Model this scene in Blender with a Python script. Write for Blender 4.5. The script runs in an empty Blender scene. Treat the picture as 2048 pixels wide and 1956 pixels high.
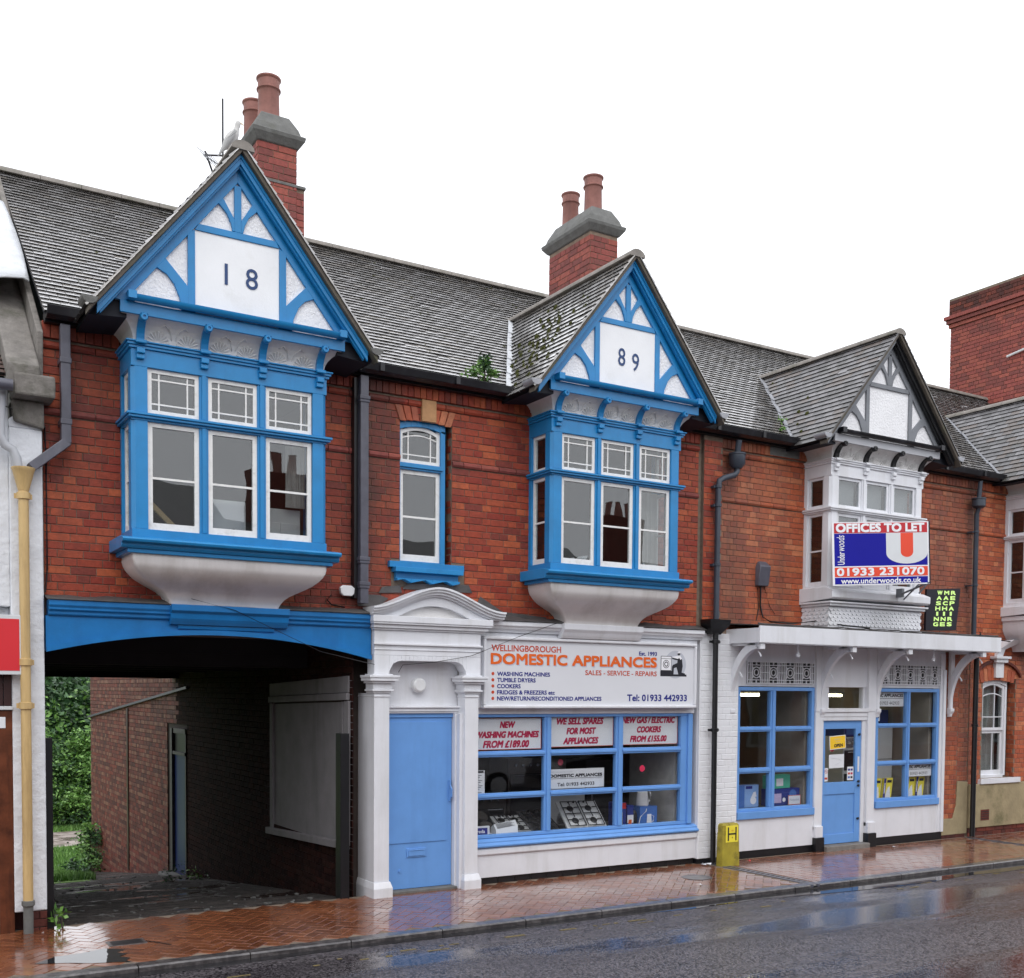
import bpy, bmesh, math, random
from mathutils import Vector, Matrix, noise
rnd = random.Random(11)
SC = bpy.context.scene
COL = SC.collection

# ------------------------------------------------------------------ camera
CAM = Vector((-1.533, -10.8, 2.22))
cd = bpy.data.cameras.new("camera"); cam = bpy.data.objects.new("camera", cd); COL.objects.link(cam)
cam_right = Vector((0.85401678, -0.52019289, 0.00739553))
cam_up = Vector((0.01602561, 0.04051314, 0.99905048))
cam_back = Vector((-0.51999857, -0.85308736, 0.04293532))
cam.matrix_world = Matrix.Translation(CAM) @ Matrix((
    (cam_right.x, cam_up.x, cam_back.x), (cam_right.y, cam_up.y, cam_back.y), (cam_right.z, cam_up.z, cam_back.z))).to_4x4()
cd.sensor_width = 36; cd.lens = 2171.286 / 2048 * 36; cd.shift_y = (1476.916 - 978) / 2048
cd.clip_start = .05; cd.clip_end = 2000
SC.camera = cam

# ------------------------------------------------------------------ world, sun, exposure (overcast, wet)
W = bpy.data.worlds.new("World"); SC.world = W; W.use_nodes = True
n = W.node_tree; n.nodes.clear()
sky = n.nodes.new("ShaderNodeTexSky"); sky.sky_type = 'NISHITA'; sky.sun_disc = False
sky.sun_elevation = math.radians(52); sky.sun_rotation = math.radians(200); sky.dust_density = 6; sky.air_density = 1.0
hsv = n.nodes.new("ShaderNodeHueSaturation"); hsv.inputs['Saturation'].default_value = .12
mx = n.nodes.new("ShaderNodeMix"); mx.data_type = 'RGBA'; mx.inputs[0].default_value = .86
mx.inputs[7].default_value = (12.6, 12.9, 13.6, 1)      # even cloud layer over the clear sky
bg = n.nodes.new("ShaderNodeBackground"); bg.inputs[1].default_value = .11
out = n.nodes.new("ShaderNodeOutputWorld")
n.links.new(sky.outputs[0], hsv.inputs['Color']); n.links.new(hsv.outputs[0], mx.inputs[6])
n.links.new(mx.outputs[2], bg.inputs[0]); n.links.new(bg.outputs[0], out.inputs[0])
sl = bpy.data.lights.new("sun", 'SUN'); sl.energy = .6; sl.angle = math.radians(40); sl.color = (1, .97, .93)
so = bpy.data.objects.new("sun", sl); COL.objects.link(so)
so.rotation_euler = (math.radians(38), 0, math.radians(-20))
SC.view_settings.view_transform = 'Standard'; SC.view_settings.look = 'None'
SC.view_settings.exposure = 0.33; SC.view_settings.gamma = 1
SC.render.engine = 'CYCLES'
SC.cycles.max_bounces = 6; SC.cycles.transparent_max_bounces = 16

# ------------------------------------------------------------------ materials
def pm(name, base, rough=.55, var=.10, vs=3.0, dark=None, dscale=1.2, damt=.0, bump=0., bs=60., spec=.5, coat=0., coatr=.1,
       island=None, metal=0., ior=1.45, emit=None, estr=0, streak=False, dlo=.52, wet=0.):
    m = bpy.data.materials.new(name); m.use_nodes = True
    t = m.node_tree; N = t.nodes; L = t.links; N.clear()
    o = N.new("ShaderNodeOutputMaterial"); p = N.new("ShaderNodeBsdfPrincipled"); L.new(p.outputs[0], o.inputs[0])
    g = N.new("ShaderNodeNewGeometry")
    p.inputs['Roughness'].default_value = rough; p.inputs['Metallic'].default_value = metal
    p.inputs['Specular IOR Level'].default_value = spec; p.inputs['IOR'].default_value = ior
    p.inputs['Coat Weight'].default_value = coat; p.inputs['Coat Roughness'].default_value = coatr
    if emit:
        p.inputs['Emission Color'].default_value = (*emit, 1); p.inputs['Emission Strength'].default_value = estr
    def noise_(scale, detail=4., rough_=.6, vec=None):
        q = N.new("ShaderNodeTexNoise"); q.inputs['Scale'].default_value = scale
        q.inputs['Detail'].default_value = detail; q.inputs['Roughness'].default_value = rough_
        L.new(vec if vec else g.outputs['Position'], q.inputs['Vector']); return q.outputs['Fac']
    if island:
        oi = N.new("ShaderNodeObjectInfo"); a = N.new("ShaderNodeMath"); a.operation = 'MULTIPLY_ADD'
        L.new(oi.outputs['Random'], a.inputs[0]); a.inputs[1].default_value = 7.31; L.new(g.outputs['Random Per Island'], a.inputs[2])
        fr = N.new("ShaderNodeMath"); fr.operation = 'FRACT'; L.new(a.outputs[0], fr.inputs[0])
        r = N.new("ShaderNodeValToRGB"); L.new(fr.outputs[0], r.inputs[0])
        r.color_ramp.interpolation = 'CONSTANT'
        e = r.color_ramp.elements
        k = len(island)
        e[0].position = 0; e[0].color = (*island[0], 1); e[1].position = 1 / k; e[1].color = (*island[1 % k], 1)
        for i in range(2, k):
            q = e.new(i / k); q.color = (*island[i], 1)
        col = r.outputs[0]
    else:
        c = N.new("ShaderNodeRGB"); c.outputs[0].default_value = (*base, 1); col = c.outputs[0]
    if var:
        mr = N.new("ShaderNodeMapRange"); mr.inputs[1].default_value = .25; mr.inputs[2].default_value = .75
        mr.inputs[3].default_value = 1 - var; mr.inputs[4].default_value = 1 + var
        L.new(noise_(vs, 6.), mr.inputs[0])
        mm = N.new("ShaderNodeVectorMath"); mm.operation = 'SCALE'; L.new(col, mm.inputs[0]); L.new(mr.outputs[0], mm.inputs['Scale']); col = mm.outputs[0]
    if dark is not None:
        vec = None
        if streak:
            mp = N.new("ShaderNodeMapping"); mp.inputs['Scale'].default_value = (1, 1, .12); L.new(g.outputs['Position'], mp.inputs[0]); vec = mp.outputs[0]
        mr = N.new("ShaderNodeMapRange"); mr.inputs[1].default_value = dlo; mr.inputs[2].default_value = dlo + .22
        mr.inputs[3].default_value = 0; mr.inputs[4].default_value = damt
        L.new(noise_(dscale, 8., .68, vec), mr.inputs[0])
        mx_ = N.new("ShaderNodeMix"); mx_.data_type = 'RGBA'; L.new(mr.outputs[0], mx_.inputs[0]); L.new(col, mx_.inputs[6])
        mx_.inputs[7].default_value = (*dark, 1); col = mx_.outputs[2]
    L.new(col, p.inputs['Base Color'])
    if wet:
        mr = N.new("ShaderNodeMapRange"); mr.inputs[1].default_value = .42; mr.inputs[2].default_value = .58
        mr.inputs[3].default_value = rough; mr.inputs[4].default_value = wet
        L.new(noise_(.9, 5.), mr.inputs[0]); L.new(mr.outputs[0], p.inputs['Roughness'])
    if bump:
        b = N.new("ShaderNodeBump"); b.inputs['Strength'].default_value = 1; b.inputs['Distance'].default_value = bump
        L.new(noise_(bs, 5., .6), b.inputs['Height']); L.new(b.outputs[0], p.inputs['Normal'])
    return m

M = {}
M['brick_red'] = pm('brick_red', (0, 0, 0), rough=.6, var=.30, vs=22, bump=.005, bs=70, dark=(.045, .026, .022), dscale=1.0, damt=.85, streak=True, dlo=.48,
    island=[(.29, .043, .019), (.33, .056, .022), (.24, .034, .017), (.30, .045, .019), (.40, .085, .030), (.19, .032, .020), (.28, .043, .020), (.32, .058, .024), (.25, .030, .015), (.29, .046, .022), (.36, .068, .026)])
M['brick_orange'] = pm('brick_orange', (0, 0, 0), rough=.6, var=.25, vs=20, bump=.004, bs=70, dark=(.10, .05, .04), dscale=1.0, damt=.85, streak=True, dlo=.46,
    island=[(.42, .105, .042), (.46, .13, .052), (.36, .08, .034), (.40, .11, .048), (.44, .10, .038), (.33, .085, .045), (.50, .165, .075), (.39, .09, .038)])
M['brick_chimney'] = pm('brick_chimney', (0, 0, 0), rough=.7, var=.3, vs=20, bump=.003, bs=70, dark=(.10, .055, .04), dscale=2., damt=.5,
    island=[(.25, .056, .045), (.21, .048, .04), (.29, .07, .05), (.18, .045, .038)])
M['brick_dark'] = pm('brick_dark', (0, 0, 0), rough=.75, var=.3, vs=14, bump=.004, bs=60, dark=(.02, .015, .012), dscale=1.3, damt=.6,
    island=[(.12, .024, .016), (.155, .032, .019), (.09, .02, .014), (.065, .016, .013)])
M['brick_soot'] = pm('brick_soot', (0, 0, 0), rough=.9, spec=.12, var=.4, vs=10, island=[(.022, .008, .007), (.030, .010, .008), (.016, .006, .006), (.026, .011, .009)])  # darker copy of the wall brick, passage shade put into its colour
M['brick_buff'] = pm('brick_buff', (0, 0, 0), rough=.7, var=.3, vs=14, bump=.003, bs=60,
    island=[(.15, .062, .04), (.13, .04, .026), (.19, .085, .055), (.10, .028, .02)])
M['brick_black'] = pm('brick_black', (.018, .016, .018), rough=.4, var=.3, bump=.003)
M['brick_white'] = pm('brick_white', (.78, .79, .82), rough=.45, var=.05, bump=.003, bs=50, dark=(.45, .43, .4), damt=.25, dscale=4)
M['mortar'] = pm('mortar', (.19, .145, .11), rough=.9, var=.3, vs=12, dark=(.06, .05, .04), damt=.8, dscale=2)
M['mortar_dark'] = pm('mortar_dark', (.045, .034, .030), rough=.9, var=.3)
M['mortar_light'] = pm('mortar_light', (.22, .16, .12), rough=.9, var=.3, vs=12, dark=(.08, .06, .05), damt=.6, dscale=2)
M['tile'] = pm('roof_tile', (0, 0, 0), rough=.25, var=.28, vs=14, spec=1., coat=1., coatr=.12, ior=1.7, bump=.0015, bs=60, dark=(.12, .11, .08), damt=.75, dscale=1.7,
    island=[(.26, .245, .24), (.34, .33, .33), (.20, .185, .175), (.40, .39, .39), (.27, .245, .22), (.23, .22, .215), (.13, .12, .11)])
M['tile_dull'] = pm('roof_tile_dull', (0, 0, 0), rough=.45, var=.3, vs=14, spec=.5, coat=.35, coatr=.3, dark=(.06, .06, .04), damt=.5, dscale=2.2,
    island=[(.10, .097, .10), (.14, .135, .14), (.08, .077, .077), (.17, .165, .17), (.12, .10, .09)])
M['tile_edge'] = pm('mossy_tile_tail', (.018, .017, .017), rough=.8, var=.4, vs=20, spec=.2)  # near-black tails paint in the shadow lines between the tile courses
M['tile_brown'] = pm('roof_tile_brown', (.08, .05, .04), rough=.6, var=.3)
M['verge'] = pm('verge', (.10, .085, .07), rough=.8, var=.3, vs=9, dark=(.08, .09, .04), damt=.6, dscale=3, bump=.003)
M['ridge'] = pm('ridge_tile', (.22, .20, .18), rough=.7, var=.3, vs=9, dark=(.07, .08, .04), damt=.6, dscale=4, bump=.003)
M['moss'] = pm('moss', (.055, .060, .018), rough=1, var=.5, vs=30, bump=.01, bs=60, spec=.1)
M['lead'] = pm('lead', (.34, .35, .38), rough=.45, var=.15, metal=.0, bump=.004, bs=14, dark=(.16, .16, .17), damt=.4)
M['lead_dark'] = pm('lead_dark', (.075, .07, .07), rough=.6, var=.3, vs=8, bump=.006, bs=18)
M['flash_white'] = pm('flashing_white', (.58, .60, .63), rough=.5, var=.1, bump=.01, bs=20, dark=(.3, .3, .28), damt=.4, dscale=4)
M['stone'] = pm('weathered_stone', (.19, .175, .16), rough=.85, var=.3, vs=8, dark=(.045, .05, .025), damt=.85, dscale=3.2, bump=.012, bs=25)
M['cement'] = pm('cement', (.14, .14, .135), rough=.85, var=.25, vs=10, dark=(.10, .10, .08), damt=.6, dscale=6, bump=.006, bs=30)
M['pot'] = pm('terracotta', (.27, .115, .095), rough=.6, var=.25, vs=8, dark=(.12, .05, .045), damt=.7, dscale=6, streak=True)
M['blue'] = pm('paint_blue', (.012, .215, .50), rough=.35, var=.12, vs=5, spec=.5, coat=.12, coatr=.2, dark=(.012, .12, .30), damt=.45, dscale=3, streak=True, bump=.0008, bs=30)
M['blue_beam'] = pm('paint_blue_beam', (.006, .16, .44), rough=.4, var=.16, vs=4, coat=.2, dark=(.006, .09, .28), damt=.4, dscale=3, streak=True, bump=.0012, bs=30)
M['blue_light'] = pm('paint_light_blue', (.145, .335, .71), rough=.4, var=.06, vs=4, coat=.12, coatr=.2, dark=(.10, .24, .54), damt=.4, dscale=3, streak=True, bump=.0006, bs=30)
M['white'] = pm('paint_white', (.74, .75, .79), rough=.4, var=.05, vs=4, coat=.15, dark=(.46, .45, .42), damt=.45, dscale=2.5, streak=True, dlo=.50, bump=.0012, bs=40)
M['white_sash'] = pm('paint_sash', (.80, .79, .77), rough=.4, var=.06, vs=20, dark=(.42, .39, .34), damt=.5, dscale=9, bump=.001, bs=60)
M['plaster_smooth'] = pm('plaster_smooth', (.84, .85, .87), rough=.7, var=.04, dark=(.55, .54, .5), damt=.35, dscale=2.6, bump=.002, bs=60)
M['pebbledash'] = pm('pebbledash', (.88, .88, .90), rough=.85, var=.05, bump=.016, bs=34)
M['plaster_frieze'] = pm('plaster_frieze', (.72, .71, .70), rough=.6, var=.06, vs=9, dark=(.4, .38, .36), damt=.35, dscale=7, bump=.003, bs=25)
M['apron'] = pm('apron_paint', (.74, .71, .70), rough=.4, var=.05, vs=3, coat=.25, coatr=.2, dark=(.42, .38, .35), damt=.6, dscale=1.8, dlo=.47, streak=True)
M['grey'] = pm('paint_grey', (.19, .20, .22), rough=.5, var=.12)
M['greyfascia'] = pm('paint_grey_light', (.45, .46, .49), rough=.5, var=.08)
M['black'] = pm('paint_black', (.008, .008, .010), rough=.4, var=.2, coat=.1)
M['pipe_grey'] = pm('pipe_slate_grey', (.09, .09, .115), rough=.35, var=.2, vs=10, dark=(.25, .25, .28), damt=.25, dscale=9, streak=True)
M['pipe_blue'] = pm('pipe_blue_grey', (.045, .055, .075), rough=.4, var=.2)
M['gutter'] = pm('gutter_black', (.010, .010, .013), rough=.35, var=.3, vs=8, dark=(.07, .07, .09), damt=.4, dscale=5)
M['soffit'] = pm('soffit_dark', (.012, .014, .022), rough=.7, var=.2)
M['cream'] = pm('paint_cream', (.60, .42, .19), rough=.4, var=.08, dark=(.16, .09, .04), damt=.5, dscale=7, streak=True)
M['render_white'] = pm('render_white', (.72, .74, .78), rough=.75, var=.08, vs=5, dark=(.42, .42, .44), damt=.4, dscale=3, bump=.02, bs=9)
M['wood'] = pm('varnished_board', (.12, .034, .014), rough=.4, var=.5, vs=8, dark=(.02, .008, .006), damt=.95, dscale=7, streak=True, coat=.1)
M['wood_dark'] = pm('dark_board', (.04, .018, .018), rough=.4, var=.3)
M['red_sign'] = pm('red_sign', (.66, .035, .045), rough=.35, var=.03)
M['alu'] = pm('aluminium', (.62, .64, .66), rough=.35, var=.05)
M['sandstone'] = pm('sandstone', (.46, .25, .12), rough=.8, var=.2, vs=12, bump=.003)
M['rendered_plinth'] = pm('rendered_plinth', (.33, .27, .16), rough=.85, var=.2, vs=5, dark=(.07, .075, .025), damt=.8, dscale=1.6, bump=.006, bs=20)
M['yellow_post'] = pm('yellow_concrete', (.36, .29, .03), rough=.6, var=.18, vs=9, dark=(.05, .045, .02), damt=.85, dscale=7, bump=.003)
M['yellow'] = pm('yellow_plate', (.85, .72, .06), rough=.4, var=.05)
M['signwhite'] = pm('sign_white', (.70, .71, .75), rough=.35, var=.02)
M['paper'] = pm('paper', (.74, .76, .80), rough=.6, var=.03)
M['t_orange'] = pm('ink_orange', (.78, .13, .012), rough=.4, var=0)
M['t_rust'] = pm('ink_rust', (.55, .07, .03), rough=.4, var=0)
M['t_navy'] = pm('ink_navy', (.015, .02, .22), rough=.4, var=0)
M['t_crimson'] = pm('ink_crimson', (.45, .012, .07), rough=.5, var=0)
M['numeral_ink'] = pm('numeral_ink', (.015, .05, .16), rough=.4, var=.1)
M['t_black'] = pm('ink_black', (.012, .012, .02), rough=.5, var=0)
M['t_white'] = pm('ink_white', (.85, .85, .88), rough=.4, var=0)
M['t_shadow'] = pm('ink_shadow', (.50, .56, .68), rough=.4, var=0)
M['t_grey'] = pm('ink_grey', (.50, .52, .58), rough=.4, var=0)
M['let_red'] = pm('board_red', (.50, .02, .03), rough=.4, var=.04)
M['let_orange'] = pm('board_orange_red', (.78, .07, .03), rough=.4, var=.04)
M['let_blue'] = pm('board_blue', (.008, .008, .30), rough=.5, var=.04, spec=.25)
M['let_u'] = pm('board_grey', (.68, .70, .72), rough=.4, var=.03)
M['lime'] = pm('lime_letters', (.60, .85, .25), rough=.4, var=.05, emit=(.6, .9, .3), estr=.25)
M['interior'] = pm('interior_dark', (.055, .05, .048), rough=.9, var=.3)
M['interior_wall'] = pm('interior_wall', (.30, .27, .23), rough=.9, var=.15)
M['blind'] = pm('blind', (.34, .35, .36), rough=.9, var=.12)
M['shelf'] = pm('shelf', (.10, .09, .085), rough=.5, var=.2)
M['curtain'] = pm('net_curtain', (.55, .54, .52), rough=.9, var=.15, vs=8)
M['steel'] = pm('steel', (.50, .50, .52), rough=.25, var=.1, metal=.9)
M['enamel'] = pm('enamel', (.78, .79, .80), rough=.2, var=.02, coat=.4)
M['dark_plastic'] = pm('dark_plastic', (.02, .02, .022), rough=.3, var=.1)
M['box_blue'] = pm('box_blue', (.06, .17, .50), rough=.4, var=.1)
M['box_navy'] = pm('box_navy', (.02, .04, .24), rough=.4, var=.1)
M['box_green'] = pm('box_green', (.08, .48, .32), rough=.4, var=.1)
M['box_red'] = pm('box_red', (.55, .03, .03), rough=.4, var=.05)
M['asphalt'] = None
M['leafA'] = pm('leaf_light', (0, 0, 0), rough=.5, var=.2, vs=2, island=[(.11, .24, .04), (.16, .32, .065), (.06, .15, .028), (.22, .38, .12)])
M['leafB'] = pm('leaf_dark', (0, 0, 0), rough=.5, var=.2, vs=2, island=[(.025, .07, .022), (.045, .11, .036), (.015, .045, .016), (.065, .14, .05)])
M['bark'] = pm('bark', (.06, .045, .035), rough=.9, var=.3)
M['feather'] = pm('feather', (.50, .49, .48), rough=.8, var=.12, vs=20)
M['rubber'] = pm('tyre', (.015, .015, .015), rough=.7)
M['car_silver'] = pm('car_silver', (.55, .57, .60), rough=.25, var=0, coat=.8, coatr=.05)
M['soot'] = pm('passage_ceiling', (.20, .18, .18), rough=.9, var=.3, vs=5)  # ceiling grey lowered so its colour carries the passage shade
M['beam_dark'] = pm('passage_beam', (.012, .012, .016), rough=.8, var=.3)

def glass_mat(name, tint=(1, 1, 1), rough=.0, spec=1.0):
    m = bpy.data.materials.new(name); m.use_nodes = True; t = m.node_tree; N = t.nodes; L = t.links; N.clear()
    o = N.new("ShaderNodeOutputMaterial"); mix = N.new("ShaderNodeMixShader"); tr = N.new("ShaderNodeBsdfTransparent")
    gl = N.new("ShaderNodeBsdfGlossy"); fr = N.new("ShaderNodeFresnel"); fr.inputs[0].default_value = 1.5 * spec
    g = N.new("ShaderNodeNewGeometry"); nz = N.new("ShaderNodeTexNoise"); nz.inputs['Scale'].default_value = 2.2; nz.inputs['Detail'].default_value = 1
    iq = N.new("ShaderNodeMix"); L.new(g.outputs['Backfacing'], iq.inputs[0]); iq.inputs[2].default_value = 1.5 * spec; iq.inputs[3].default_value = 1 / (1.5 * spec); L.new(iq.outputs[0], fr.inputs[0])
    b = N.new("ShaderNodeBump"); b.inputs['Distance'].default_value = .0013; L.new(g.outputs['Position'], nz.inputs['Vector'])
    L.new(nz.outputs[0], b.inputs['Height']); L.new(b.outputs[0], gl.inputs['Normal']); L.new(b.outputs[0], fr.inputs['Normal'])
    tr.inputs[0].default_value = (*tint, 1); gl.inputs['Roughness'].default_value = rough
    L.new(fr.outputs[0], mix.inputs[0]); L.new(tr.outputs[0], mix.inputs[1]); L.new(gl.outputs[0], mix.inputs[2]); L.new(mix.outputs[0], o.inputs[0])
    return m
M['glass'] = glass_mat('window_glass', (.84, .86, .86), spec=1.26)
M['glass_shop'] = glass_mat('shop_glass', (.97, .975, .975))

def ground_mat(name, kind):
    m = bpy.data.materials.new(name); m.use_nodes = True; t = m.node_tree; N = t.nodes; L = t.links
    p = N['Principled BSDF']; g = N.new("ShaderNodeNewGeometry")
    def nz(scale, detail=5, rough=.6, sc=None):
        q = N.new("ShaderNodeTexNoise"); q.inputs['Scale'].default_value = scale; q.inputs['Detail'].default_value = detail; q.inputs['Roughness'].default_value = rough
        if sc:
            mp = N.new("ShaderNodeMapping"); mp.inputs['Scale'].default_value = sc; L.new(g.outputs['Position'], mp.inputs[0]); L.new(mp.outputs[0], q.inputs['Vector'])
        else: L.new(g.outputs['Position'], q.inputs['Vector'])
        return q.outputs['Fac']
    def rg(src, a, b, c, d):
        q = N.new("ShaderNodeMapRange"); q.interpolation_type = 'SMOOTHSTEP'
        for i, v in enumerate((a, b, c, d)): q.inputs[i + 1].default_value = v
        L.new(src, q.inputs[0]); return q.outputs[0]
    def mixc(f, a, b):
        q = N.new("ShaderNodeMix"); q.data_type = 'RGBA'; L.new(f, q.inputs[0])
        for i, v in ((6, a), (7, b)):
            if isinstance(v, tuple): q.inputs[i].default_value = (*v, 1)
            else: L.new(v, q.inputs[i])
        return q.outputs[2]
    vor = N.new("ShaderNodeTexVoronoi"); vor.inputs['Scale'].default_value = 55 if kind == 'road' else 40; L.new(g.outputs['Position'], vor.inputs['Vector'])
    if kind == 'road':
        c = mixc(rg(vor.outputs['Color'], .15, .85, 0, 1), (.008, .007, .009), (.14, .125, .135))
        c = mixc(rg(nz(.5, 5, .6, (.35, 1.6, 1)), .45, .6, 0, .5), c, (.022, .018, .022))
        L.new(c, p.inputs['Base Color'])
        wetf = rg(nz(.55, 4, .55, (.28, 1.5, 1)), .44, .58, 0, 1)      # long wet tracks along the street
        rr = N.new("ShaderNodeMix"); L.new(wetf, rr.inputs[0]); rr.inputs[2].default_value = .34; rr.inputs[3].default_value = .07
        L.new(rr.outputs[0], p.inputs['Roughness'])
        hb = N.new("ShaderNodeMath"); hb.operation = 'MULTIPLY'
        inv = rg(nz(.55, 4, .55, (.28, 1.5, 1)), .44, .58, 1, .07); L.new(vor.outputs['Distance'], hb.inputs[0]); L.new(inv, hb.inputs[1])
        b = N.new("ShaderNodeBump"); b.inputs['Distance'].default_value = .012; b.invert = True; L.new(hb.outputs[0], b.inputs['Height']); L.new(b.outputs[0], p.inputs['Normal'])
        p.inputs['Coat Weight'].default_value = .15; p.inputs['Coat Roughness'].default_value = .3
    elif kind == 'yard':
        c = mixc(rg(nz(6, 9, .75), .42, .60, 0, 1), (.022, .017, .016), (.075, .06, .054))
        c = mixc(rg(vor.outputs['Color'], .75, 1, 0, .5), c, (.16, .14, .12))
        L.new(c, p.inputs['Base Color'])
        w = nz(.9, 5, .55, (.8, 1.2, 1))
        L.new(rg(w, .52, .60, .85, .05), p.inputs['Roughness'])
        hb = N.new("ShaderNodeMath"); hb.operation = 'MULTIPLY'; L.new(nz(22, 8, .75), hb.inputs[0]); L.new(rg(w, .52, .60, 1, .02), hb.inputs[1])
        b = N.new("ShaderNodeBump"); b.inputs['Distance'].default_value = .05; L.new(hb.outputs[0], b.inputs['Height']); L.new(b.outputs[0], p.inputs['Normal'])
    elif kind == 'paver':
        oi = N.new("ShaderNodeObjectInfo"); a = N.new("ShaderNodeMath"); a.operation = 'MULTIPLY_ADD'
        L.new(oi.outputs['Random'], a.inputs[0]); a.inputs[1].default_value = 5.7; L.new(g.outputs['Random Per Island'], a.inputs[2])
        fr = N.new("ShaderNodeMath"); fr.operation = 'FRACT'; L.new(a.outputs[0], fr.inputs[0])
        c = mixc(fr.outputs[0], (.145, .048, .022), (.25, .088, .038))
        c = mixc(rg(nz(1.6, 6), .5, .7, 0, .6), c, (.12, .045, .022))
        L.new(c, p.inputs['Base Color'])
        L.new(rg(nz(.8, 4), .38, .6, .34, .12), p.inputs['Roughness'])
        b = N.new("ShaderNodeBump"); b.inputs['Distance'].default_value = .0012; L.new(nz(18, 4), b.inputs['Height']); L.new(b.outputs[0], p.inputs['Normal'])
        p.inputs['Coat Weight'].default_value = .7; p.inputs['Coat Roughness'].default_value = .10; p.inputs['IOR'].default_value = 1.5
    elif kind == 'kerb':
        c = mixc(rg(nz(14, 7, .7), .4, .65, 0, 1), (.045, .04, .042), (.12, .11, .11))
        L.new(c, p.inputs['Base Color']); p.inputs['Roughness'].default_value = .3
        p.inputs['Coat Weight'].default_value = .6; p.inputs['Coat Roughness'].default_value = .12
        b = N.new("ShaderNodeBump"); b.inputs['Distance'].default_value = .003; L.new(nz(50, 5), b.inputs['Height']); L.new(b.outputs[0], p.inputs['Normal'])
    elif kind == 'grass':
        c = mixc(rg(nz(2, 6), .4, .65, 0, 1), (.10, .20, .03), (.19, .31, .06)); L.new(c, p.inputs['Base Color']); p.inputs['Roughness'].default_value = .9
    elif kind == 'path':
        c = mixc(rg(nz(2.5, 7, .65), .45, .6, 0, 1), (.20, .16, .14), (.42, .36, .33)); L.new(c, p.inputs['Base Color'])
        L.new(rg(nz(1.3, 4), .5, .58, .6, .08), p.inputs['Roughness'])
    elif kind == 'water':
        p.inputs['Base Color'].default_value = (.02, .02, .022, 1); p.inputs['Roughness'].default_value = .015; p.inputs['IOR'].default_value = 1.6
        b = N.new("ShaderNodeBump"); b.inputs['Distance'].default_value = .0006; L.new(nz(5, 2), b.inputs['Height']); L.new(b.outputs[0], p.inputs['Normal'])
    return m
for k in ('road', 'yard', 'paver', 'kerb', 'grass', 'path', 'water'): M[k] = ground_mat(k, k)

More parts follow.
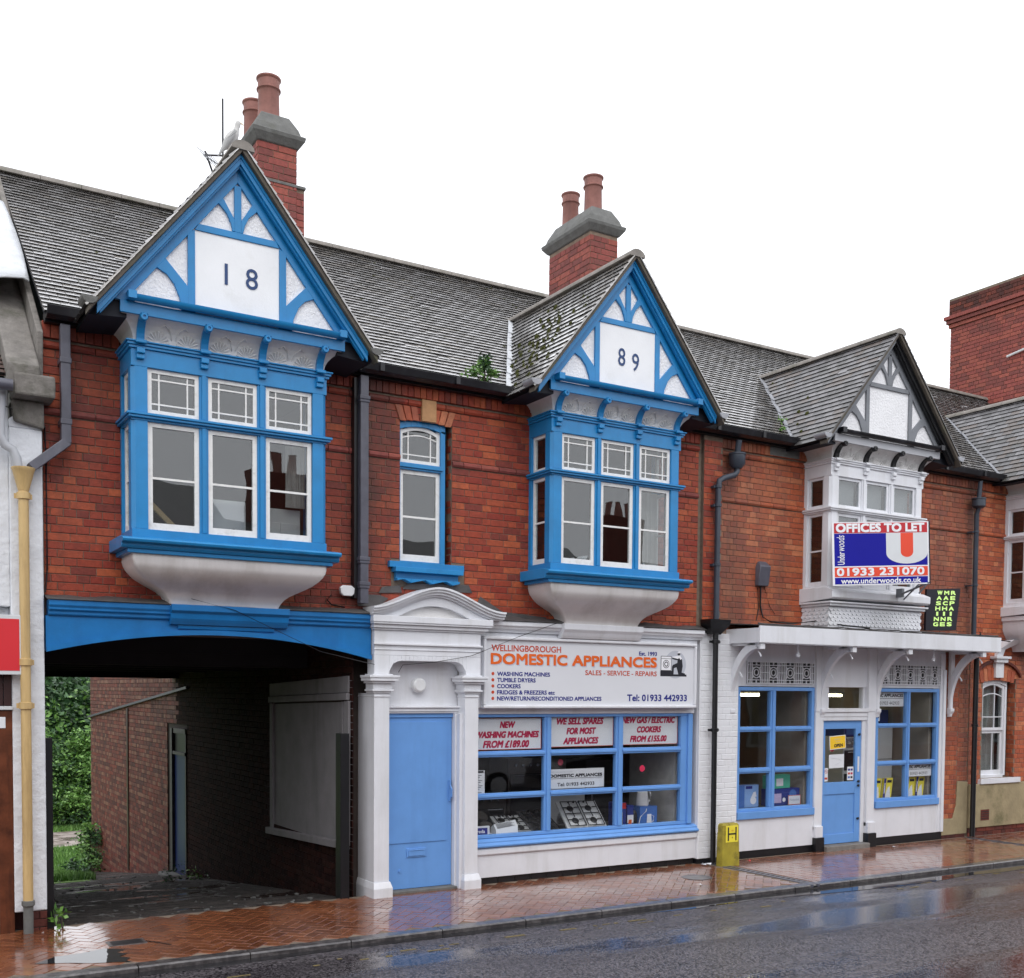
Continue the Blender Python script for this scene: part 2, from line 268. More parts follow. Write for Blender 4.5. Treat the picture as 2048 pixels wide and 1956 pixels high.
# ------------------------------------------------------------------ object helpers
WL = {}
def link(o, parent=None, wloc=(0, 0, 0)):
    COL.objects.link(o); wloc = Vector(wloc)
    if parent is not None:
        o.parent = parent; o.location = wloc - WL[parent]
    else: o.location = wloc
    WL[o] = wloc; return o
def thing(name, label, cat, loc=(0, 0, 0), rot=0, group=None):
    o = bpy.data.objects.new(name, None); o.empty_display_size = .2; link(o, None, loc)
    o['label'] = label; o['category'] = cat
    if group: o['group'] = group
    return o
def tag(o, label, cat, group=None):
    o['label'] = label; o['category'] = cat
    if group: o['group'] = group
    return o
class MB:
    def __init__(s): s.v = []; s.f = []
    def quad(s, a, b, c, d):
        k = len(s.v); s.v += [tuple(a), tuple(b), tuple(c), tuple(d)]; s.f.append((k, k + 1, k + 2, k + 3))
    def box(s, x0, x1, y0, y1, z0, z1):
        k = len(s.v)
        s.v += [(x0, y0, z0), (x1, y0, z0), (x1, y1, z0), (x0, y1, z0), (x0, y0, z1), (x1, y0, z1), (x1, y1, z1), (x0, y1, z1)]
        s.f += [(k, k + 3, k + 2, k + 1), (k + 4, k + 5, k + 6, k + 7), (k, k + 1, k + 5, k + 4), (k + 1, k + 2, k + 6, k + 5), (k + 2, k + 3, k + 7, k + 6), (k + 3, k, k + 4, k + 7)]
        return s
    def obox(s, O, U, V, N_, a0, a1, b0, b1, n0, n1):
        O, U, V, N_ = map(Vector, (O, U, V, N_)); k = len(s.v)
        for n_, in ((n0,), (n1,)):
            for a, b in ((a0, b0), (a1, b0), (a1, b1), (a0, b1)): s.v.append(tuple(O + U * a + V * b + N_ * n_))
        s.f += [(k, k + 3, k + 2, k + 1), (k + 4, k + 5, k + 6, k + 7), (k, k + 1, k + 5, k + 4), (k + 1, k + 2, k + 6, k + 5), (k + 2, k + 3, k + 7, k + 6), (k + 3, k, k + 4, k + 7)]
        return s
    def prism(s, poly, y0, y1, f=None):
        """polygon in x,z extruded between y0 and y1 (f maps (a,b,depth) to world)"""
        f = f or (lambda a, b, d: (a, d, b)); k = len(s.v); m = len(poly)
        s.v += [tuple(f(a, b, y0)) for a, b in poly] + [tuple(f(a, b, y1)) for a, b in poly]
        s.f.append(tuple(range(k, k + m))); s.f.append(tuple(range(k + 2 * m - 1, k + m - 1, -1)))
        for i in range(m):
            j = (i + 1) % m; s.f.append((k + i, k + m + i, k + m + j, k + j))
        return s
    def strip(s, top, bot, y0, y1):
        """band between two x,z polylines of equal length"""
        for i in range(len(top) - 1):
            s.prism([bot[i], bot[i + 1], top[i + 1], top[i]], y0, y1)
        return s
    def prof_x(s, prof, x0, x1):
        """closed y,z profile extruded along x"""
        return s.prism(prof, x0, x1, lambda a, b, d: (d, a, b))
    def prof_y(s, prof, y0, y1): return s.prism(prof, y0, y1)
    def tube(s, pts, r, n_=8, cap=True):
        pts = [Vector(p) for p in pts]; rings = []
        for i, p in enumerate(pts):
            d = (pts[min(i + 1, len(pts) - 1)] - pts[max(i - 1, 0)]).normalized()
            u = d.orthogonal().normalized() if abs(d.z) < .95 else Vector((1, 0, 0)); u = (u - d * u.dot(d)).normalized(); w = d.cross(u)
            rr = r[i] if isinstance(r, (list, tuple)) else r
            k = len(s.v); rings.append(k)
            for j in range(n_):
                a = 2 * math.pi * j / n_; s.v.append(tuple(p + (u * math.cos(a) + w * math.sin(a)) * rr))
        for i in range(len(rings) - 1):
            a, b = rings[i], rings[i + 1]
            # align start index
            best = min(range(n_), key=lambda q: (Vector(s.v[a]) - Vector(s.v[b + q])).length)
            for j in range(n_):
                s.f.append((a + j, a + (j + 1) % n_, b + (j + 1 + best) % n_, b + (j + best) % n_))
        if cap:
            s.f.append(tuple(rings[0] + j for j in range(n_))[::-1]); s.f.append(tuple(rings[-1] + j for j in range(n_)))
        return s
    def lathe(s, c, prof, n_=20, ax=(0, 0, 1)):
        """prof: list of (radius, height) along ax"""
        c = Vector(c); ax = Vector(ax).normalized(); u = ax.orthogonal().normalized(); w = ax.cross(u); k0 = len(s.v)
        for r, h in prof:
            for j in range(n_):
                a = 2 * math.pi * j / n_; s.v.append(tuple(c + ax * h + (u * math.cos(a) + w * math.sin(a)) * r))
        for i in range(len(prof) - 1):
            for j in range(n_):
                a = k0 + i * n_; s.f.append((a + j, a + (j + 1) % n_, a + n_ + (j + 1) % n_, a + n_ + j))
        s.f.append(tuple(k0 + j for j in range(n_))[::-1]); s.f.append(tuple(k0 + (len(prof) - 1) * n_ + j for j in range(n_)))
        return s
    def loft(s, rings, closed=True):
        k0 = len(s.v); m = len(rings[0])
        for r in rings: s.v += [tuple(p) for p in r]
        for i in range(len(rings) - 1):
            for j in range(m if closed else m - 1):
                a = k0 + i * m; s.f.append((a + j, a + (j + 1) % m, a + m + (j + 1) % m, a + m + j))
        return s
    def build(s, name, mat, parent=None, bevel=0, smooth=0, **props):
        me = bpy.data.meshes.new(name); me.from_pydata(s.v, [], s.f)
        bm = bmesh.new(); bm.from_mesh(me); bmesh.ops.recalc_face_normals(bm, faces=bm.faces); bm.to_mesh(me); bm.free()
        me.materials.append(M[mat] if isinstance(mat, str) else mat)
        if smooth:
            for p in me.polygons: p.use_smooth = True
            me.set_sharp_from_angle(angle=math.radians(smooth))
        o = bpy.data.objects.new(name, me); link(o, parent)
        if bevel:
            b = o.modifiers.new("bevel", 'BEVEL'); b.width = bevel; b.segments = 2; b.limit_method = 'ANGLE'
        for k, v in props.items(): o[k] = v
        return o
def box(name, mat, parent, x0, x1, y0, y1, z0, z1, bevel=.003, **pr): return MB().box(x0, x1, y0, y1, z0, z1).build(name, mat, parent, bevel=bevel, **pr)

def text(name, s_, mat, parent, O, U, V, w, h, shear=0, bold=0, depth=.0012, heavy=0, **pr):
    """lettering whose lower-left corner is O, running along U with capitals along V"""
    cu = bpy.data.curves.new(name, 'FONT'); cu.body = s_; cu.size = 1; cu.shear = shear; cu.offset = bold; cu.resolution_u = 3
    to = bpy.data.objects.new(name, cu); COL.objects.link(to)
    dg = bpy.context.evaluated_depsgraph_get(); me = bpy.data.meshes.new_from_object(to.evaluated_get(dg))
    bpy.data.objects.remove(to); bpy.data.curves.remove(cu)
    xs = [v.co.x for v in me.vertices]; ys = [v.co.y for v in me.vertices]
    x0, x1, y0, y1 = min(xs), max(xs), min(ys), max(ys)
    O, U, V = Vector(O), Vector(U).normalized(), Vector(V).normalized(); N_ = U.cross(V)
    sx = w / (x1 - x0); sy = h / (y1 - y0) if h else sx
    for v in me.vertices: v.co = O + U * ((v.co.x - x0) * sx) + V * ((v.co.y - y0) * sy) + N_ * depth
    if heavy:
        vs = [v.co.copy() for v in me.vertices]; fs = [tuple(p.vertices) for p in me.polygons]; V2_, F2_ = [], []
        for q, (dx, dy) in enumerate(((0, 0), (heavy, 0), (heavy, heavy), (0, heavy), (heavy / 2, heavy / 2))):
            k = len(V2_); V2_ += [v + U * (dx - heavy / 2) + V * (dy - heavy / 2) + N_ * (.00015 * q) for v in vs]; F2_ += [tuple(k + i for i in f) for f in fs]
        me = bpy.data.meshes.new(name); me.from_pydata(V2_, [], F2_)
    me.materials.clear(); me.materials.append(M[mat]); me.name = name
    o = bpy.data.objects.new(name, me); link(o, parent)
    for k, v in pr.items(): o[k] = v
    return o
X, Y_, Z = Vector((1, 0, 0)), Vector((0, 1, 0)), Vector((0, 0, 1))

# ------------------------------------------------------------------ courses of bricks, tiles, pavers
def unit_mesh(cache, kind, w, h, d, c, mat):
    key = (kind, round(w, 3), round(h, 3), mat)
    if key in cache: return cache[key]
    w, h = key[1], key[2]
    if kind == 'brick':
        v = [(0, 0, 0), (w, 0, 0), (w, 0, h), (0, 0, h)]
        a = [(0, -d + c, 0), (w, -d + c, 0), (w, -d + c, h), (0, -d + c, h)]
        b = [(c, -d, c), (w - c, -d, c), (w - c, -d, h - c), (c, -d, h - c)]
        V = v + a + b
        F = []
        for q in (0, 4):
            for j in range(4): F.append((q + j, q + (j + 1) % 4, q + 4 + (j + 1) % 4, q + 4 + j))
        F.append((8, 9, 10, 11))
    elif kind == 'tile':      # x along the course, y up the slope, z out of the roof; the tail stands proud
        L_ = h * 1.45
        V = [(0, 0, 0), (w, 0, 0), (w, L_, -.004), (0, L_, -.004), (.002, 0, d), (w - .002, 0, d), (w - .002, L_, .003), (.002, L_, .003), (w / 2, 0, d + .0006), (w / 2, L_, .0035)]
        F = [(0, 1, 5, 8, 4), (1, 2, 6, 5), (3, 0, 4, 7), (4, 8, 9, 7), (8, 5, 6, 9)]
    me = bpy.data.meshes.new(kind); me.from_pydata(V, [], F); me.materials.append(M[mat])
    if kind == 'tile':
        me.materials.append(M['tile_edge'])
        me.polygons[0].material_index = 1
    bm = bmesh.new(); bm.from_mesh(me); bmesh.ops.recalc_face_normals(bm, faces=bm.faces); bm.to_mesh(me); bm.free()
    # open shells: make sure normals point outward (towards -y for bricks, +z for tiles)
    t = me.polygons[-1]
    if (kind == 'brick' and t.normal.y > 0) or (kind == 'tile' and t.normal.z < 0): me.flip_normals()
    cache[key] = me; return me
MCACHE = {}
class Field:
    """collects rectangular pieces; the 300 that show largest become objects, the rest one joined part"""
    def __init__(s): s.items = []
    def add(s, O, U, V, w, h, kind, d, c, mat):
        s.items.append((Vector(O), Vector(U), Vector(V), w, h, kind, d, c, mat))
    def build(s, name, restname, parent, limit=300):
        def size(i):
            ce = i[0] + i[1] * i[3] / 2 + i[2] * i[4] / 2; v = ce - CAM; N_ = i[1].cross(i[2])
            k = abs(N_.dot(v.normalized())) if i[5] == 'brick' else abs(N_.dot(v.normalized())) + .1
            z = v.dot(-cam_back); x_ = v.dot(cam_right) / max(z, .1)
            inside = 1 if (abs(x_) < .475 and z > 0) else .01
            return i[3] * i[4] * k / v.length_squared * inside
        s.items.sort(key=size, reverse=True)
        for it in s.items[:limit]:
            O, U, V, w, h, kind, d, c, mat = it
            me = unit_mesh(MCACHE, kind, w, h, d, c, mat); o = bpy.data.objects.new(name, me)
            if kind == 'brick': R = Matrix((U, V.cross(U), V)).transposed()
            else: R = Matrix((U, V, U.cross(V))).transposed()
            link(o, parent, O); o.rotation_euler = R.to_euler()
        rest = {}
        for it in s.items[limit:]: rest.setdefault(it[8], []).append(it)
        for mat, its in rest.items():
            vs, fs = [], []
            for O, U, V, w, h, kind, d, c, _ in its:
                me = unit_mesh(MCACHE, kind, w, h, d, c, mat); k = len(vs)
                P, Q_ = (V.cross(U), V) if kind == 'brick' else (V, U.cross(V))
                for q in me.vertices: vs.append(tuple(O + U * q.co.x + P * q.co.y + Q_ * q.co.z))
                for q in me.polygons: fs.append(tuple(k + j for j in q.vertices))
            me = bpy.data.meshes.new(restname); me.from_pydata(vs, [], fs); me.materials.append(M[mat])
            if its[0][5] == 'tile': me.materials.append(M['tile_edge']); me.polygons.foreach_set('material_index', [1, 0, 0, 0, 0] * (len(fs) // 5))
            o = bpy.data.objects.new(restname, me); link(o, parent); o['kind'] = 'stuff'
COURSE = .0755
def cut(a0, a1, holes):
    segs = [(a0, a1)]
    for h0, h1 in holes:
        ns = []
        for p, q in segs:
            if h1 <= p or h0 >= q: ns.append((p, q)); continue
            if h0 > p: ns.append((p, h0))
            if h1 < q: ns.append((h1, q))
        segs = ns
    return [(p, q) for p, q in segs if q - p > .03]
def bricks(F, O, U, V, a0, a1, b0, b1, mat, holes=(), bond='english', d=.008, merge=.25, seed=1, course=COURSE, joint=.0065, unit=.1142):
    """holes: (a0,a1,b0,b1) or callables b -> list of (a0,a1)"""
    O, U, V = Vector(O), Vector(U), Vector(V); N_ = U.cross(V); r = random.Random(seed)
    nrow = int(round((b1 - b0) / course))
    for i in range(nrow):
        zb = b0 + i * course; bm_ = zb + course / 2
        if zb + course > b1 + .01: break
        hs = []
        for h in holes:
            if callable(h): hs += h(bm_)
            elif h[2] < bm_ < h[3]: hs.append((h[0], h[1]))
        a = a0 - (unit * 1.0 if (i % 4 == 1) else 0) - (unit * .5 if i % 2 == 0 else 0)
        while a < a1:
            if bond == 'stretcher': L_ = 2 * unit
            elif i % 2 == 0: L_ = unit if r.random() > merge else 2 * unit
            else: L_ = 2 * unit if r.random() > .08 else unit
            p, q = max(a, a0), min(a + L_, a1); a += L_
            if q - p < .03: continue
            for p_, q_ in cut(p, q, hs):
                w = q_ - p_ - joint
                if w < .02: continue
                F.add(O + U * (p_ + joint / 2) + V * (zb + joint / 2) + N_ * (-r.random() * .003), U, V, w, course - joint, 'brick', d, .004, mat)
def tiles(F, O, U, V, rows, extent, mat='tile', gauge=.1, tw=.166, skip=None, d=.021, seed=2):
    O, U, V = Vector(O), Vector(U), Vector(V); N_ = U.cross(V); r = random.Random(seed)
    for i in range(rows):
        b = i * gauge
        for e0, e1 in extent(b):
            a = math.floor(e0 / tw) * tw - (tw / 2 if i % 2 else 0)
            while a < e1:
                p, q = max(a, e0), min(a + tw, e1); a += tw
                if q - p < .03: continue
                if skip and skip(O + U * ((p + q) / 2) + V * (b + gauge * .5)): continue
                F.add(O + U * (p + .0005) + V * (b + (r.uniform(-.002, .002) if r.random() > .02 else -.03)) + N_ * r.uniform(0, .0015), U, V, q - p - .001, gauge, 'tile', d, 0, mat)
exec_order = []
# ================================================================== SETTING
def structure(o): o['kind'] = 'structure'; return o
KY = -1.78     # back edge of the kerb
# the ground: one sheet to the horizon, lower than everything else
structure(MB().box(-400, 400, -400, 400, -2.6, -2.5).build('ground', 'grass'))
structure(MB().box(-60, 90, -10.4, -1.905, -.4, -.048).build('road', 'road'))
structure(MB().box(-60, 90, -14.2, -10.4, -.4, .03).build('far_pavement', 'kerb'))
# gutter water along the kerb
structure(MB().prism([(-3, -1.91), (-1, -2.0), (1.0, -2.05), (2.2, -1.99), (4, -2.06), (5, -2.03), (6, -2.12), (7.1, -2.08), (8, -2.20), (9.1, -2.30), (9.8, -2.27), (10.4, -2.20), (11.2, -2.26), (12.1, -2.15), (13, -2.14), (20, -2.02), (20, -1.906), (-3, -1.906)],
    0, .002, lambda a, b, d: (a, b, -.0465 + d)).build('gutter_water', 'water'))
structure(MB().prism([(-.3, -1.42), (-.05, -1.52), (.1, -1.62), (.35, -1.70), (.40, -1.73), (.36, -1.66), (.41, -1.58), (.34, -1.50), (.42, -1.42), (.35, -1.34), (.44, -1.27), (.36, -1.20), (.28, -1.14), (.1, -1.22), (-.12, -1.25)],
    0, .001, lambda a, b, d: (a, b, .0022 + d)).build('puddle', 'water'))
# worn double yellow line scraps
mb = MB(); r = random.Random(4)
for yy in (-2.30, -2.42):
    a = -1.0
    while a < 17:
        L_ = r.uniform(.03, .22)
        if r.random() < .30: mb.box(a, a + L_, yy + r.uniform(-.01, .01), yy + r.uniform(.02, .035), -.0475, -.0450)
        a += L_ + r.uniform(.01, .2)
M['worn_yellow'] = pm('worn_yellow', (.17, .13, .045), rough=.6, var=.4, vs=40, dark=(.06, .055, .05), damt=.9, dscale=30)
o = structure(mb.build('worn_yellow_lines', 'worn_yellow'))
# kerb stones, one by one, then the pavement bed and its bricks
PV = bpy.data.objects.new('pavement', None)
pv = MB().box(-14, 40, KY, .012, -.35, -.0045).build('pavement', 'mortar'); structure(pv)
a = -6.0; r = random.Random(6)
while a < 24:
    L_ = .915
    k = MB().prof_x([(KY, -.2), (KY - .125, -.2), (KY - .125, -.012), (KY - .113, .001), (KY, .003)], a + .004, a + L_ - .006)
    k.build('kerb_stone', 'kerb', pv); a += L_
F = Field(); F2 = Field()
def paver(x, y, ang, w, h, clipy=True):
    U = Vector((math.cos(ang), math.sin(ang), 0)); V = Vector((-U.y, U.x, 0))
    c = Vector((x, y, 0)) + U * w / 2 + V * h / 2
    if c.y > -.03 or c.y < KY + .04 or c.x > 7.97 and c.x < 8.17: return
    if ((c.x - 1.93) / .2) ** 2 + ((c.y + .93) / .2) ** 2 < .0 : return
    z = .0 + rnd.uniform(-.0012, .0012)
    F.items.append((Vector((x, y, z)), U, V, w - .005, h - .005, 'paver', .0, 0, 'paver'))
s = .1; c45 = math.radians(45)
for i in range(-70, 160):
    for j in range(-70, 160):
        for (ox, oy, w, h) in (((0, 0, .2, .1),) if (i - j) % 4 == 0 else (((0, 0, .1, .2),) if (i - j) % 4 == 3 else ())):
            lx, ly = i * s + ox, j * s + oy
            x = 2 + (lx - ly) * math.cos(c45); y = -4 + (lx + ly) * math.sin(c45)
            if -3.2 < x < 7.93: paver(x, y, c45, w, h)
yy = KY + .01; row = 0
while yy < -.05:
    x = 8.17 + (0 if row % 2 else -.1)
    while x < 24:
        x0 = max(x, 8.17)
        if not (13.26 < x + .1 < 13.38): paver(x0, yy, 0, min(.2, x + .2 - x0), .1)
        x += .2
    yy += .1; row += 1
def paver_mesh(w, h):
    key = ('paver', round(w, 3), round(h, 3))
    if key in MCACHE: return MCACHE[key]
    c = .0025; d = .008
    V = [(0, 0, -d), (w, 0, -d), (w, h, -d), (0, h, -d), (0, 0, -c), (w, 0, -c), (w, h, -c), (0, h, -c), (c, c, 0), (w - c, c, 0), (w - c, h - c, 0), (c, h - c, 0)]
    Fc = [(q + j, q + (j + 1) % 4, q + 4 + (j + 1) % 4, q + 4 + j) for q in (0, 4) for j in range(4)] + [(8, 9, 10, 11)]
    me = bpy.data.meshes.new('paving_brick'); me.from_pydata(V, [], Fc); me.materials.append(M['paver']); MCACHE[key] = me; return me
def build_pavers(F, parent):
    def size(i):
        v = i[0] - CAM; z = v.dot(-cam_back); x_ = v.dot(cam_right) / max(z, .1); u_ = v.dot(cam_up) / max(z, .1)
        return abs(v.z) / v.length ** 3 * (1 if abs(x_) < .47 and u_ > -.222 and z > 0 else .01)
    F.items.sort(key=size, reverse=True); vs, fs = [], []
    for n_, (O, U, V, w, h, *_) in enumerate(F.items):
        me = paver_mesh(w, h)
        if n_ < 300:
            o = bpy.data.objects.new('paving_brick', me); link(o, parent, O)
            o.rotation_euler = (rnd.uniform(-.006, .006), rnd.uniform(-.006, .006), math.atan2(U.y, U.x))
        else:
            k = len(vs); tx, ty = rnd.uniform(-.006, .006), rnd.uniform(-.006, .006)
            for q in me.vertices: vs.append(tuple(O + U * q.co.x + V * q.co.y + Z * (q.co.z + q.co.x * tx + q.co.y * ty)))
            for q in me.polygons: fs.append(tuple(k + j for j in q.vertices))
    me = bpy.data.meshes.new('paving_bricks'); me.from_pydata(vs, [], fs); me.materials.append(M['paver'])
    o = bpy.data.objects.new('paving_bricks', me); link(o, parent); o['kind'] = 'stuff'
build_pavers(F, pv)

# yard floor sloping down behind the archway, then the flat ground with grass, path
def gz(y): return -.02 - .112 * y if y < 7.4 else (-.85 - .14 * (y - 7.4) if y < 14.9 else -1.9)
mb = MB(); ys = [-.02, .5, 1.5, 3, 5, 7.4, 9, 11, 13, 14.9]
for a, b in zip(ys, ys[1:]): mb.quad((-12, a, gz(a)), (8, a, gz(a)), (8, b, gz(b)), (-12, b, gz(b)))
structure(mb.build('yard', 'yard'))
structure(MB().box(-60, 70, 14.9, 160, -2.4, -1.9).build('yard_lawn', 'grass'))
structure(MB().prism([(-10, 18.6), (1.5, 18.9), (5, 19.8), (12, 20.6), (12, 23.4), (5, 22.6), (1.5, 22.2), (-10, 22.2)], 0, .004, lambda a, b, d: (a, b, -1.899 + d)).build('path', 'path'))
mb = MB()
for a, b in zip(ys[5:], ys[6:]): mb.quad((-9, a, gz(a) + .006), (1.75 + .05 * (a - 7.4), a, gz(a) + .006), (1.75 + .05 * (b - 7.4), b, gz(b) + .006), (-9, b, gz(b) + .006))
structure(mb.build('grass_verge', 'grass'))
# grass blades
def blades(name, n_, fx, seed, hmin=.05, hmax=.16, mat='leafA'):
    r = random.Random(seed); mb = MB()
    for _ in range(n_):
        x, y, z = fx(r); a = r.uniform(0, 6.3); h = r.uniform(hmin, hmax); w = .008 + .006 * r.random(); dx, dy = math.cos(a) * w, math.sin(a) * w
        lx, ly = r.uniform(-.05, .05), r.uniform(-.05, .05); k = len(mb.v)
        mb.v += [(x - dx, y - dy, z), (x + dx, y + dy, z), (x + lx, y + ly, z + h)]; mb.f.append((k, k + 1, k + 2))
    o = mb.build(name, mat); tag(o, 'grass growing on the ground behind the archway', 'grass'); o['kind'] = 'stuff'; return o
def fx1(r):
    y = r.uniform(8.2, 14.9); return (r.uniform(.2, 1.9 + .05 * (y - 7.4)), y, gz(y))
def fx2(r):
    y = r.uniform(15, 19); return (r.uniform(1, 4.6), y, -1.9)
blades('grass', 16000, fx1, 1); o = blades('grass', 9000, fx2, 2); o['label'] = 'strip of grass between the yard wall corner and the path'
o = blades('grass', 9000, lambda r: (r.uniform(1.5, 6.5), r.uniform(22.5, 24.5), -1.9), 3, .06, .2); o['label'] = 'grass strip in front of the hedge beyond the path'
# ================================================================== BUILDINGS
HA = thing('brick_building', 'dark red brick shop building with blue half-timbered gables, archway and appliance shopfront', 'building', (3.9, 0, 0))
HB = thing('brick_building', 'orange brick shop building with white bay window, black and white gable and white canopy', 'building', (10.7, 0, 0))
HC_ = thing('brick_building', 'orange brick building at the right edge with a stained rendered plinth and net-curtained window', 'building', (15, 0, 0))
EAVE_Y, EAVE_Z, PITCH = -.17, 5.60, .765
def mainz(y): return EAVE_Z + (y - EAVE_Y) * PITCH
RIDGE_Y = 3.16; RIDGE_Z = mainz(RIDGE_Y)
APX = {1: 7.17, 2: 7.17, 3: 7.085, 4: 7.085}; SK = {k: (v - 5.46) / 1.37 for k, v in APX.items()}      # dormer roof apex and slope
BAYS = {1: (1.627, HA), 2: (6.19, HA), 3: (10.67, HB), 4: (15.15, HC_)}
# ---- upper brickwork
archholes = []
def win2hole(z):
    top = 5.13
    if z > top + .12 or z < 3.42: return []
    return [(3.60, 4.235)] if z < 5.17 else []
def bayhole(cx):
    def f(z):
        if z > 5.36: return [(cx - 1.0, cx + 1.0)]
        if z > 3.47: return [(cx - .915, cx + .915)]
        if z < 3.02: return []
        t = (3.47 - z) / .45; return [(cx - (.90 - .42 * t), cx + (.90 - .42 * t))]
    return f
def bandholes(a, b): return lambda z: [(a, b)]
def wall_upper(root, x0, x1, mat, mort, holes, seed, pil=None, zbot=3.03, low=False):
    F = Field()
    z0 = 5.315 - round((5.315 - zbot) / COURSE) * COURSE
    strz = (4.70, 4.79)
    rows_hole = lambda z: [(x0 - 1, x1 + 1)] if strz[0] < z < strz[1] else []
    # ordinary courses
    bricks(F, (0, 0, 0), X, Z, x0, x1, z0, 5.315, mat, holes=list(holes) + [rows_hole], seed=seed)
    F.build('brick', 'brickwork', root)
    # soldier course under the eaves, recessed groove, rounded moulding course, string course
    F = Field(); a = x0
    while a < x1 - .02:
        w = min(.075, x1 - a)
        F.add((a + .003, 0, 5.412), X, Z, w - .006, .145, 'brick', .03, .004, mat); a += .075
    F.build('soldier_brick', 'soldier_brickwork', root, limit=120)
    F = Field()
    for zz, hh, dd, nm in ((5.32, .066, .035, 'moulded_brick'), (4.722, .06, .03, 'string_course_brick')):
        a = x0; hs = []
        for h in holes:
            if callable(h): hs += h(zz)
            elif h[2] < zz < h[3]: hs.append((h[0], h[1]))
        while a < x1 - .02:
            for p, q in cut(a, min(a + .23, x1), hs + ([pil] if pil else [])):
                m_ = MB().prof_x([(.0, zz), (-dd * .6, zz), (-dd, zz + hh * .35), (-dd * .9, zz + hh * .75), (-dd * .4, zz + hh), (0, zz + hh)], p + .004, q - .004)
                m_.build(nm, mat if zz > 5 else ('brick_chimney' if mat == 'brick_red' else mat), root)
            a += .23
def wallslab(root, mort, rects):
    mb = MB()
    for x0, x1, z0, z1 in rects: mb.box(x0, x1, .001, .24, z0, z1)
    mb.build('wall', mort, root)
# building A: wall slabs leave the window and bay openings free
wallslab(HA, 'mortar', [(0, .70, 2.9, 5.56), (2.55, 3.60, 2.9, 5.56), (3.6, 4.235, 2.9, 3.60), (3.6, 4.235, 5.2, 5.56), (4.235, 5.26, 2.9, 5.56), (7.12, 8.2, 2.9, 5.56),
                        (.70, 2.55, 2.9, 3.45), (5.26, 7.12, 2.9, 3.45), (.70, 2.55, 5.36, 5.56), (5.26, 7.12, 5.36, 5.56)])
wallslab(HB, 'mortar_light', [(8.2, 9.74, 2.9, 5.56), (11.6, 13.43, 2.9, 5.56), (9.74, 11.6, 2.9, 3.45), (9.74, 11.6, 5.36, 5.56)])
wallslab(HC_, 'mortar_light', [(13.43, 14.22, 2.55, 5.56), (16.08, 22, 2.9, 5.56), (14.22, 16.08, 2.9, 3.45), (14.22, 16.08, 5.36, 5.56), (13.43, 13.76, -.2, 2.55), (14.60, 22, -.2, 2.9), (13.76, 14.60, -.2, .9), (14.22, 14.6, 2.55, 2.9)])
wall_upper(HA, 0.005, 7.83, 'brick_red', 'mortar', [bayhole(1.627), bayhole(6.19), win2hole, (3.5, 4.4, 3.35, 3.64)], 3, pil=None)
# pilaster strip between A and B
F = Field(); bricks(F, (0, -.05, 0), X, Z, 7.875, 8.19, 5.55 - 33 * COURSE, 5.47, 'brick_red', seed=9); F.build('pilaster_brick', 'pilaster_brickwork', HA, limit=100)
MB().box(7.875, 8.19, -.05, .0, 3.03, 5.54).build('brick_pilaster', 'mortar', HA)
wall_upper(HB, 8.21, 13.42, 'brick_orange', 'mortar_light', [bayhole(10.67)], 5)
# recessed panel line under string on B
box('wall_patch', 'cement', HB, 9.05, 9.6, -.034, -.02, 5.42, 5.54, bevel=.004)
wall_upper(HC_, 13.43, 18.5, 'brick_orange', 'mortar_light', [bayhole(15.15), (13.76, 14.6, 2, 2.6)], 6, zbot=3.03)
F = Field(); bricks(F, (0, 0, 0), X, Z, 13.43, 18.5, .82 + .0, 3.03, 'brick_orange', holes=[(13.74, 14.60, .86, 2.46)], seed=8); F.build('lower_brick', 'lower_brickwork', HC_, limit=200)

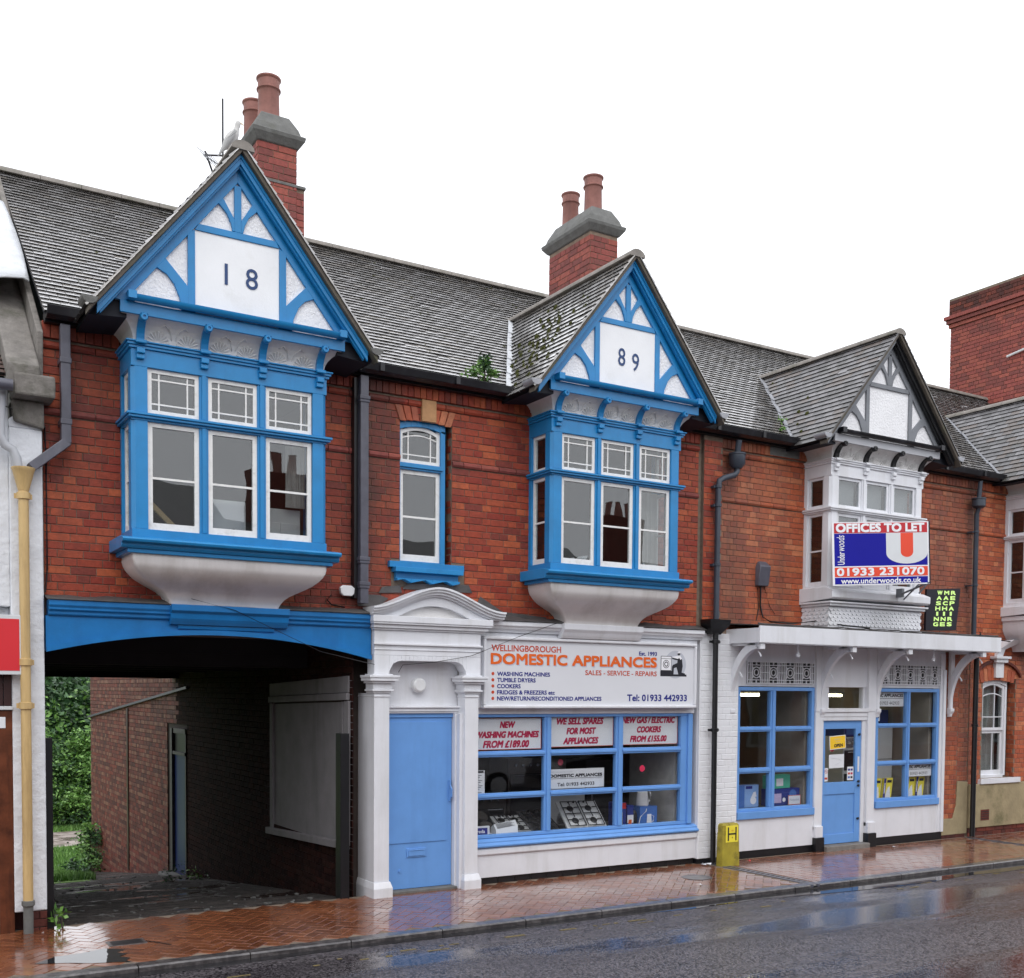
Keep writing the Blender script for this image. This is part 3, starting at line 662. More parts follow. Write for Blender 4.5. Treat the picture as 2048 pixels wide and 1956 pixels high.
# ---- window 2 (single sash over the portal)
def sash(root, x0, x1, z0, z1, y, t=.045, bars_x=(), bars_z=(), frame='white_sash', arch=0, meet=None, glass='glass', th=.035, bt=.014, f=None, bot=None):
    """a timber sash with its glazing bars and one pane per opening; f maps (a, b, depth) to world"""
    f = f or (lambda a, b, d: (a, d, b)); mb = MB(); bot = bot or t
    def bar(a0, a1, b0, b1, d0, d1): mb.prism([(a0, b0), (a1, b0), (a1, b1), (a0, b1)], d0, d1, f)
    bar(x0, x0 + t, z0, z1, y, y + th); bar(x1 - t, x1, z0, z1, y, y + th)
    bar(x0 + t, x1 - t, z0, z0 + bot, y, y + th)
    if arch:
        n_ = 8; tp = []; bt_ = []
        for i in range(n_ + 1):
            u = -1 + 2 * i / n_; xx = x0 + t + (x1 - x0 - 2 * t) * i / n_
            tp.append((xx, z1 - arch * u * u)); bt_.append((xx, z1 - arch * u * u - t))
        for i in range(n_): mb.prism([bt_[i], bt_[i + 1], tp[i + 1], tp[i]], y, y + th, f)
        bar(x0, x0 + t, z1 - arch, z1 - arch + .001, y, y + th)
    else: bar(x0 + t, x1 - t, z1 - t, z1, y, y + th)
    xs = [x0 + t] + [x0 + t + (x1 - x0 - 2 * t) * b for b in bars_x] + [x1 - t]
    zs = [z0 + bot] + [z0 + bot + (z1 - z0 - t - bot) * b for b in bars_z] + [z1 - t]
    for b in xs[1:-1]: bar(b - bt / 2, b + bt / 2, z0 + bot, z1 - t, y + .006, y + th - .006)
    for b in zs[1:-1]:
        if arch and b > z0 + (z1 - z0) * .6: 
            for i in range(8):
                q = [(x0 + t + (x1 - x0 - 2 * t) * j / 8, b - arch * .8 * (-1 + 2 * j / 8) ** 2) for j in (i, i + 1)]
                mb.prism([(q[0][0], q[0][1] - bt / 2), (q[1][0], q[1][1] - bt / 2), (q[1][0], q[1][1] + bt / 2), (q[0][0], q[0][1] + bt / 2)], y + .0065, y + th - .0065, f)
        else: bar(x0 + t, x1 - t, b - bt / 2, b + bt / 2, y + .0065, y + th - .0065)
    mb.build('sash', frame, root)
    for i in range(len(xs) - 1):
        for j in range(len(zs) - 1):
            g = MB(); a0, a1, b0, b1 = xs[i] + (bt / 2 if i else 0), xs[i + 1] - (bt / 2 if i < len(xs) - 2 else 0), zs[j] + (bt / 2 if j else 0), zs[j + 1] - (bt / 2 if j < len(zs) - 2 else 0)
            if arch and j == len(zs) - 2: b1 -= arch * .35
            e = rnd.uniform(-.0012, .0012)
            k = len(g.v); yy = y + th * .5
            g.prism([(a0, b0), (a1, b0), (a1, b1), (a0, b1)], yy - .002, yy + .002, f); g.build('pane', glass, root)
UB = dict(bars_x=(.17, .83), bars_z=(.17, .83))
w2 = MB().prism([(3.60, 3.60), (3.62, 3.60), (3.62, 5.0), (3.62, 5.09), (3.60, 5.09)], .03, .12).build('window', 'blue', HA)
mb = MB()
mb.box(4.11, 4.165, .02, .14, 3.62, 5.10); mb.box(3.605, 4.11, .02, .14, 4.638, 4.712); mb.box(3.605, 4.11, .02, .14, 3.60, 3.645); mb.box(3.6, 4.13, .0, .02, 4.66, 4.70)
for i in range(8):
    u0, u1 = -1 + i / 4, -1 + (i + 1) / 4; xa, xb = 3.605 + .56 * i / 8, 3.605 + .56 * (i + 1) / 8
    mb.prism([(xa, 5.115 - .05 * u0 * u0), (xb, 5.115 - .05 * u1 * u1), (xb, 5.20 - .03 * u1 * u1), (xa, 5.20 - .03 * u0 * u0)], .02, .14)
mb.build('frame', 'blue', w2, bevel=.003)
sash(w2, 3.615, 4.11, 4.712, 5.12, .05, t=.04, arch=.05, **UB)
sash(w2, 3.615, 4.11, 3.645, 4.638, .05, t=.045, bars_z=(.47,), bot=.075, bt=.022)
mb = MB(); mb.box(3.455, 4.37, -.06, -.002, 3.56, 3.625); mb.box(3.50, 4.33, -.12, -.001, 3.51, 3.56); mb.box(3.53, 4.30, -.05, -.001, 3.44, 3.51)
for i in range(9):
    a = 3.53 + .77 * i / 9; b = a + .77 / 9; q = .022 * math.sin(i * 2.1)
    mb.prism([(a, 3.415 + q), (b, 3.415 + .022 * math.sin((i + 1) * 2.1)), (b, 3.44), (a, 3.44)], -.09, -.001)
mb.build('sill', 'blue', w2, bevel=.004)
# flat gauged arch over it with a sandstone key block
for i in range(8):
    if i in (3, 4): continue
    a = 3.57 + i * .083; tilt = (i - 3.5) * .012; u = (i - 3.5) / 4
    MB().prism([(a + .004 - tilt * .4, 5.17 - .03 * u * u), (a + .079 - tilt * .4, 5.17 - .03 * u * u), (a + .079 + tilt, 5.312), (a + .004 + tilt, 5.312)], -.022, .0).build('arch_brick', 'brick_orange', HA, bevel=.003)
box('keystone', 'sandstone', HA, 3.845, 4.02, -.05, 0, 5.165, 5.40, bevel=.006)
mb = MB(); mb.box(4.166, 4.235, .0, .24, 3.6, 5.17); mb.box(4.166, 4.235, -.0, .2, 5.1, 5.2)
F = Field(); bricks(F, (4.235, 0.01, 0), Y_, Z, 0, .14, 3.62, 5.17, 'brick_red', seed=31); 
for it in F.items: pass
F2 = Field(); bricks(F2, (4.236, .13, 0), -Y_, Z, 0, .13, 3.60, 5.19, 'brick_red', seed=31, d=.002); F2.build('reveal_brick', 'reveal_brickwork', HA, limit=40)

# ---- bay windows
def ring(mb, cx, hw, dep, z0, z1, t, p=0):
    """U-shaped timber ring round the bay: front and two returns, butted"""
    mb.box(cx - hw - p, cx + hw + p, -dep - p, -dep + t, z0, z1)
    mb.box(cx - hw - p, cx - hw + t, -dep + t + .0005, -.001, z0, z1); mb.box(cx + hw - t, cx + hw + p, -dep + t + .0005, -.001, z0, z1)
COVE = [(5.375, .915, .465), (5.40, .918, .467), (5.44, .925, .475), (5.48, .945, .495), (5.52, .98, .53), (5.555, 1.03, .58), (5.575, 1.06, .625)]
def bay(k, timber, frame, apron, num):
    cx, root = BAYS[k]; hw, dep = .94, .48
    B = MB(); ring(B, cx, hw, dep, 3.60, 3.688, .07); B = B.build('bay_window', timber, root, bevel=.003)
    white = frame
    # posts and mullions
    for s_ in (-1, 1):
        xo = cx + s_ * hw; xi = cx + s_ * .795; a, b = min(xo, xi), max(xo, xi)
        ch = .035
        poly = [(cx + s_ * .795, -dep - .0), (cx + s_ * (hw - ch), -dep), (cx + s_ * hw, -dep + ch), (cx + s_ * hw, -dep + .13), (cx + s_ * .795, -dep + .13)]
        for z0, z1 in ((3.6885, 4.6695), (4.7455, 5.155)):
            MB().prism(poly, z0, z1, lambda a, b, d: (a, b, d)).build('post', timber, B, bevel=.003)
            box('post', timber, B, min(xo, xo - s_ * .07), max(xo, xo - s_ * .07), -.06, -.001, z0, z1)
    for xm in (-.279, .279):
        for z0, z1 in ((3.6885, 4.6695), (4.7455, 5.155)):
            m_ = MB(); m_.box(cx + xm - .042, cx + xm + .042, -dep + .012, -dep + .09, z0, z1); m_.box(cx + xm - .02, cx + xm + .02, -dep - .004, -dep + .0115, z0, z1); m_.build('mullion', timber, B, bevel=.004)
    # transom with drip moulding, head rail, cornice
    m_ = MB(); ring(m_, cx, hw, dep, 4.67, 4.745, .07); ring(m_, cx, hw, dep, 4.69, 4.712, .0, .03); ring(m_, cx, hw, dep, 4.7125, 4.735, .0, .045); m_.build('transom', timber, B, bevel=.004)
    m_ = MB(); ring(m_, cx, hw, dep, 5.1555, 5.31, .07); m_.build('head_rail', timber, B, bevel=.003)
    m_ = MB(); ring(m_, cx, hw, dep, 5.3105, 5.335, .06, .02); ring(m_, cx, hw, dep, 5.3355, 5.36, .06, .035); ring(m_, cx, hw, dep, 5.3605, 5.375, .06, .05); m_.build('cornice', timber, B, bevel=.004)
    # sashes: three wide at the front, one on each return
    for a0, a1 in ((-.79, -.322), (-.236, .236), (.322, .79)):
        kw = UB if k in (1, 2) else {}
        sash(B, cx + a0, cx + a1, 4.7455, 5.1545, -dep + .028, t=.037, frame=frame, **kw)
        sash(B, cx + a0, cx + a1, 3.6885, 4.6695, -dep + .028, t=.042, frame=frame, bars_z=(.47,) if k in (1, 2) else (.47,), bot=.065, bt=.02)
    for s_ in (-1, 1):
        f = lambda a, b, d, s_=s_: (cx + s_ * (hw - .035 + .035 - d), a, b)
        sash(B, -dep + .131, -.061, 4.7455, 5.1545, .028, t=.035, frame=frame, f=f)
        sash(B, -dep + .131, -.061, 3.6885, 4.6695, .028, t=.035, frame=frame, bars_z=(.47,), f=f, bot=.06, bt=.02)
    # coved frieze
    rings = []
    for z, h, d in COVE: rings.append([(cx - h, -.001, z), (cx - h, -d, z), (cx + h, -d, z), (cx + h, -.001, z)])
    m_ = MB().loft(rings, closed=False); m_.build('frieze', 'plaster_frieze' if k != 9 else white, B)
    # pressed shells and leaf sprays on the frieze
    def onc(x, z):       # frieze surface y at height z
        for (z0, h0, d0), (z1, h1, d1) in zip(COVE, COVE[1:]):
            if z <= z1: t = (z - z0) / (z1 - z0); return -(d0 + (d1 - d0) * t)
        return -.62
    for bx in (-.70, -.43, -.13, .13, .43, .70):
        m_ = MB()
        for j in range(9):
            a = math.radians(8 + 164 * j / 8); r0, r1 = .028, .098
            p = [(bx + cx + math.cos(a) * q * 1.02, 5.387 + math.sin(a) * q) for q in (r0, r1)]
            m_.tube([(p[0][0], onc(0, p[0][1]) - .004, p[0][1]), (p[1][0], onc(0, p[1][1]) - .010, p[1][1])], [.003, .010], 5)
        m_.build('shell_moulding', 'plaster_frieze', B, smooth=60)
    for bx in (-.56, 0, .56):
        for s_ in (-1, 1):
            m_ = MB(); m_.tube([(cx + bx + s_ * .015, onc(0, 5.43) - .003, 5.43), (cx + bx + s_ * .04, onc(0, 5.50) - .003, 5.50), (cx + bx + s_ * .09, onc(0, 5.535) - .005, 5.537), (cx + bx + s_ * .13, onc(0, 5.51) - .004, 5.51)], [.003, .005, .008, .003], 5)
            m_.build('leaf_moulding', 'plaster_frieze', B, smooth=60)
    # brackets
    brm = timber if k in (1, 2) else 'black'
    for xb in (-.86, -.279, .279, .86):
        pts = [(z, d + .012) for z, h, d in COVE]; m_ = MB()
        w = .034
        for (za, da), (zb, db) in zip(pts, pts[1:]):
            m_.v += [(cx + xb - w, -da - .028, za), (cx + xb + w, -da - .028, za), (cx + xb + w, -db - .028, zb), (cx + xb - w, -db - .028, zb), (cx + xb - w, -da + .02, za), (cx + xb + w, -da + .02, za), (cx + xb + w, -db + .02, zb), (cx + xb - w, -db + .02, zb)]
            q = len(m_.v) - 8; m_.f += [(q, q + 1, q + 2, q + 3), (q, q + 3, q + 7, q + 4), (q + 1, q + 5, q + 6, q + 2)]
        m_.lathe((cx + xb, -.60, 5.548), [(.030, -.0), (.036, .012), (.036, .06), (.028, .07), (.014, .07), (.014, .058)], 14, (0, -1, 0))
        m_.build('bracket', brm, B, smooth=40)
        m_ = MB(); m_.box(cx + xb - .05, cx + xb + .05, -dep - .075, -dep - .0505, 5.345, 5.378); m_.box(cx + xb - .036, cx + xb + .036, -dep - .055, -dep - .0005, 5.26, 5.31); m_.box(cx + xb - .036, cx + xb + .036, -dep - .035, -dep - .0005, 5.215, 5.2595); m_.build('corbel_block', timber, B, bevel=.008)
    # fascia and half-round gutter
    fm = timber if k in (1, 2) else 'greyfascia'; gm = timber if k in (1, 2) else 'gutter'
    m_ = MB(); m_.box(cx - 1.065, cx + 1.065, -.65, -.622, 5.562, 5.665); m_.build('fascia', fm, B, bevel=.003)
    m_ = MB(); n_ = 10; pr = []
    for i in range(n_ + 1):
        a = math.pi * i / n_; pr.append((-.69 - .046 * math.cos(a) * -1 * -1, 5.712 - .05 * math.sin(a)))
    for i in range(n_, -1, -1):
        a = math.pi * i / n_; pr.append((-.69 - .040 * math.cos(a), 5.712 - .044 * math.sin(a)))
    m_.prof_x(pr, cx - 1.0, cx + 1.03)
    for xx in (-1.0, .99): m_.box(cx + xx - .012, cx + xx + .06, -.745, -.64, 5.668, 5.735)
    m_.build('gutter', gm, B, smooth=30)
    # sill and apron below
    if k in (1, 2):
        m_ = MB(); m_.prof_x([(-.001, 3.50), (-dep - .055, 3.50), (-dep - .07, 3.52), (-dep - .07, 3.545), (-dep - .125, 3.552), (-dep - .135, 3.575), (-dep - .125, 3.59), (-dep - .0, 3.612), (-.001, 3.612)], cx - hw - .11, cx + hw + .11)
        m_.box(cx - hw - .05, cx + hw + .05, -dep - .04, -.001, 3.462, 3.4995); m_.build('sill', timber, B, bevel=.005)
        P = [(3.462, .938, .490), (3.42, .938, .490), (3.38, .928, .485), (3.34, .905, .470), (3.30, .870, .445), (3.26, .822, .410), (3.22, .755, .360), (3.185, .685, .312), (3.155, .63, .272), (3.12, .585, .243), (3.08, .556, .220), (3.05, .542, .205), (3.018, .535, .195)]
        rings = []
        for z, h, d in P: rings.append([(cx - h, -.001, z), (cx - h, -d + .012, z), (cx - h + .012, -d, z), (cx + h - .012, -d, z), (cx + h, -d + .012, z), (cx + h, -.001, z)])
        m_ = MB().loft(rings, closed=False); z, h, d = P[-1]; m_.quad((cx - h, 0, z), (cx - h, -d, z), (cx + h, -d, z), (cx + h, 0, z)); m_.build('apron', apron, B, smooth=38)
    elif k == 3:
        m_ = MB(); m_.prof_x([(-.001, 3.47), (-dep - .10, 3.50), (-dep - .12, 3.52), (-dep - .12, 3.61), (-dep, 3.66), (-.001, 3.66)], cx - hw - .06, cx + hw + .06)
        m_.box(cx - hw - .06, cx + hw + .06, -dep - .09, -.001, 3.445, 3.4695); m_.box(cx - hw - .03, cx + hw + .03, -dep - .06, -.001, 3.41, 3.4445); m_.build('sill', 'white', B, bevel=.006)
        box('apron', 'white', B, cx - hw + .0, cx + hw - .0, -dep - .0, -.001, 3.02, 3.409)
        for fr_ in (0, 1):      # fish-scale boards
            if fr_ == 0: O, U, n_ = Vector((cx - hw, -dep, 3.15)), X, 23
            else: O, U, n_ = Vector((cx - hw, -.003, 3.15)), -Y_, 6
            Nn = U.cross(Z)
            for i in range(5):
                for j in range(n_):
                    a = (j + (.5 if i % 2 else 0)) * .082; w_ = .04
                    if a + w_ * 2 > n_ * .082: continue
                    m_ = MB(); pts = [(a, .052), (a, .03)] + [(a + w_ + w_ * math.cos(t), .03 - .03 * math.sin(t)) for t in [math.pi * (1 - q / 6) for q in range(1, 6)]] + [(a + 2 * w_, .03), (a + 2 * w_, .052)]
                    zz = i * .048
                    ff = lambda p, q, d: tuple(O + U * p + Z * (q + zz) + Nn * (d + (0 if q > .04 else .006)))
                    m_.prism(pts, .001, .009, ff); m_.build('fish_scale', 'white', B)
        m_ = MB(); ring(m_, cx, hw, dep, 3.085, 3.115, .01, .02); m_.box(cx - hw - .035, cx + hw + .035, -dep - .035, -.001, 3.03, 3.08); m_.build('base_moulding', 'white', B, bevel=.005)
    else:
        m_ = MB(); m_.prof_x([(-.001, 3.47), (-dep - .10, 3.50), (-dep - .12, 3.52), (-dep - .12, 3.59), (-dep, 3.62), (-.001, 3.62)], cx - hw - .06, cx + hw + .06)
        m_.box(cx - hw - .03, cx + hw + .03, -dep - .05, -.001, 3.40, 3.4695); m_.build('sill', 'white', B, bevel=.006)
        P = [(3.40, .94, .49), (3.25, .93, .48), (3.15, .87, .42), (3.05, .75, .33), (2.97, .68, .26), (2.92, .66, .24)]
        m_ = MB().loft([[(cx - h, -.001, z), (cx - h, -d, z), (cx + h, -d, z), (cx + h, -.001, z)] for z, h, d in P], closed=False); m_.build('apron', 'white', B, smooth=38)
    return B
bayobj = {}
bayobj[1] = bay(1, 'blue', 'white_sash', 'apron', '18'); bayobj[2] = bay(2, 'blue', 'white_sash', 'apron', '89')
bayobj[3] = bay(3, 'white', 'white', 'white', ''); bayobj[4] = bay(4, 'white', 'white', 'white', '')
bayobj[1]['label'] = 'blue bay window holding pale office boxes'; bayobj[2]['label'] = 'blue bay window with papers piled on the sill'

# ---- gables
def gable(k):
    cx, root = BAYS[k]; tim = 'blue' if k in (1, 2) else 'grey'
    G = MB().prism([(cx - 1.10, 5.67), (cx + 1.10, 5.67), (cx + .02, 7.03), (cx - .02, 7.03)], -.615, -.55).build('gable', 'pebbledash', root)
    def piece(poly, y=-.64, nm='timber'):
        MB().prism([(cx + a, b) for a, b in poly], y, -.6155).build(nm, tim, G, bevel=.003)
    S = 1.27
    e = lambda a, t: t - S * abs(a)
    for s_ in (-1, 1):
        piece([(0, 7.12), (s_ * 1.14, 7.12 - S * 1.14), (s_ * 1.14, 5.665), (s_ * .975, 6.96 - S * 1.02 + .06), (s_ * .0, 6.965)] if 0 else [(0, 6.96), (0, 7.12), (s_ * 1.145, 7.12 - S * 1.145), (s_ * 1.02, 5.665)], -.642)
        piece([(s_ * .40, 5.667), (s_ * .466, 5.667), (s_ * .466, 6.96 - S * .466 + .03), (s_ * .40, 6.96 - S * .40 - .02)], -.641)
        # upper curved brace
        piece([(s_ * .033, 6.50), (s_ * .05, 6.50), (s_ * .065, 6.57), (s_ * .105, 6.655), (s_ * .185, 6.735), (s_ * .14, 6.79), (s_ * .033, 6.615)], -.6405)
        # lower curved brace
        piece([(s_ * .465, 5.667), (s_ * .525, 5.667), (s_ * .54, 5.78), (s_ * .59, 5.90), (s_ * .655, 5.975), (s_ * .745, 6.02), (s_ * .668, 6.12), (s_ * .465, 5.90)], -.6402)
    piece([(-.40, 6.435), (.40, 6.435), (.366, 6.497), (-.366, 6.497)], -.6408)
    piece([(-.033, 6.4975), (.033, 6.4975), (.033, 6.93), (-.033, 6.93)], -.6407)
    if k in (1, 2): MB().prism([(cx - .399, 5.68), (cx + .399, 5.68), (cx + .399, 6.4345), (cx - .399, 6.4345)], -.628, -.6155).build('plaster_panel', 'plaster_smooth', G, bevel=.002)
    # bargeboards: two boards butted per side at the front, mouldings
    bm_ = 'blue' if k in (1, 2) else 'black'
    for s_ in (-1, 1):
        m_ = MB(); x1 = 1.275
        m_.prism([(cx, 7.10), (cx + s_ * x1, 7.10 - S * x1), (cx + s_ * (x1 + .0), 7.19 - S * x1), (cx, 7.19)], -.725, -.70)
        m_.prism([(cx, 7.075), (cx + s_ * (x1 - .03), 7.075 - S * (x1 - .03)), (cx + s_ * (x1 - .03), 7.16 - S * (x1 - .03)), (cx, 7.16)], -.6995, -.66)
        m_.prism([(cx, 7.155), (cx + s_ * x1, 7.155 - S * x1), (cx + s_ * x1, 7.192 - S * x1), (cx, 7.192)], -.738, -.7255)
        m_.build('bargeboard', bm_ if k in (1, 2) or s_ > 0 else 'grey', G, bevel=.003)
        # soffit under the overhang
        m_ = MB(); m_.prism([(cx + s_ * .02, 7.185), (cx + s_ * 1.33, 7.185 - S * 1.33), (cx + s_ * 1.33, 7.20 - S * 1.33), (cx + s_ * .02, 7.20)], -.70, 1.9 - .0); m_.build('roof_boarding', 'soffit', G)
        # dark boxed eaves closing the sides behind the bay
        m_ = MB(); a0, a1 = (1.0, 1.33)
        m_.prism([(cx + s_ * a0, 5.53), (cx + s_ * a1, 5.50), (cx + s_ * a1, 5.54), (cx + s_ * a0, 5.92)], -.60, .1); m_.build('eaves_boarding', 'soffit', G)
    # verge of cement and tile edge, foot shells
    for s_ in (-1, 1):
        m_ = MB(); x1 = 1.36
        m_.prism([(cx, 7.193), (cx + s_ * x1, 7.193 - S * x1), (cx + s_ * x1, 7.262 - S * x1), (cx, 7.262)], -.785, -.66); m_.build('verge', 'verge', G, bevel=.006)
        m_ = MB(); m_.prism([(cx + s_ * 1.345 + .07 * math.cos(t), 5.60 - .065 * math.sin(t)) for t in [math.pi * q / 8 for q in range(9)]], -.80, -.60); m_.build('kneeler_tile', 'lead' if k != 1 else 'cement', G, bevel=.004)
    # ridge tiles
    yy = -.80
    while yy < 1.95:
        m_ = MB(); pr = []
        for q in range(9): 
            t = math.pi * q / 8; pr.append((cx + .11 * math.cos(t), 7.205 + .085 * math.sin(t)))
        m_.prism(pr, yy, yy + .295); m_.build('ridge_tile', 'ridge', G, smooth=40); yy += .30
    f_ = (APX[k] - 5.665) / (7.20 - 5.665)
    for o in [G] + list(G.children):
        for v in o.data.vertices:
            if v.co.z > 5.665: v.co.z = 5.665 + (v.co.z - 5.665) * f_
    return G
GB = {k: gable(k) for k in (1, 2, 3, 4)}
for k, L_ in ((1, '18'), (2, '89')):
    cx = BAYS[k][0]
    hts = (.19, .19) if k == 1 else (.20, .20)
    for ch, xo in zip(L_, ((-.155, .075) if k == 1 else (-.135, .065))):
        w = (.028 if ch == '1' else .115) if k == 1 else .10
        text('numeral', ch, 'numeral_ink', GB[k], (cx + xo + (.03 if ch == '1' else 0), -.629, 5.985 if k == 1 else 5.975 - (.03 if ch == '9' else 0)), X, Z, w, hts[0], depth=.004, heavy=.002)

# ---- tiled roofs
def dormer_over(cx, p):      # True where the dormer roof stands above the main slope
    k = min(BAYS, key=lambda q: abs(BAYS[q][0] - cx)); return abs(p.x - cx) < (APX[k] + .05 - p.z) / SK[k] and p.y < 2.05
sl = math.sqrt(1 + PITCH ** 2); Vm = Vector((0, 1 / sl, PITCH / sl)); Nrow = int((RIDGE_Y - EAVE_Y) * sl / .1)
def main_roof(root, x0, x1, ks, mat, seed):
    R = MB(); R.v = [(x0, EAVE_Y, EAVE_Z - .02), (x1, EAVE_Y, EAVE_Z - .02), (x1, RIDGE_Y, RIDGE_Z - .02), (x0, RIDGE_Y, RIDGE_Z - .02), (x0, 2 * RIDGE_Y, 5.6), (x1, 2 * RIDGE_Y, 5.6)]
    R.f = [(0, 1, 2, 3), (3, 2, 5, 4)]; R = R.build('roof', 'soffit', root)
    F = Field(); skip = lambda p: any(dormer_over(BAYS[k][0], p) for k in ks)
    tiles(F, (0, EAVE_Y - .03, EAVE_Z + .0 - .02), X, Vm, Nrow + 1, lambda b: [(x0, x1)], mat=mat, skip=skip, seed=seed)
    F.build('tile', 'tiling', R)
    a = x0
    while a < x1 - .05:
        m_ = MB(); pr = []
        for q in range(9):
            t = math.pi * q / 8; pr.append((RIDGE_Y + .125 * math.cos(t), RIDGE_Z - .03 + .085 * math.sin(t)))
        m_.prof_x(pr, a, min(a + .445, x1)); m_.build('ridge_tile', 'ridge', R, smooth=40); a += .45
    return R
RA = main_roof(HA, 0.0, 8.2, (1, 2), 'tile', 1); RB = main_roof(HB, 8.2, 13.43, (2, 3), 'tile', 2); RC = main_roof(HC_, 13.43, 19.5, (3, 4), 'tile', 3)
def dormer_roof(k, mat):
    cx, root = BAYS[k]; D_ = MB(); S0, AP = SK[k], APX[k]
    for s_ in (-1, 1): D_.quad((cx, -.7, AP), (cx, 2.1, AP), (cx + s_ * 1.33, 2.1, AP - S0 * 1.33), (cx + s_ * 1.33, -.7, AP - S0 * 1.33))
    D_ = D_.build('dormer_roof', 'soffit', root)
    F = Field(); ll = math.sqrt(1 + S0 ** 2); foot = 1.37; nr = int(foot * ll / .1)
    for s_ in (-1, 1):
        V = Vector((-s_ / ll, 0, S0 / ll)); U = Vector((0, -s_ * -1, 0)) * -1 if s_ < 0 else Vector((0, 1, 0))
        U = Vector((0, -1, 0)) if s_ < 0 else Vector((0, 1, 0))
        # outward normal must be U x V pointing up
        def ext(b, s_=s_):
            z = AP - S0 * foot + b * S0 / ll + .02; y1 = EAVE_Y + (z - EAVE_Z) / PITCH + .10
            return [(-y1, .80)] if s_ < 0 else [(-.80, y1)]
        tiles(F, (cx + s_ * foot, 0, AP - S0 * foot + .055), U, V, nr, ext, mat=mat, seed=10 + k)
    F.build('tile', 'tiling', D_, limit=260)
    # lead valley on the left slope
    if k > 1:
        vm = 'flash_white' if k == 2 else 'lead'
        zt, zb = AP - .01, 5.60
        def pt(z, off): y = EAVE_Y + (z - EAVE_Z) / PITCH; x = cx - (AP - z) / S0; return Vector((x - off, y, z + .012 + .0))
        m_ = MB(); n_ = 10; w = .11 if k > 2 else .10
        for i in range(n_):
            za, zc = zb + (zt - zb) * i / n_, zb + (zt - zb) * (i + 1) / n_
            m_.quad(pt(za, w) + Vector((0, 0, .02)), pt(za, -.0) + Vector((0, 0, .01)), pt(zc, -.0) + Vector((0, 0, .01)), pt(zc, w) + Vector((0, 0, .02)))
        o = m_.build('valley_flashing', vm, D_); q = o.modifiers.new('thickness', 'SOLIDIFY'); q.thickness = .012
    return D_
DR = {1: dormer_roof(1, 'tile'), 2: dormer_roof(2, 'tile'), 3: dormer_roof(3, 'tile_dull'), 4: dormer_roof(4, 'tile_dull')}
# moss cushions
def moss(root, pts, name='moss'):
    mb = MB()
    for p, r_, N_ in pts:
        n_ = 6; k = len(mb.v); u = N_.orthogonal().normalized(); w = N_.cross(u)
        mb.v.append(tuple(p + N_ * r_ * .8))
        for rr, hh in ((.6, .6), (1., .0)):
            for j in range(n_):
                a = 6.283 * j / n_; q = r_ * rr * rnd.uniform(.8, 1.2); mb.v.append(tuple(p + (u * math.cos(a) + w * math.sin(a)) * q + N_ * r_ * hh))
        for j in range(n_):
            mb.f.append((k, k + 1 + j, k + 1 + (j + 1) % n_)); mb.f.append((k + 1 + j, k + 1 + n_ + j, k + 1 + n_ + (j + 1) % n_, k + 1 + (j + 1) % n_))
    o = mb.build(name, 'moss', root, smooth=60); o['kind'] = 'stuff'
nm = X.cross(Vm)
def rp(x0, x1, bmin, n_, seed):
    r = random.Random(seed); L_ = []
    for _ in range(n_):
        b = bmin + (4.3 - bmin) * r.random() ** .8; x = r.uniform(x0, x1); b = round(b / .1) * .1
        p = Vector((x, EAVE_Y, EAVE_Z)) + Vm * b
        if any(dormer_over(BAYS[k][0], p) for k in BAYS): continue
        L_.append((p, r.uniform(.010, .034), nm))
    return L_
moss(RA, rp(0.2, 8.0, .3, 420, 1)); moss(RB, rp(8.2, 13.4, .5, 130, 2)); moss(RC, rp(13.5, 18, .5, 60, 3))
for k, nn in ((2, 110), (3, 10)):
    cx = BAYS[k][0]; r = random.Random(k); L_ = []; S0, AP = SK[k], APX[k]; ll = math.sqrt(1 + S0 ** 2)
    for _ in range(nn):
        b = round(r.betavariate(2, 2) * 20) * .1; x = -1.37 + b / ll; z = AP + S0 * x + .07; ym = EAVE_Y + (z - EAVE_Z) / PITCH
        y = r.uniform(-.5, ym - .1) if r.random() < .4 else r.gauss(.15, .35)
        if y < -.6 or y > ym: continue
        L_.append((Vector((cx + x, y, z)), r.uniform(.012, .04), Vector((-S0 / ll, 0, 1 / ll))))
    moss(DR[k], L_)
# eaves gutters of the main roof, between the dormers
def gutter(root, x0, x1):
    m_ = MB(); pr = [(EAVE_Y + .07, 5.555), (EAVE_Y - .01, 5.54), (EAVE_Y - .07, 5.565), (EAVE_Y - .09, 5.64), (EAVE_Y - .075, 5.645), (EAVE_Y - .055, 5.60), (EAVE_Y + .05, 5.60)]
    m_.prof_x(pr, x0, x1); a = x0 + .5
    m_.box(x0, x1, EAVE_Y + .072, -.001, 5.53, 5.62)
    while a < x1: m_.box(a, a + .05, EAVE_Y - .096, EAVE_Y - .05, 5.56, 5.65); a += .9
    m_.build('gutter', 'gutter', root, bevel=.003)
gutter(HA, .02, .42); gutter(HA, 2.75, 4.95); gutter(HA, 7.42, 8.2); gutter(HB, 8.2, 9.45); gutter(HB, 11.9, 13.43); gutter(HC_, 13.43, 13.95)
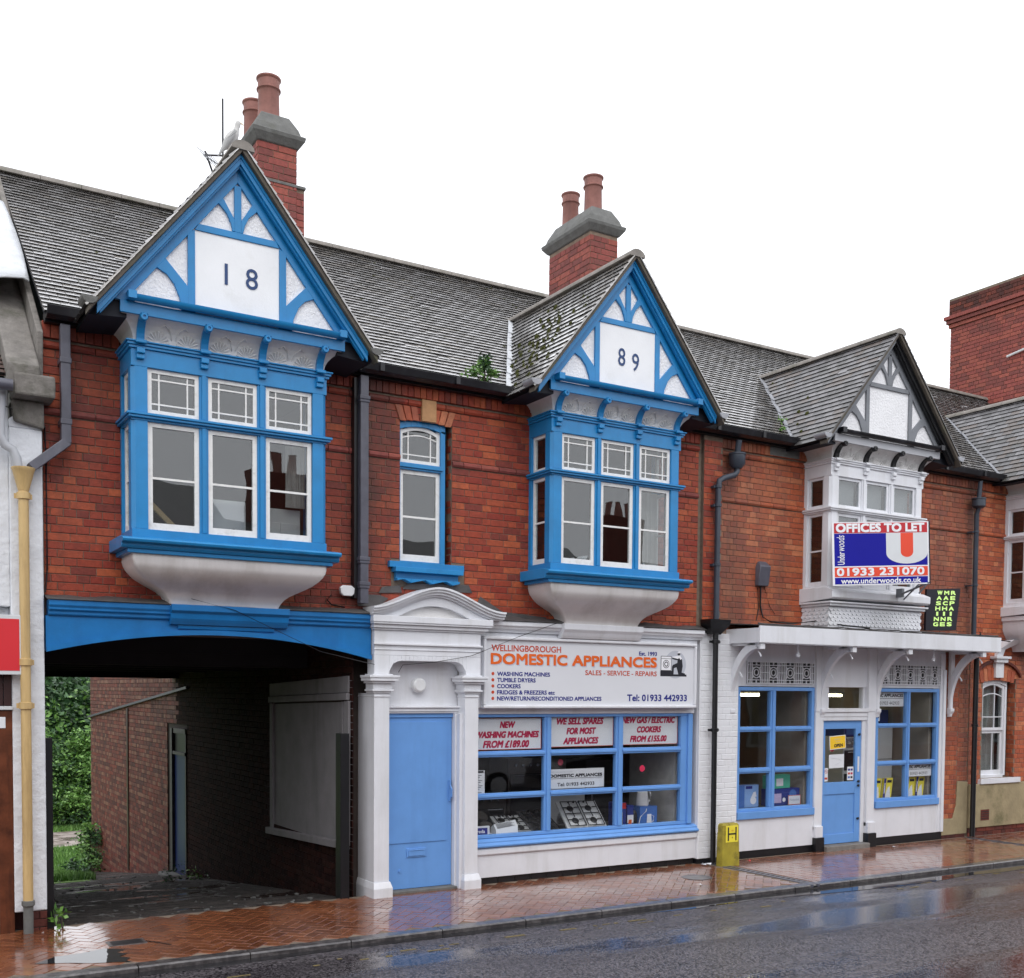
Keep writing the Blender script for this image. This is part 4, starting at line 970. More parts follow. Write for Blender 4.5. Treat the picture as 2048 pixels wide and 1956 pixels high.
# ---- chimneys
def chimney(root, x0, x1, y0, y1, zb, zc, shoulder=None):
    C = box('chimney', 'mortar_light', root, x0 + .003, x1 - .003, y0 + .003, y1 - .003, zb, zc, bevel=0)
    F = Field()
    bricks(F, (x0, y0, 0), X, Z, 0, x1 - x0, zb, zc, 'brick_chimney', seed=41, d=.006, merge=.4)
    bricks(F, (x0, y1, 0), -Y_, Z, 0, y1 - y0, zb, zc, 'brick_chimney', seed=42, d=.006, merge=.4)
    bricks(F, (x1, y0, 0), Y_, Z, 0, y1 - y0, zb, zc, 'brick_chimney', seed=43, d=.006, merge=.4)
    if shoulder:
        zs, w = shoulder
        box('chimney_shoulder', 'mortar_light', root, x1, x1 + w, y0 + .02, y1 - .02, zb, zs, bevel=0)
        bricks(F, (x1, y0 + .015, 0), X, Z, 0, w, zb, zs, 'brick_chimney', seed=44, d=.006)
        MB().box(x0 - .01, x1 + w + .01, y0 - .012, y1, zs + .0, zs + .03).build('shoulder_course', 'cement', root, bevel=.004)
    F.build('brick', 'brickwork', C, limit=300)
    xm, ym = (x0 + x1) / 2, (y0 + y1) / 2; hx, hy = (x1 - x0) / 2, (y1 - y0) / 2
    def rg(p, z): return [(xm - hx - p, ym - hy - p, z), (xm + hx + p, ym - hy - p, z), (xm + hx + p, ym + hy + p, z), (xm - hx - p, ym + hy + p, z)]
    m_ = MB().loft([rg(-.01, zc - .01), rg(.02, zc), rg(.075, zc + .07), rg(.085, zc + .11), rg(.06, zc + .125)]); m_.f.append((16, 17, 18, 19)); m_.build('coping', 'cement', C, bevel=.006)
    m_ = MB().loft([rg(.045, zc + .1255), rg(.02, zc + .20), rg(-.06, zc + .345), rg(-.12, zc + .36)]); m_.f.append((12, 13, 14, 15)); m_.build('flaunching', 'cement', C, bevel=.01)
    for yy, sc in ((y0 + .23, 1.0), (y1 - .22, .95)):
        r_ = .118 * sc; h = .47 * sc
        m_ = MB().lathe((xm - .02, yy, zc + .33), [(r_ * 1.05, -.05), (r_ * 1.03, .0), (r_ * .97, h * .68), (r_ * 1.02, h * .70), (r_ * 1.13, h * .715), (r_ * 1.14, h * .74), (r_ * 1.0, h * .765), (r_ * 1.03, h * .93), (r_ * 1.16, h * .97), (r_ * 1.16, h), (r_ * .98, h), (r_ * .95, h * .6)], 28)
        m_.build('chimney_pot', 'pot', C, smooth=35)
    return C
chimney(HA, 2.36, 2.80, 1.0, 1.98, 5.8, 8.22, shoulder=(7.80, .095))
chimney(HA, 6.80, 7.24, 1.0, 1.98, 6.0, 8.24)
# dark stepped flashing beside chimney 2
# tall gable wall of the building beyond
TG = thing('tall_brick_building', 'tall dark red brick flank wall with stepped cornice above the roofs at the right', 'building', (20, 2, 0))
box('wall', 'mortar_light', TG, 18.01, 26, -6 + 5.2, 3.95, 5.4, 10.35, bevel=0)
F = Field(); bricks(F, (18.0, 3.96, 0), -Y_, Z, 0, 4.6, 6.6, 10.0, 'brick_chimney', seed=51, d=.008, merge=.5); F.build('brick', 'brickwork', TG)
for i, (p, z) in enumerate(((.03, 9.78), (.065, 9.86), (.10, 9.94))): box('cornice_course', 'brick_chimney', TG, 18 - p, 18.2, -.8, 3.96 + p, z, z + .072, bevel=.004)
F = Field(); bricks(F, (17.97, 3.98, 0), -Y_, Z, 0, 4.6, 10.02, 10.36, 'brick_dark', seed=52, d=.01); F.build('parapet_brick', 'parapet_brickwork', TG, limit=150)
box('parapet', 'mortar', TG, 17.975, 18.4, -.8, 3.985, 10.013, 10.37)
MB().prism([(3.95, 7.9), (4.6, 7.2), (4.75, 7.0), (4.75, 6.9), (3.95, 6.9)], 18.0, 18.3, lambda a, b, d: (d, a, b)).build('coping', 'stone', TG)
MB().tube([(17.95, 2.62, 8.86), (17.95, 1.5, 9.02)], .022, 6).build('conduit', 'alu', TG)

# ---- left neighbour
HN = thing('white_shop', 'white rendered shop at the left edge with red sign and brown boarded door', 'building', (-1, 0, 0))
m_ = MB(); m_.box(-4, -.29, -.09, .3, 2.95, 4.9); m_.box(-.2901, -.012, -.10, .3, .18, 4.55); m_.box(-4, -.2902, .0, .3, -.2, 2.95)
m_.prism([(-.29, 4.55), (-.012, 4.55), (-.03, 4.61), (-.1, 4.66), (-.24, 4.66), (-.29, 4.62)], -.10, .3); m_.build('rendered_wall', 'render_white', HN, bevel=.012)
F = Field(); bricks(F, (-.145, -.09, 0), X, Z, 0, .135, -.05, .176, 'brick_dark', seed=61, unit=.135); F.build('base_brick', 'base_brickwork', HN)
x = -2.6
for i in range(40):
    w = .118 + .02 * ((i * 7) % 3)
    if x + w > -.285: w = -.285 - x
    if w < .03: break
    box('board', 'wood', HN, x + .002, x + w - .002, -.10, -.06, -.12, 2.02, bevel=.005); x += w
x = -2.6
while x < -.33:
    box('upper_board', 'wood_dark', HN, x + .003, min(x + .16, -.29) - .003, -.11, -.07, 2.06, 2.35, bevel=.004); x += .16
box('white_rail', 'alu', HN, -2.6, -.285, -.125, -.05, 2.025, 2.057)
S1 = box('shop_sign', 'alu', None, -2.6, -.205, -.21, -.13, 2.34, 2.87, bevel=.004); tag(S1, 'plain red fascia sign in a pale metal frame at the left edge', 'sign')
box('sign_face', 'red_sign', S1, -2.57, -.235, -.2125, -.2101, 2.375, 2.835, bevel=0)
lk = box('door_tag', 'paper', HN, -.395, -.345, -.108, -.1005, 1.86, 1.96, bevel=.002)
# roof, stone coping of the party wall, lead sheet over it
m_ = MB(); m_.v = [(-4, -.25, 4.95), (-.3, -.25, 4.95), (-.3, 3.1, 7.35), (-4, 3.1, 7.35)]; m_.f = [(0, 1, 2, 3)]; NR = m_.build('roof', 'tile_brown', HN)
F = Field(); tiles(F, (0, -.25, 4.96), X, Vector((0, 3.35, 2.4)).normalized(), 30, lambda b: [(-1.6, -.3)], mat='tile_brown'); F.build('tile', 'tiling', NR, limit=120)
m_ = MB(); m_.prof_x([(-.32, 5.06), (3.3, mainz(3.3) - .08), (3.3, mainz(3.3) - .45), (-.32, 4.80)], -.325, -.055); m_.build('stone_coping', 'stone', HN, bevel=.015)
m_ = MB(); m_.prof_x([(-.15, 5.42), (3.3, mainz(3.3) + .10), (3.3, mainz(3.3) - .1), (-.10, 4.95)], -.0545, .0); m_.build('cement_fillet', 'stone', HN, bevel=.01)
m_ = MB(); m_.box(-.27, .07, -.34, -.02, 4.79, 4.985); m_.build('kneeler_stone', 'stone', HN, bevel=.02)
m_ = MB(); m_.prism([(-.27, 4.79), (.0, 4.79), (-.0, 4.55), (-.25, 4.60)], -.16, .1); m_.build('kneeler_corbel', 'stone', HN, bevel=.02)
m_ = MB(); rings = []; r = random.Random(5)
for i in range(9):
    y = .38 + 1.85 * i / 8; z = mainz(y)
    rings.append([(-.46, y, z - .30), (-.40, y, z - .04 + r.uniform(0, .015)), (-.26, y, z - .01 + r.uniform(0, .02)), (-.16, y, z + .02), (-.09 + .03 * math.sin(i * 1.3), y, z + .03), (-.04 + .03 * math.sin(3.1 * i / 8), y, z + .005)])
o = m_.loft(rings, closed=False).build('lead_sheet', 'flash_white', HN, smooth=50); q = o.modifiers.new('thickness', 'SOLIDIFY'); q.thickness = .015
MB().tube([(-2, -.33, 4.86), (-.28, -.33, 4.86)], .05, 10).build('gutter', 'pipe_grey', HN, smooth=40)
for pts in ([(-.36, -.22, 4.84), (-.37, -.2, 4.45), (-.33, -.2, 4.36), (-.27, -.2, 4.33), (-.24, -.2, 4.26), (-.22, -.2, 4.14)],): MB().tube(pts, .04, 10).build('swan_neck_pipe', 'greyfascia', HN, smooth=50)
# cream downpipe
m_ = MB().tube([(-.185, -.19, .30), (-.185, -.19, 4.0)], .044, 14); 
for z in (3.90, 2.42, 2.03): m_.lathe((-.185, -.19, z), [(.046, 0), (.058, .005), (.058, .06), (.046, .065)], 14); m_.box(-.26, -.11, -.165, -.155, z + .01, z + .055)
m_.lathe((-.185, -.19, 3.98), [(.048, 0), (.052, .02), (.092, .17), (.10, .185), (.10, .20), (.085, .20), (.05, .06)], 16)
m_.build('downpipe', 'cream', HN, smooth=35)
m_ = MB().tube([(-.185, -.19, -.03), (-.185, -.19, .26)], .043, 14); m_.lathe((-.185, -.19, .245), [(.045, 0), (.056, .01), (.056, .05), (.045, .055)], 14); m_.build('downpipe_base', 'cement', HN, smooth=35)

# ---- square black downpipe 1 with elbow into the cream hopper, square pipe 2, round pipes 3 and 4
def sqpipe(mb, pts, w):
    pts = [Vector(p) for p in pts]
    for a, b in zip(pts, pts[1:]):
        d = (b - a); L_ = d.length; d.normalize(); U = Y_.cross(d).normalized() if abs(d.y) < .9 else X
        mb.obox(a, U, d, U.cross(d), -w / 2, w / 2, -w * .2, L_ + w * .2, -w / 2, w / 2)
m_ = MB(); sqpipe(m_, [(.185, -.12, 5.50), (.185, -.12, 4.47)], .085); sqpipe(m_, [(.185, -.121, 4.46), (-.11, -.17, 4.20)], .083)
for z in (5.17, 4.62): m_.box(.135, .235, -.17, -.002, z, z + .05)
m_.build('downpipe', 'pipe_grey', HA, bevel=.006)
m_ = MB(); sqpipe(m_, [(3.12, -.11, 5.50), (3.12, -.11, 3.16)], .092)
for z in (5.24, 3.56, 3.30): m_.box(3.065, 3.175, -.165, -.002, z, z + .03); m_.box(3.06, 3.18, -.17, -.002, z + .0301, z + .07)
m_.build('downpipe', 'pipe_grey', HA, bevel=.006)
m_ = MB(); m_.box(3.03, 3.066, -.09, -.001, 3.2, 5.5); m_.build('pipe_backboard', 'black', HA)  # black strip added to stand for the square pipe's dark side
m_ = MB(); m_.tube([(8.36, -.17, 5.50), (8.36, -.14, 5.32)], .04, 12); m_.lathe((8.36, -.14, 5.20), [(.06, -.06), (.105, 0), (.108, .11), (.115, .115), (.115, .135), (.06, .135)], 18)
m_.tube([(8.36, -.14, 5.16), (8.36, -.14, 5.10), (8.32, -.14, 5.05), (8.15, -.13, 5.0), (8.08, -.12, 4.96), (8.06, -.12, 4.88), (8.06, -.12, 3.17)], .038, 12)
for z in (4.86, 4.62, 3.86): m_.lathe((8.06, -.12, z), [(.039, 0), (.048, .004), (.048, .04), (.039, .045)], 12); m_.box(7.99, 8.02, -.12, -.05, z, z + .03)
m_.build('downpipe', 'pipe_blue', HA, smooth=40)
m_ = MB(); m_.loft([[(7.96, -.06, 2.98), (8.10, -.06, 2.98), (8.10, -.17, 2.98), (7.96, -.17, 2.98)], [(7.86, -.05, 3.10), (8.19, -.05, 3.10), (8.19, -.24, 3.10), (7.86, -.24, 3.10)], [(7.85, -.05, 3.17), (8.20, -.05, 3.17), (8.20, -.25, 3.17), (7.85, -.25, 3.17)]])
m_.box(7.87, 8.18, -.23, -.05, 3.12, 3.168)
m_.tube([(8.03, -.15, 3.0), (8.03, -.16, .02)], .036, 12)
for z in (1.72, 2.86): m_.lathe((8.03, -.155, z), [(.037, 0), (.05, .004), (.05, .045), (.037, .05)], 12); m_.box(7.94, 8.12, -.14, -.125, z + .01, z + .04)
m_.build('hopper_pipe', 'black', HA, smooth=35)
m_ = MB(); m_.tube([(13.33, -.17, 5.5), (13.33, -.15, 5.25)], .035, 12); m_.lathe((13.33, -.15, 5.12), [(.06, -.03), (.10, 0), (.10, .10), (.108, .105), (.108, .125), (.06, .125)], 18); m_.tube([(13.33, -.15, 5.10), (13.33, -.12, 5.0), (13.33, -.12, 3.02)], .036, 12)
for z in (4.72, 3.9): m_.lathe((13.33, -.12, z), [(.037, 0), (.045, .004), (.045, .03), (.037, .034)], 12); m_.box(13.24, 13.3, -.12, -.0, z, z + .02)
m_.build('downpipe', 'pipe_blue', HB, smooth=40)
m_ = MB(); m_.tube([(13.36, -.16, 3.0), (13.36, -.16, .02)], .04, 12); m_.lathe((13.36, -.16, 1.73), [(.041, 0), (.052, .004), (.052, .04), (.041, .045)], 12); m_.build('downpipe', 'black', HB, smooth=40)

# ---- blue beam over the archway
def arcz(x): u = (x - 1.6) / 1.62; return 2.765 - .205 * u * u
n_ = 24; xs = [0.0 + 3.21 * i / n_ for i in range(n_ + 1)]
AW = MB(); AW.strip([(x, 2.885) for x in xs], [(x, arcz(x)) for x in xs], -.12, .0); AW = AW.build('arch_beam', 'blue_beam', HA)
m_ = MB(); 
for i in range(n_):
    a, b = xs[i], xs[i + 1]; m_.prism([(a, arcz(a) - .012), (b, arcz(b) - .012), (b, arcz(b) + .035), (a, arcz(a) + .035)], -.145, -.1205)
m_.build('arch_moulding', 'blue_beam', AW)
m_ = MB(); m_.prof_x([(-.0, 2.886), (-.135, 2.886), (-.15, 2.90), (-.15, 2.925), (-.175, 2.94), (-.175, 2.96), (-.19, 2.98), (-.19, 3.028), (-.0, 3.03)], .02, 3.19)
m_.prof_x([(-.12, 2.84), (-.165, 2.845), (-.185, 2.875), (-.2, 2.90), (-.21, 2.95), (-.24, 2.975), (-.24, 3.034), (-.1901, 3.034)], 1.10, 2.27)
m_.prof_x([(-.12, 2.80), (-.14, 2.805), (-.15, 2.839), (-.12, 2.839)], 1.18, 2.14); m_.build('cornice', 'blue_beam', AW, bevel=.004)
m_ = MB(); r = random.Random(3); rings = []
for i in range(30):
    x = .0 + 3.2 * i / 29; h = 3.085 + r.uniform(-.008, .012); rings.append([(x, .0, h), (x, -.04, h - .005), (x, -.2, 3.036 + r.uniform(0, .008)), (x, -.205, 3.03)])
m_.loft(rings, closed=False); o = m_.build('lead_flashing', 'lead_dark', AW, smooth=30); q = o.modifiers.new('thickness', 'SOLIDIFY'); q.thickness = .01

# ---- passage behind the archway
PG = MB(); PW = 3.07
PG.box(-.3, -.003, .31, 7.4, -1.2, 3.0); PG.build('passage_wall', 'brick_dark', HA)
MB().box(PW + .012, PW + .5, .25, 14.9, -2.2, 3.0).build('passage_wall', 'mortar_dark', HA)
MB().box(PW + .3, PW + 5, 7.4, 14.9, -2.2, 5.3).build('rear_wing', 'mortar_dark', HA)
F = Field(); dh = [(6.75, 8.0, -1, 1.62), (.12, 2.62, .52, 2.36)]
LT = 14.9
bricks(F, (PW, LT, 0), -Y_, Z, 0, LT - .02, -2.05, 2.95, 'brick_dark', holes=[(LT - h[1], LT - h[0], h[2], h[3]) for h in dh], seed=71, d=.012, merge=0)
# header courses weathered pale where the wall stands in the open
for i, it in enumerate(F.items):
    if it[0].y > 7.2 and it[3] < .12 and rnd.random() < .8: F.items[i] = it[:8] + ('brick_buff',)
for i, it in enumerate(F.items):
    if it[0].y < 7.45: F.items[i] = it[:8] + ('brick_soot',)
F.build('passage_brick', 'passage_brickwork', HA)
m_ = MB(); m_.box(-.3, 3.4, .02, 1.35, 2.80, 2.9); m_.build('passage_ceiling', 'soot', HA)
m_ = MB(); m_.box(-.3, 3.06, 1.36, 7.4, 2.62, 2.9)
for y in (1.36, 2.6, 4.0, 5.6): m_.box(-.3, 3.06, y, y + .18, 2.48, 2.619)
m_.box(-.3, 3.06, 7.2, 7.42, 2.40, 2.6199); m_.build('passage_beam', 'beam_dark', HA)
MB().box(-.3, 6, 7.43, 7.7, 2.42, 5.2).build('rear_wall', 'brick_dark', HA)
m_ = MB(); f = lambda a, b, d: (PW - .0 + d, a, b); m_.prism([(.13, .56), (2.60, .46), (2.60, 2.04), (.13, 2.10)], -.005, .03, f); M['dirty_board'] = pm('dirty_board', (.20, .19, .20), rough=.7, var=.15, vs=4, dark=(.08, .075, .075), damt=.7, dscale=2.2, streak=True)  # white board greyed down to paint in passage shade, plus dirt streaks
o = m_.build('boarded_window', 'dirty_board', HA)
m_ = MB(); m_.prism([(.10, 2.38), (2.66, 2.30), (2.66, 2.14), (.10, 2.20)], -.03, .02, f); m_.prism([(.10, 2.195), (2.66, 2.135), (2.66, 2.06), (.10, 2.12)], -.05, .02, f)
m_.prism([(2.56, .46), (2.66, .46), (2.66, 2.05), (2.56, 2.05)], -.03, .02, f); m_.prism([(.08, .54), (.20, .54), (.20, 2.11), (.08, 2.11)], -.035, .02, f); m_.prism([(.28, .56), (.32, .56), (.32, 2.10), (.28, 2.10)], -.02, .02, f)
m_.prism([(.10, .50), (2.72, .38), (2.72, .46), (.10, .58)], -.07, .02, f); m_.build('frame', 'dirty_board', o, bevel=.004)
m_ = MB(); m_.box(PW - .012, PW + .0, 6.80, 7.5, -.82, 1.15); PD = m_.build('door', pm('door_navy', (.006, .02, .12), rough=.4), HA, label='dark blue door inside the archway')
m_ = MB(); m_.box(PW - .06, PW + .01, 7.5, 7.62, -.84, 1.58); m_.box(PW - .03, PW + .01, 6.74, 6.80, -.84, 1.499); m_.box(PW - .05, PW + .01, 6.74, 7.499, 1.15, 1.20); m_.box(PW - .04, PW + .01, 6.74, 7.499, 1.5, 1.58); m_.build('door_frame', 'lead_dark', PD)
box('overlight', 'black', PD, PW - .012, PW, 6.80, 7.5, 1.20, 1.5)
box('door_step', 'cement', PD, PW - .25, PW, 6.7, 7.7, -.95, -.82, bevel=.02)
m_ = MB(); f2 = lambda a, b, d: (d, a, b); m_.prism([(6.6, 2.27), (14.98, 1.61), (14.98, 1.57), (6.6, 2.23)], PW - .06, PW, f2); m_.build('sloping_flashing', 'pipe_grey', HA)
box('drainpipe', 'wood_dark', HA, PW - .03, PW - .013, 11.0, 11.12, -1.3, 1.85)
# gate posts
for x, y, lab in ((.012, -.02, 'black gate post at the left side of the archway'), (2.945, .02, 'black square gate post in front of the white boarded window')):
    m_ = MB(); m_.box(x - .04, x + .04, y - .04, y + .04, -.06, 1.765) if x < 1 else (m_.box(x - .05, x + .05, y - .07, y + .07, -.08, 1.765))
    o = m_.build('gate_post', 'black', None, bevel=.004); tag(o, lab, 'post', 'gate posts of the archway')
# ================================================================== SHOPFRONT A
# portal with pilasters and segmental pediment
PT = MB(); PT.box(3.222, 4.52, -.18, -.0, 2.60, 2.868)
n_ = 20      # entablature with rounded opening below
def apz(x):
    d = min(x - 3.40, 4.335 - x); return 2.545 if d > .16 else 2.545 - .11 + .11 * math.sqrt(max(0, 1 - ((.16 - d) / .16) ** 2))
xs = [3.40 + .935 * i / n_ for i in range(n_ + 1)]
PT.box(3.222, 3.3995, -.18, .0, 2.40, 2.5995); PT.box(4.3355, 4.52, -.18, .0, 2.40, 2.5995)
PT.strip([(x, 2.5995) for x in xs], [(x, apz(x)) for x in xs], -.18, -.0)
PT = PT.build('doorcase', 'white', HA, bevel=.004)
m_ = MB(); m_.box(3.205, 4.535, -.205, -.1801, 2.712, 2.732); m_.box(3.215, 4.525, -.19, -.1802, 2.66, 2.664); m_.build('string_moulding', 'white', PT, bevel=.004)
for a, b, back in ((3.222, 3.40, .25), (4.325, 4.497, -.0)):
    m_ = MB(); m_.box(a, b, -.18, back, .165, 2.195); m_.box(a - .004, b + .004, -.19, back, 2.155, 2.17); m_.build('pilaster', 'white', PT, bevel=.004)
    m_ = MB(); m_.box(a - .02, b + .025, -.225, back + .0, -.06, .10); 
    m_.loft([[(a - .02, -.225, .10), (b + .025, -.225, .10), (b + .025, back, .10), (a - .02, back, .10)], [(a - .006, -.195, .165), (b + .008, -.195, .165), (b + .008, back, .165), (a - .006, back, .165)]])
    m_.f.append((len(m_.v) - 4, len(m_.v) - 3, len(m_.v) - 2, len(m_.v) - 1)); m_.build('plinth', 'white', PT, bevel=.004)
    m_ = MB(); 
    for p, z0, z1 in ((.015, 2.1951, 2.215), (.035, 2.2151, 2.235), (.02, 2.2351, 2.30), (.045, 2.3001, 2.325), (.075, 2.3251, 2.36), (.085, 2.3601, 2.385), (.03, 2.3851, 2.3995)): m_.box(a - p, b + p, -.18 - p, min(back, .0), z0, z1)
    m_.build('capital', 'white', PT, bevel=.004)
m_ = MB()
for p, z0, z1 in ((.02, 2.8685, 2.89), (.045, 2.8901, 2.93), (.075, 2.9301, 2.95), (.085, 2.9501, 3.02)): m_.box(3.222 - p * .55, 4.55 + p, -.18 - p, -.0, z0, z1)
m_.build('cornice', 'white', PT, bevel=.005)
def ped(t):      # outer line of the pediment, t from 0 to 1
    x = 3.165 + 1.615 * t; c = abs(t - .485) * 2
    z = 3.345 - .235 * (c ** 2) * (3 - 2 * c) if c < 1 else 3.11
    return x, z
m_ = MB(); n_ = 36
for lo, hi, yd in ((.0, .022, .31), (.0225, .05, .29), (.0505, .078, .265), (.0785, .10, .235), (.1005, .2, .205)):
    top = [ped(i / n_) for i in range(n_ + 1)]
    T = [(x, z - lo) for x, z in top]; B_ = [(x + (.02 if lo else 0) * 0, max(3.0205, z - hi)) for x, z in top]
    T = [(x, max(z, 3.021)) for x, z in T]
    for i in range(n_):
        if T[i][1] - B_[i][1] < .002 and T[i + 1][1] - B_[i + 1][1] < .002: continue
        if lo > .1:
            xm = (T[i][0] + T[i + 1][0]) / 2
            if 3.5 < xm < 4.36:
                zz = [max(3.021, 3.02 + .125 * (1 - ((q - 3.93) / .43) ** 2)) for q in (T[i][0], T[i + 1][0])]
                m_.prism([(T[i][0], zz[0]), (T[i + 1][0], zz[1]), T[i + 1], T[i]], -yd, -.0); continue
            m_.prism([(T[i][0], 3.021), (T[i + 1][0], 3.021), T[i + 1], T[i]], -yd, -.0); continue
        m_.prism([B_[i], B_[i + 1], T[i + 1], T[i]], -yd, -.0)
m_.build('pediment', 'white', PT)
m_ = MB(); m_.prism([(3.50, 3.021)] + [(3.93 + .43 * math.cos(t), 3.021 + .118 * math.sin(t)) for t in [math.pi * (1 - q / 12) for q in range(0, 13)]], -.14, -.01); m_.build('tympanum', 'plaster_frieze', PT)
for pl in ([(3.10, 3.12), (3.35, 3.13), (3.46, 3.22), (3.36, 3.25), (3.10, 3.25)], [(3.34, 3.27), (3.62, 3.29), (3.60, 3.37), (3.38, 3.34)], [(3.62, 3.33), (4.5, 3.33), (4.45, 3.42), (3.70, 3.40)], [(4.5, 3.10), (4.95, 3.06), (5.5, 3.05), (5.5, 3.10), (4.9, 3.14), (4.6, 3.30)]):
    MB().prism(pl, -.024, -.016).build('lead_flashing', 'lead_dark', PT, bevel=.006)
# door wall, tympanum panel, door
m_ = MB(); m_.box(3.40, 4.335, .02, .08, 2.055, 2.60); m_.build('overdoor_panel', 'white', PT)
m_ = MB(); m_.box(3.40, 4.35, -.06, .1, 2.035, 2.055); m_.box(3.40, 4.345, -.04, .1, 1.995, 2.0349); m_.box(3.40, 4.34, -.025, .1, 1.975, 1.9949); m_.build('lintel', 'white', PT, bevel=.004)
m_ = MB(); m_.box(4.285, 4.3245, -.13, .1, 0, 1.974); m_.box(4.268, 4.2849, -.05, .1, 0, 1.974); m_.build('door_frame', 'white', PT, bevel=.003)
m_ = MB(); m_.box(3.40, 4.2679, .0, .1, 1.93, 1.9745); m_.build('door_head', 'blue_light', PT)
DA = MB(); DA.box(3.405, 4.262, .015, .07, .03, 1.928); DA = DA.build('door', 'blue_light', HA, bevel=.003, label='plain light blue door with letter slot')
m_ = MB(); m_.box(3.50, 4.18, .008, .0149, .56, .563); m_.box(3.42, 4.195, .005, .0149, .54, 1.88); m_.build('door_panel', 'blue_light', DA, bevel=.002)
m_ = MB(); m_.box(3.70, 3.94, .004, .0149, .375, .475); m_.box(3.72, 3.92, -.004, .0039, .39, .455); m_.box(3.73, 3.91, -.01, -.0041, .45, .462); m_.build('letter_slot', 'blue_light', DA, bevel=.003)
m_ = MB(); m_.box(4.225, 4.245, -.01, .0149, .98, 1.22); m_.tube([(4.235, -.01, 1.00), (4.235, -.045, 1.04), (4.235, -.045, 1.12), (4.235, -.01, 1.16)], .008, 8); m_.build('handle', 'blue_light', DA, bevel=.002)
m_ = MB(); m_.lathe((3.62, .015, .23), [(.018, 0), (.018, .01)], 10, (0, -1, 0)); m_.build('door_boss', 'blue_light', DA)
box('doorstep', 'cement', PT, 3.405, 4.28, -.10, .02, -.03, .028, bevel=.01)
m_ = MB(); m_.lathe((3.83, .02, 2.285), [(.085, 0), (.085, .03), (.078, .04), (.078, .06), (.06, .075)], 24, (0, -1, 0)); o = m_.build('wall_lamp', 'enamel', None, smooth=35); tag(o, 'round white bulkhead lamp over the plain blue door', 'lamp')
# shop window: frame, fascia, cornice
SF = MB(); SF.box(4.50, 7.80, -.02, .10, 1.962, 2.035); SF = SF.build('shopfront', 'white', HA, bevel=.004)
m_ = MB(); m_.box(4.50, 7.84, -.03, .1, .075, .335); m_.build('stall_riser', 'white', SF, bevel=.004)
m_ = MB(); m_.prof_x([(.1, .336), (-.045, .336), (-.055, .35), (-.055, .40), (-.03, .425), (.1, .425)], 4.50, 7.845); m_.build('white_sill', 'white', SF, bevel=.004)
m_ = MB(); m_.prof_x([(.1, .4255), (-.075, .43), (-.08, .45), (-.06, .465), (-.05, .475), (-.05, .495), (-.0, .52), (.1, .525)], 4.50, 7.86); m_.build('sill', 'blue_light', SF, bevel=.003)
F = Field(); bricks(F, (4.53, .01, 0), X, Z, 0, 3.34, -.08, .071, 'brick_black', seed=81, bond='stretcher'); F.build('plinth_brick', 'plinth_brickwork', SF)
VX = [(4.497, 4.57), (5.505, 5.605), (6.565, 6.675), (7.60, 7.77)]; HZ = [(.5255, .565), (.975, 1.045), (1.462, 1.532), (1.925, 1.9615)]
m_ = MB(); m_.box(VX[0][0], VX[0][1], .0, .07, HZ[0][1], HZ[3][0]); m_.box(VX[3][0], VX[3][1], .0, .07, HZ[0][1], HZ[3][0]); m_.box(4.497, 7.77, .0, .07, *HZ[0]); m_.box(4.497, 7.77, .0, .07, *HZ[3]); m_.build('window_frame', 'blue_light', SF, bevel=.004)
m_ = MB(); m_.box(7.70, 7.77, -.03, -.0005, .53, 1.95); m_.build('frame_edge', 'blue_light', SF, bevel=.004)
for a, b in VX[1:3]:
    m_ = MB(); m_.box(a, b, .006, .07, .5655, 1.9245); m_.box(a + .03, b - .03, -.012, .0055, .5655, 1.9245); m_.build('mullion', 'blue_light', SF, bevel=.005)
for a, b in HZ[1:3]:
    for i in range(3):
        m_ = MB(); x0, x1 = VX[i][1] + .0005, VX[i + 1][0] - .0005; m_.box(x0, x1, .007, .07, a, b); m_.box(x0 - .01, x1 + .01, -.008, .0065, a + .022, b - .018); m_.build('rail', 'blue_light', SF, bevel=.005)
for i in range(3):
    for j in range(3): MB().box(VX[i][1], VX[i + 1][0], .036, .041, HZ[j][1], HZ[j + 1][0]).build('pane', 'glass_shop', SF)
# cornice and backing of the fascia
m_ = MB(); m_.box(4.53, 7.80, -.06, -.0, 2.0355, 2.895); m_.build('fascia', 'white', SF)
m_ = MB(); m_.prof_x([(-.0, 2.8955), (-.09, 2.90), (-.10, 2.925), (-.13, 2.94), (-.14, 2.965), (-.16, 2.975), (-.16, 3.022), (-.0, 3.03)], 4.645, 7.84)
m_.prof_x([(-.061, 2.852), (-.15, 2.855), (-.17, 2.885), (-.19, 2.925), (-.215, 2.96), (-.215, 3.026), (-.1601, 3.03)], 5.63, 6.80)
m_.prof_x([(-.061, 2.835), (-.12, 2.838), (-.13, 2.851), (-.061, 2.851)], 5.66, 6.72); m_.build('cornice', 'white', SF, bevel=.004)
m_ = MB(); rings = []; r = random.Random(9)
for i in range(30):
    x = 4.66 + 3.2 * i / 29; h = 3.09 + r.uniform(-.015, .02); rings.append([(x, -.002, h), (x, -.04, h - .01), (x, -.17, 3.035 + r.uniform(0, .008)), (x, -.175, 3.03)])
m_.loft(rings, closed=False); o = m_.build('lead_flashing', 'lead_dark', SF, smooth=30); q = o.modifiers.new('thickness', 'SOLIDIFY'); q.thickness = .01
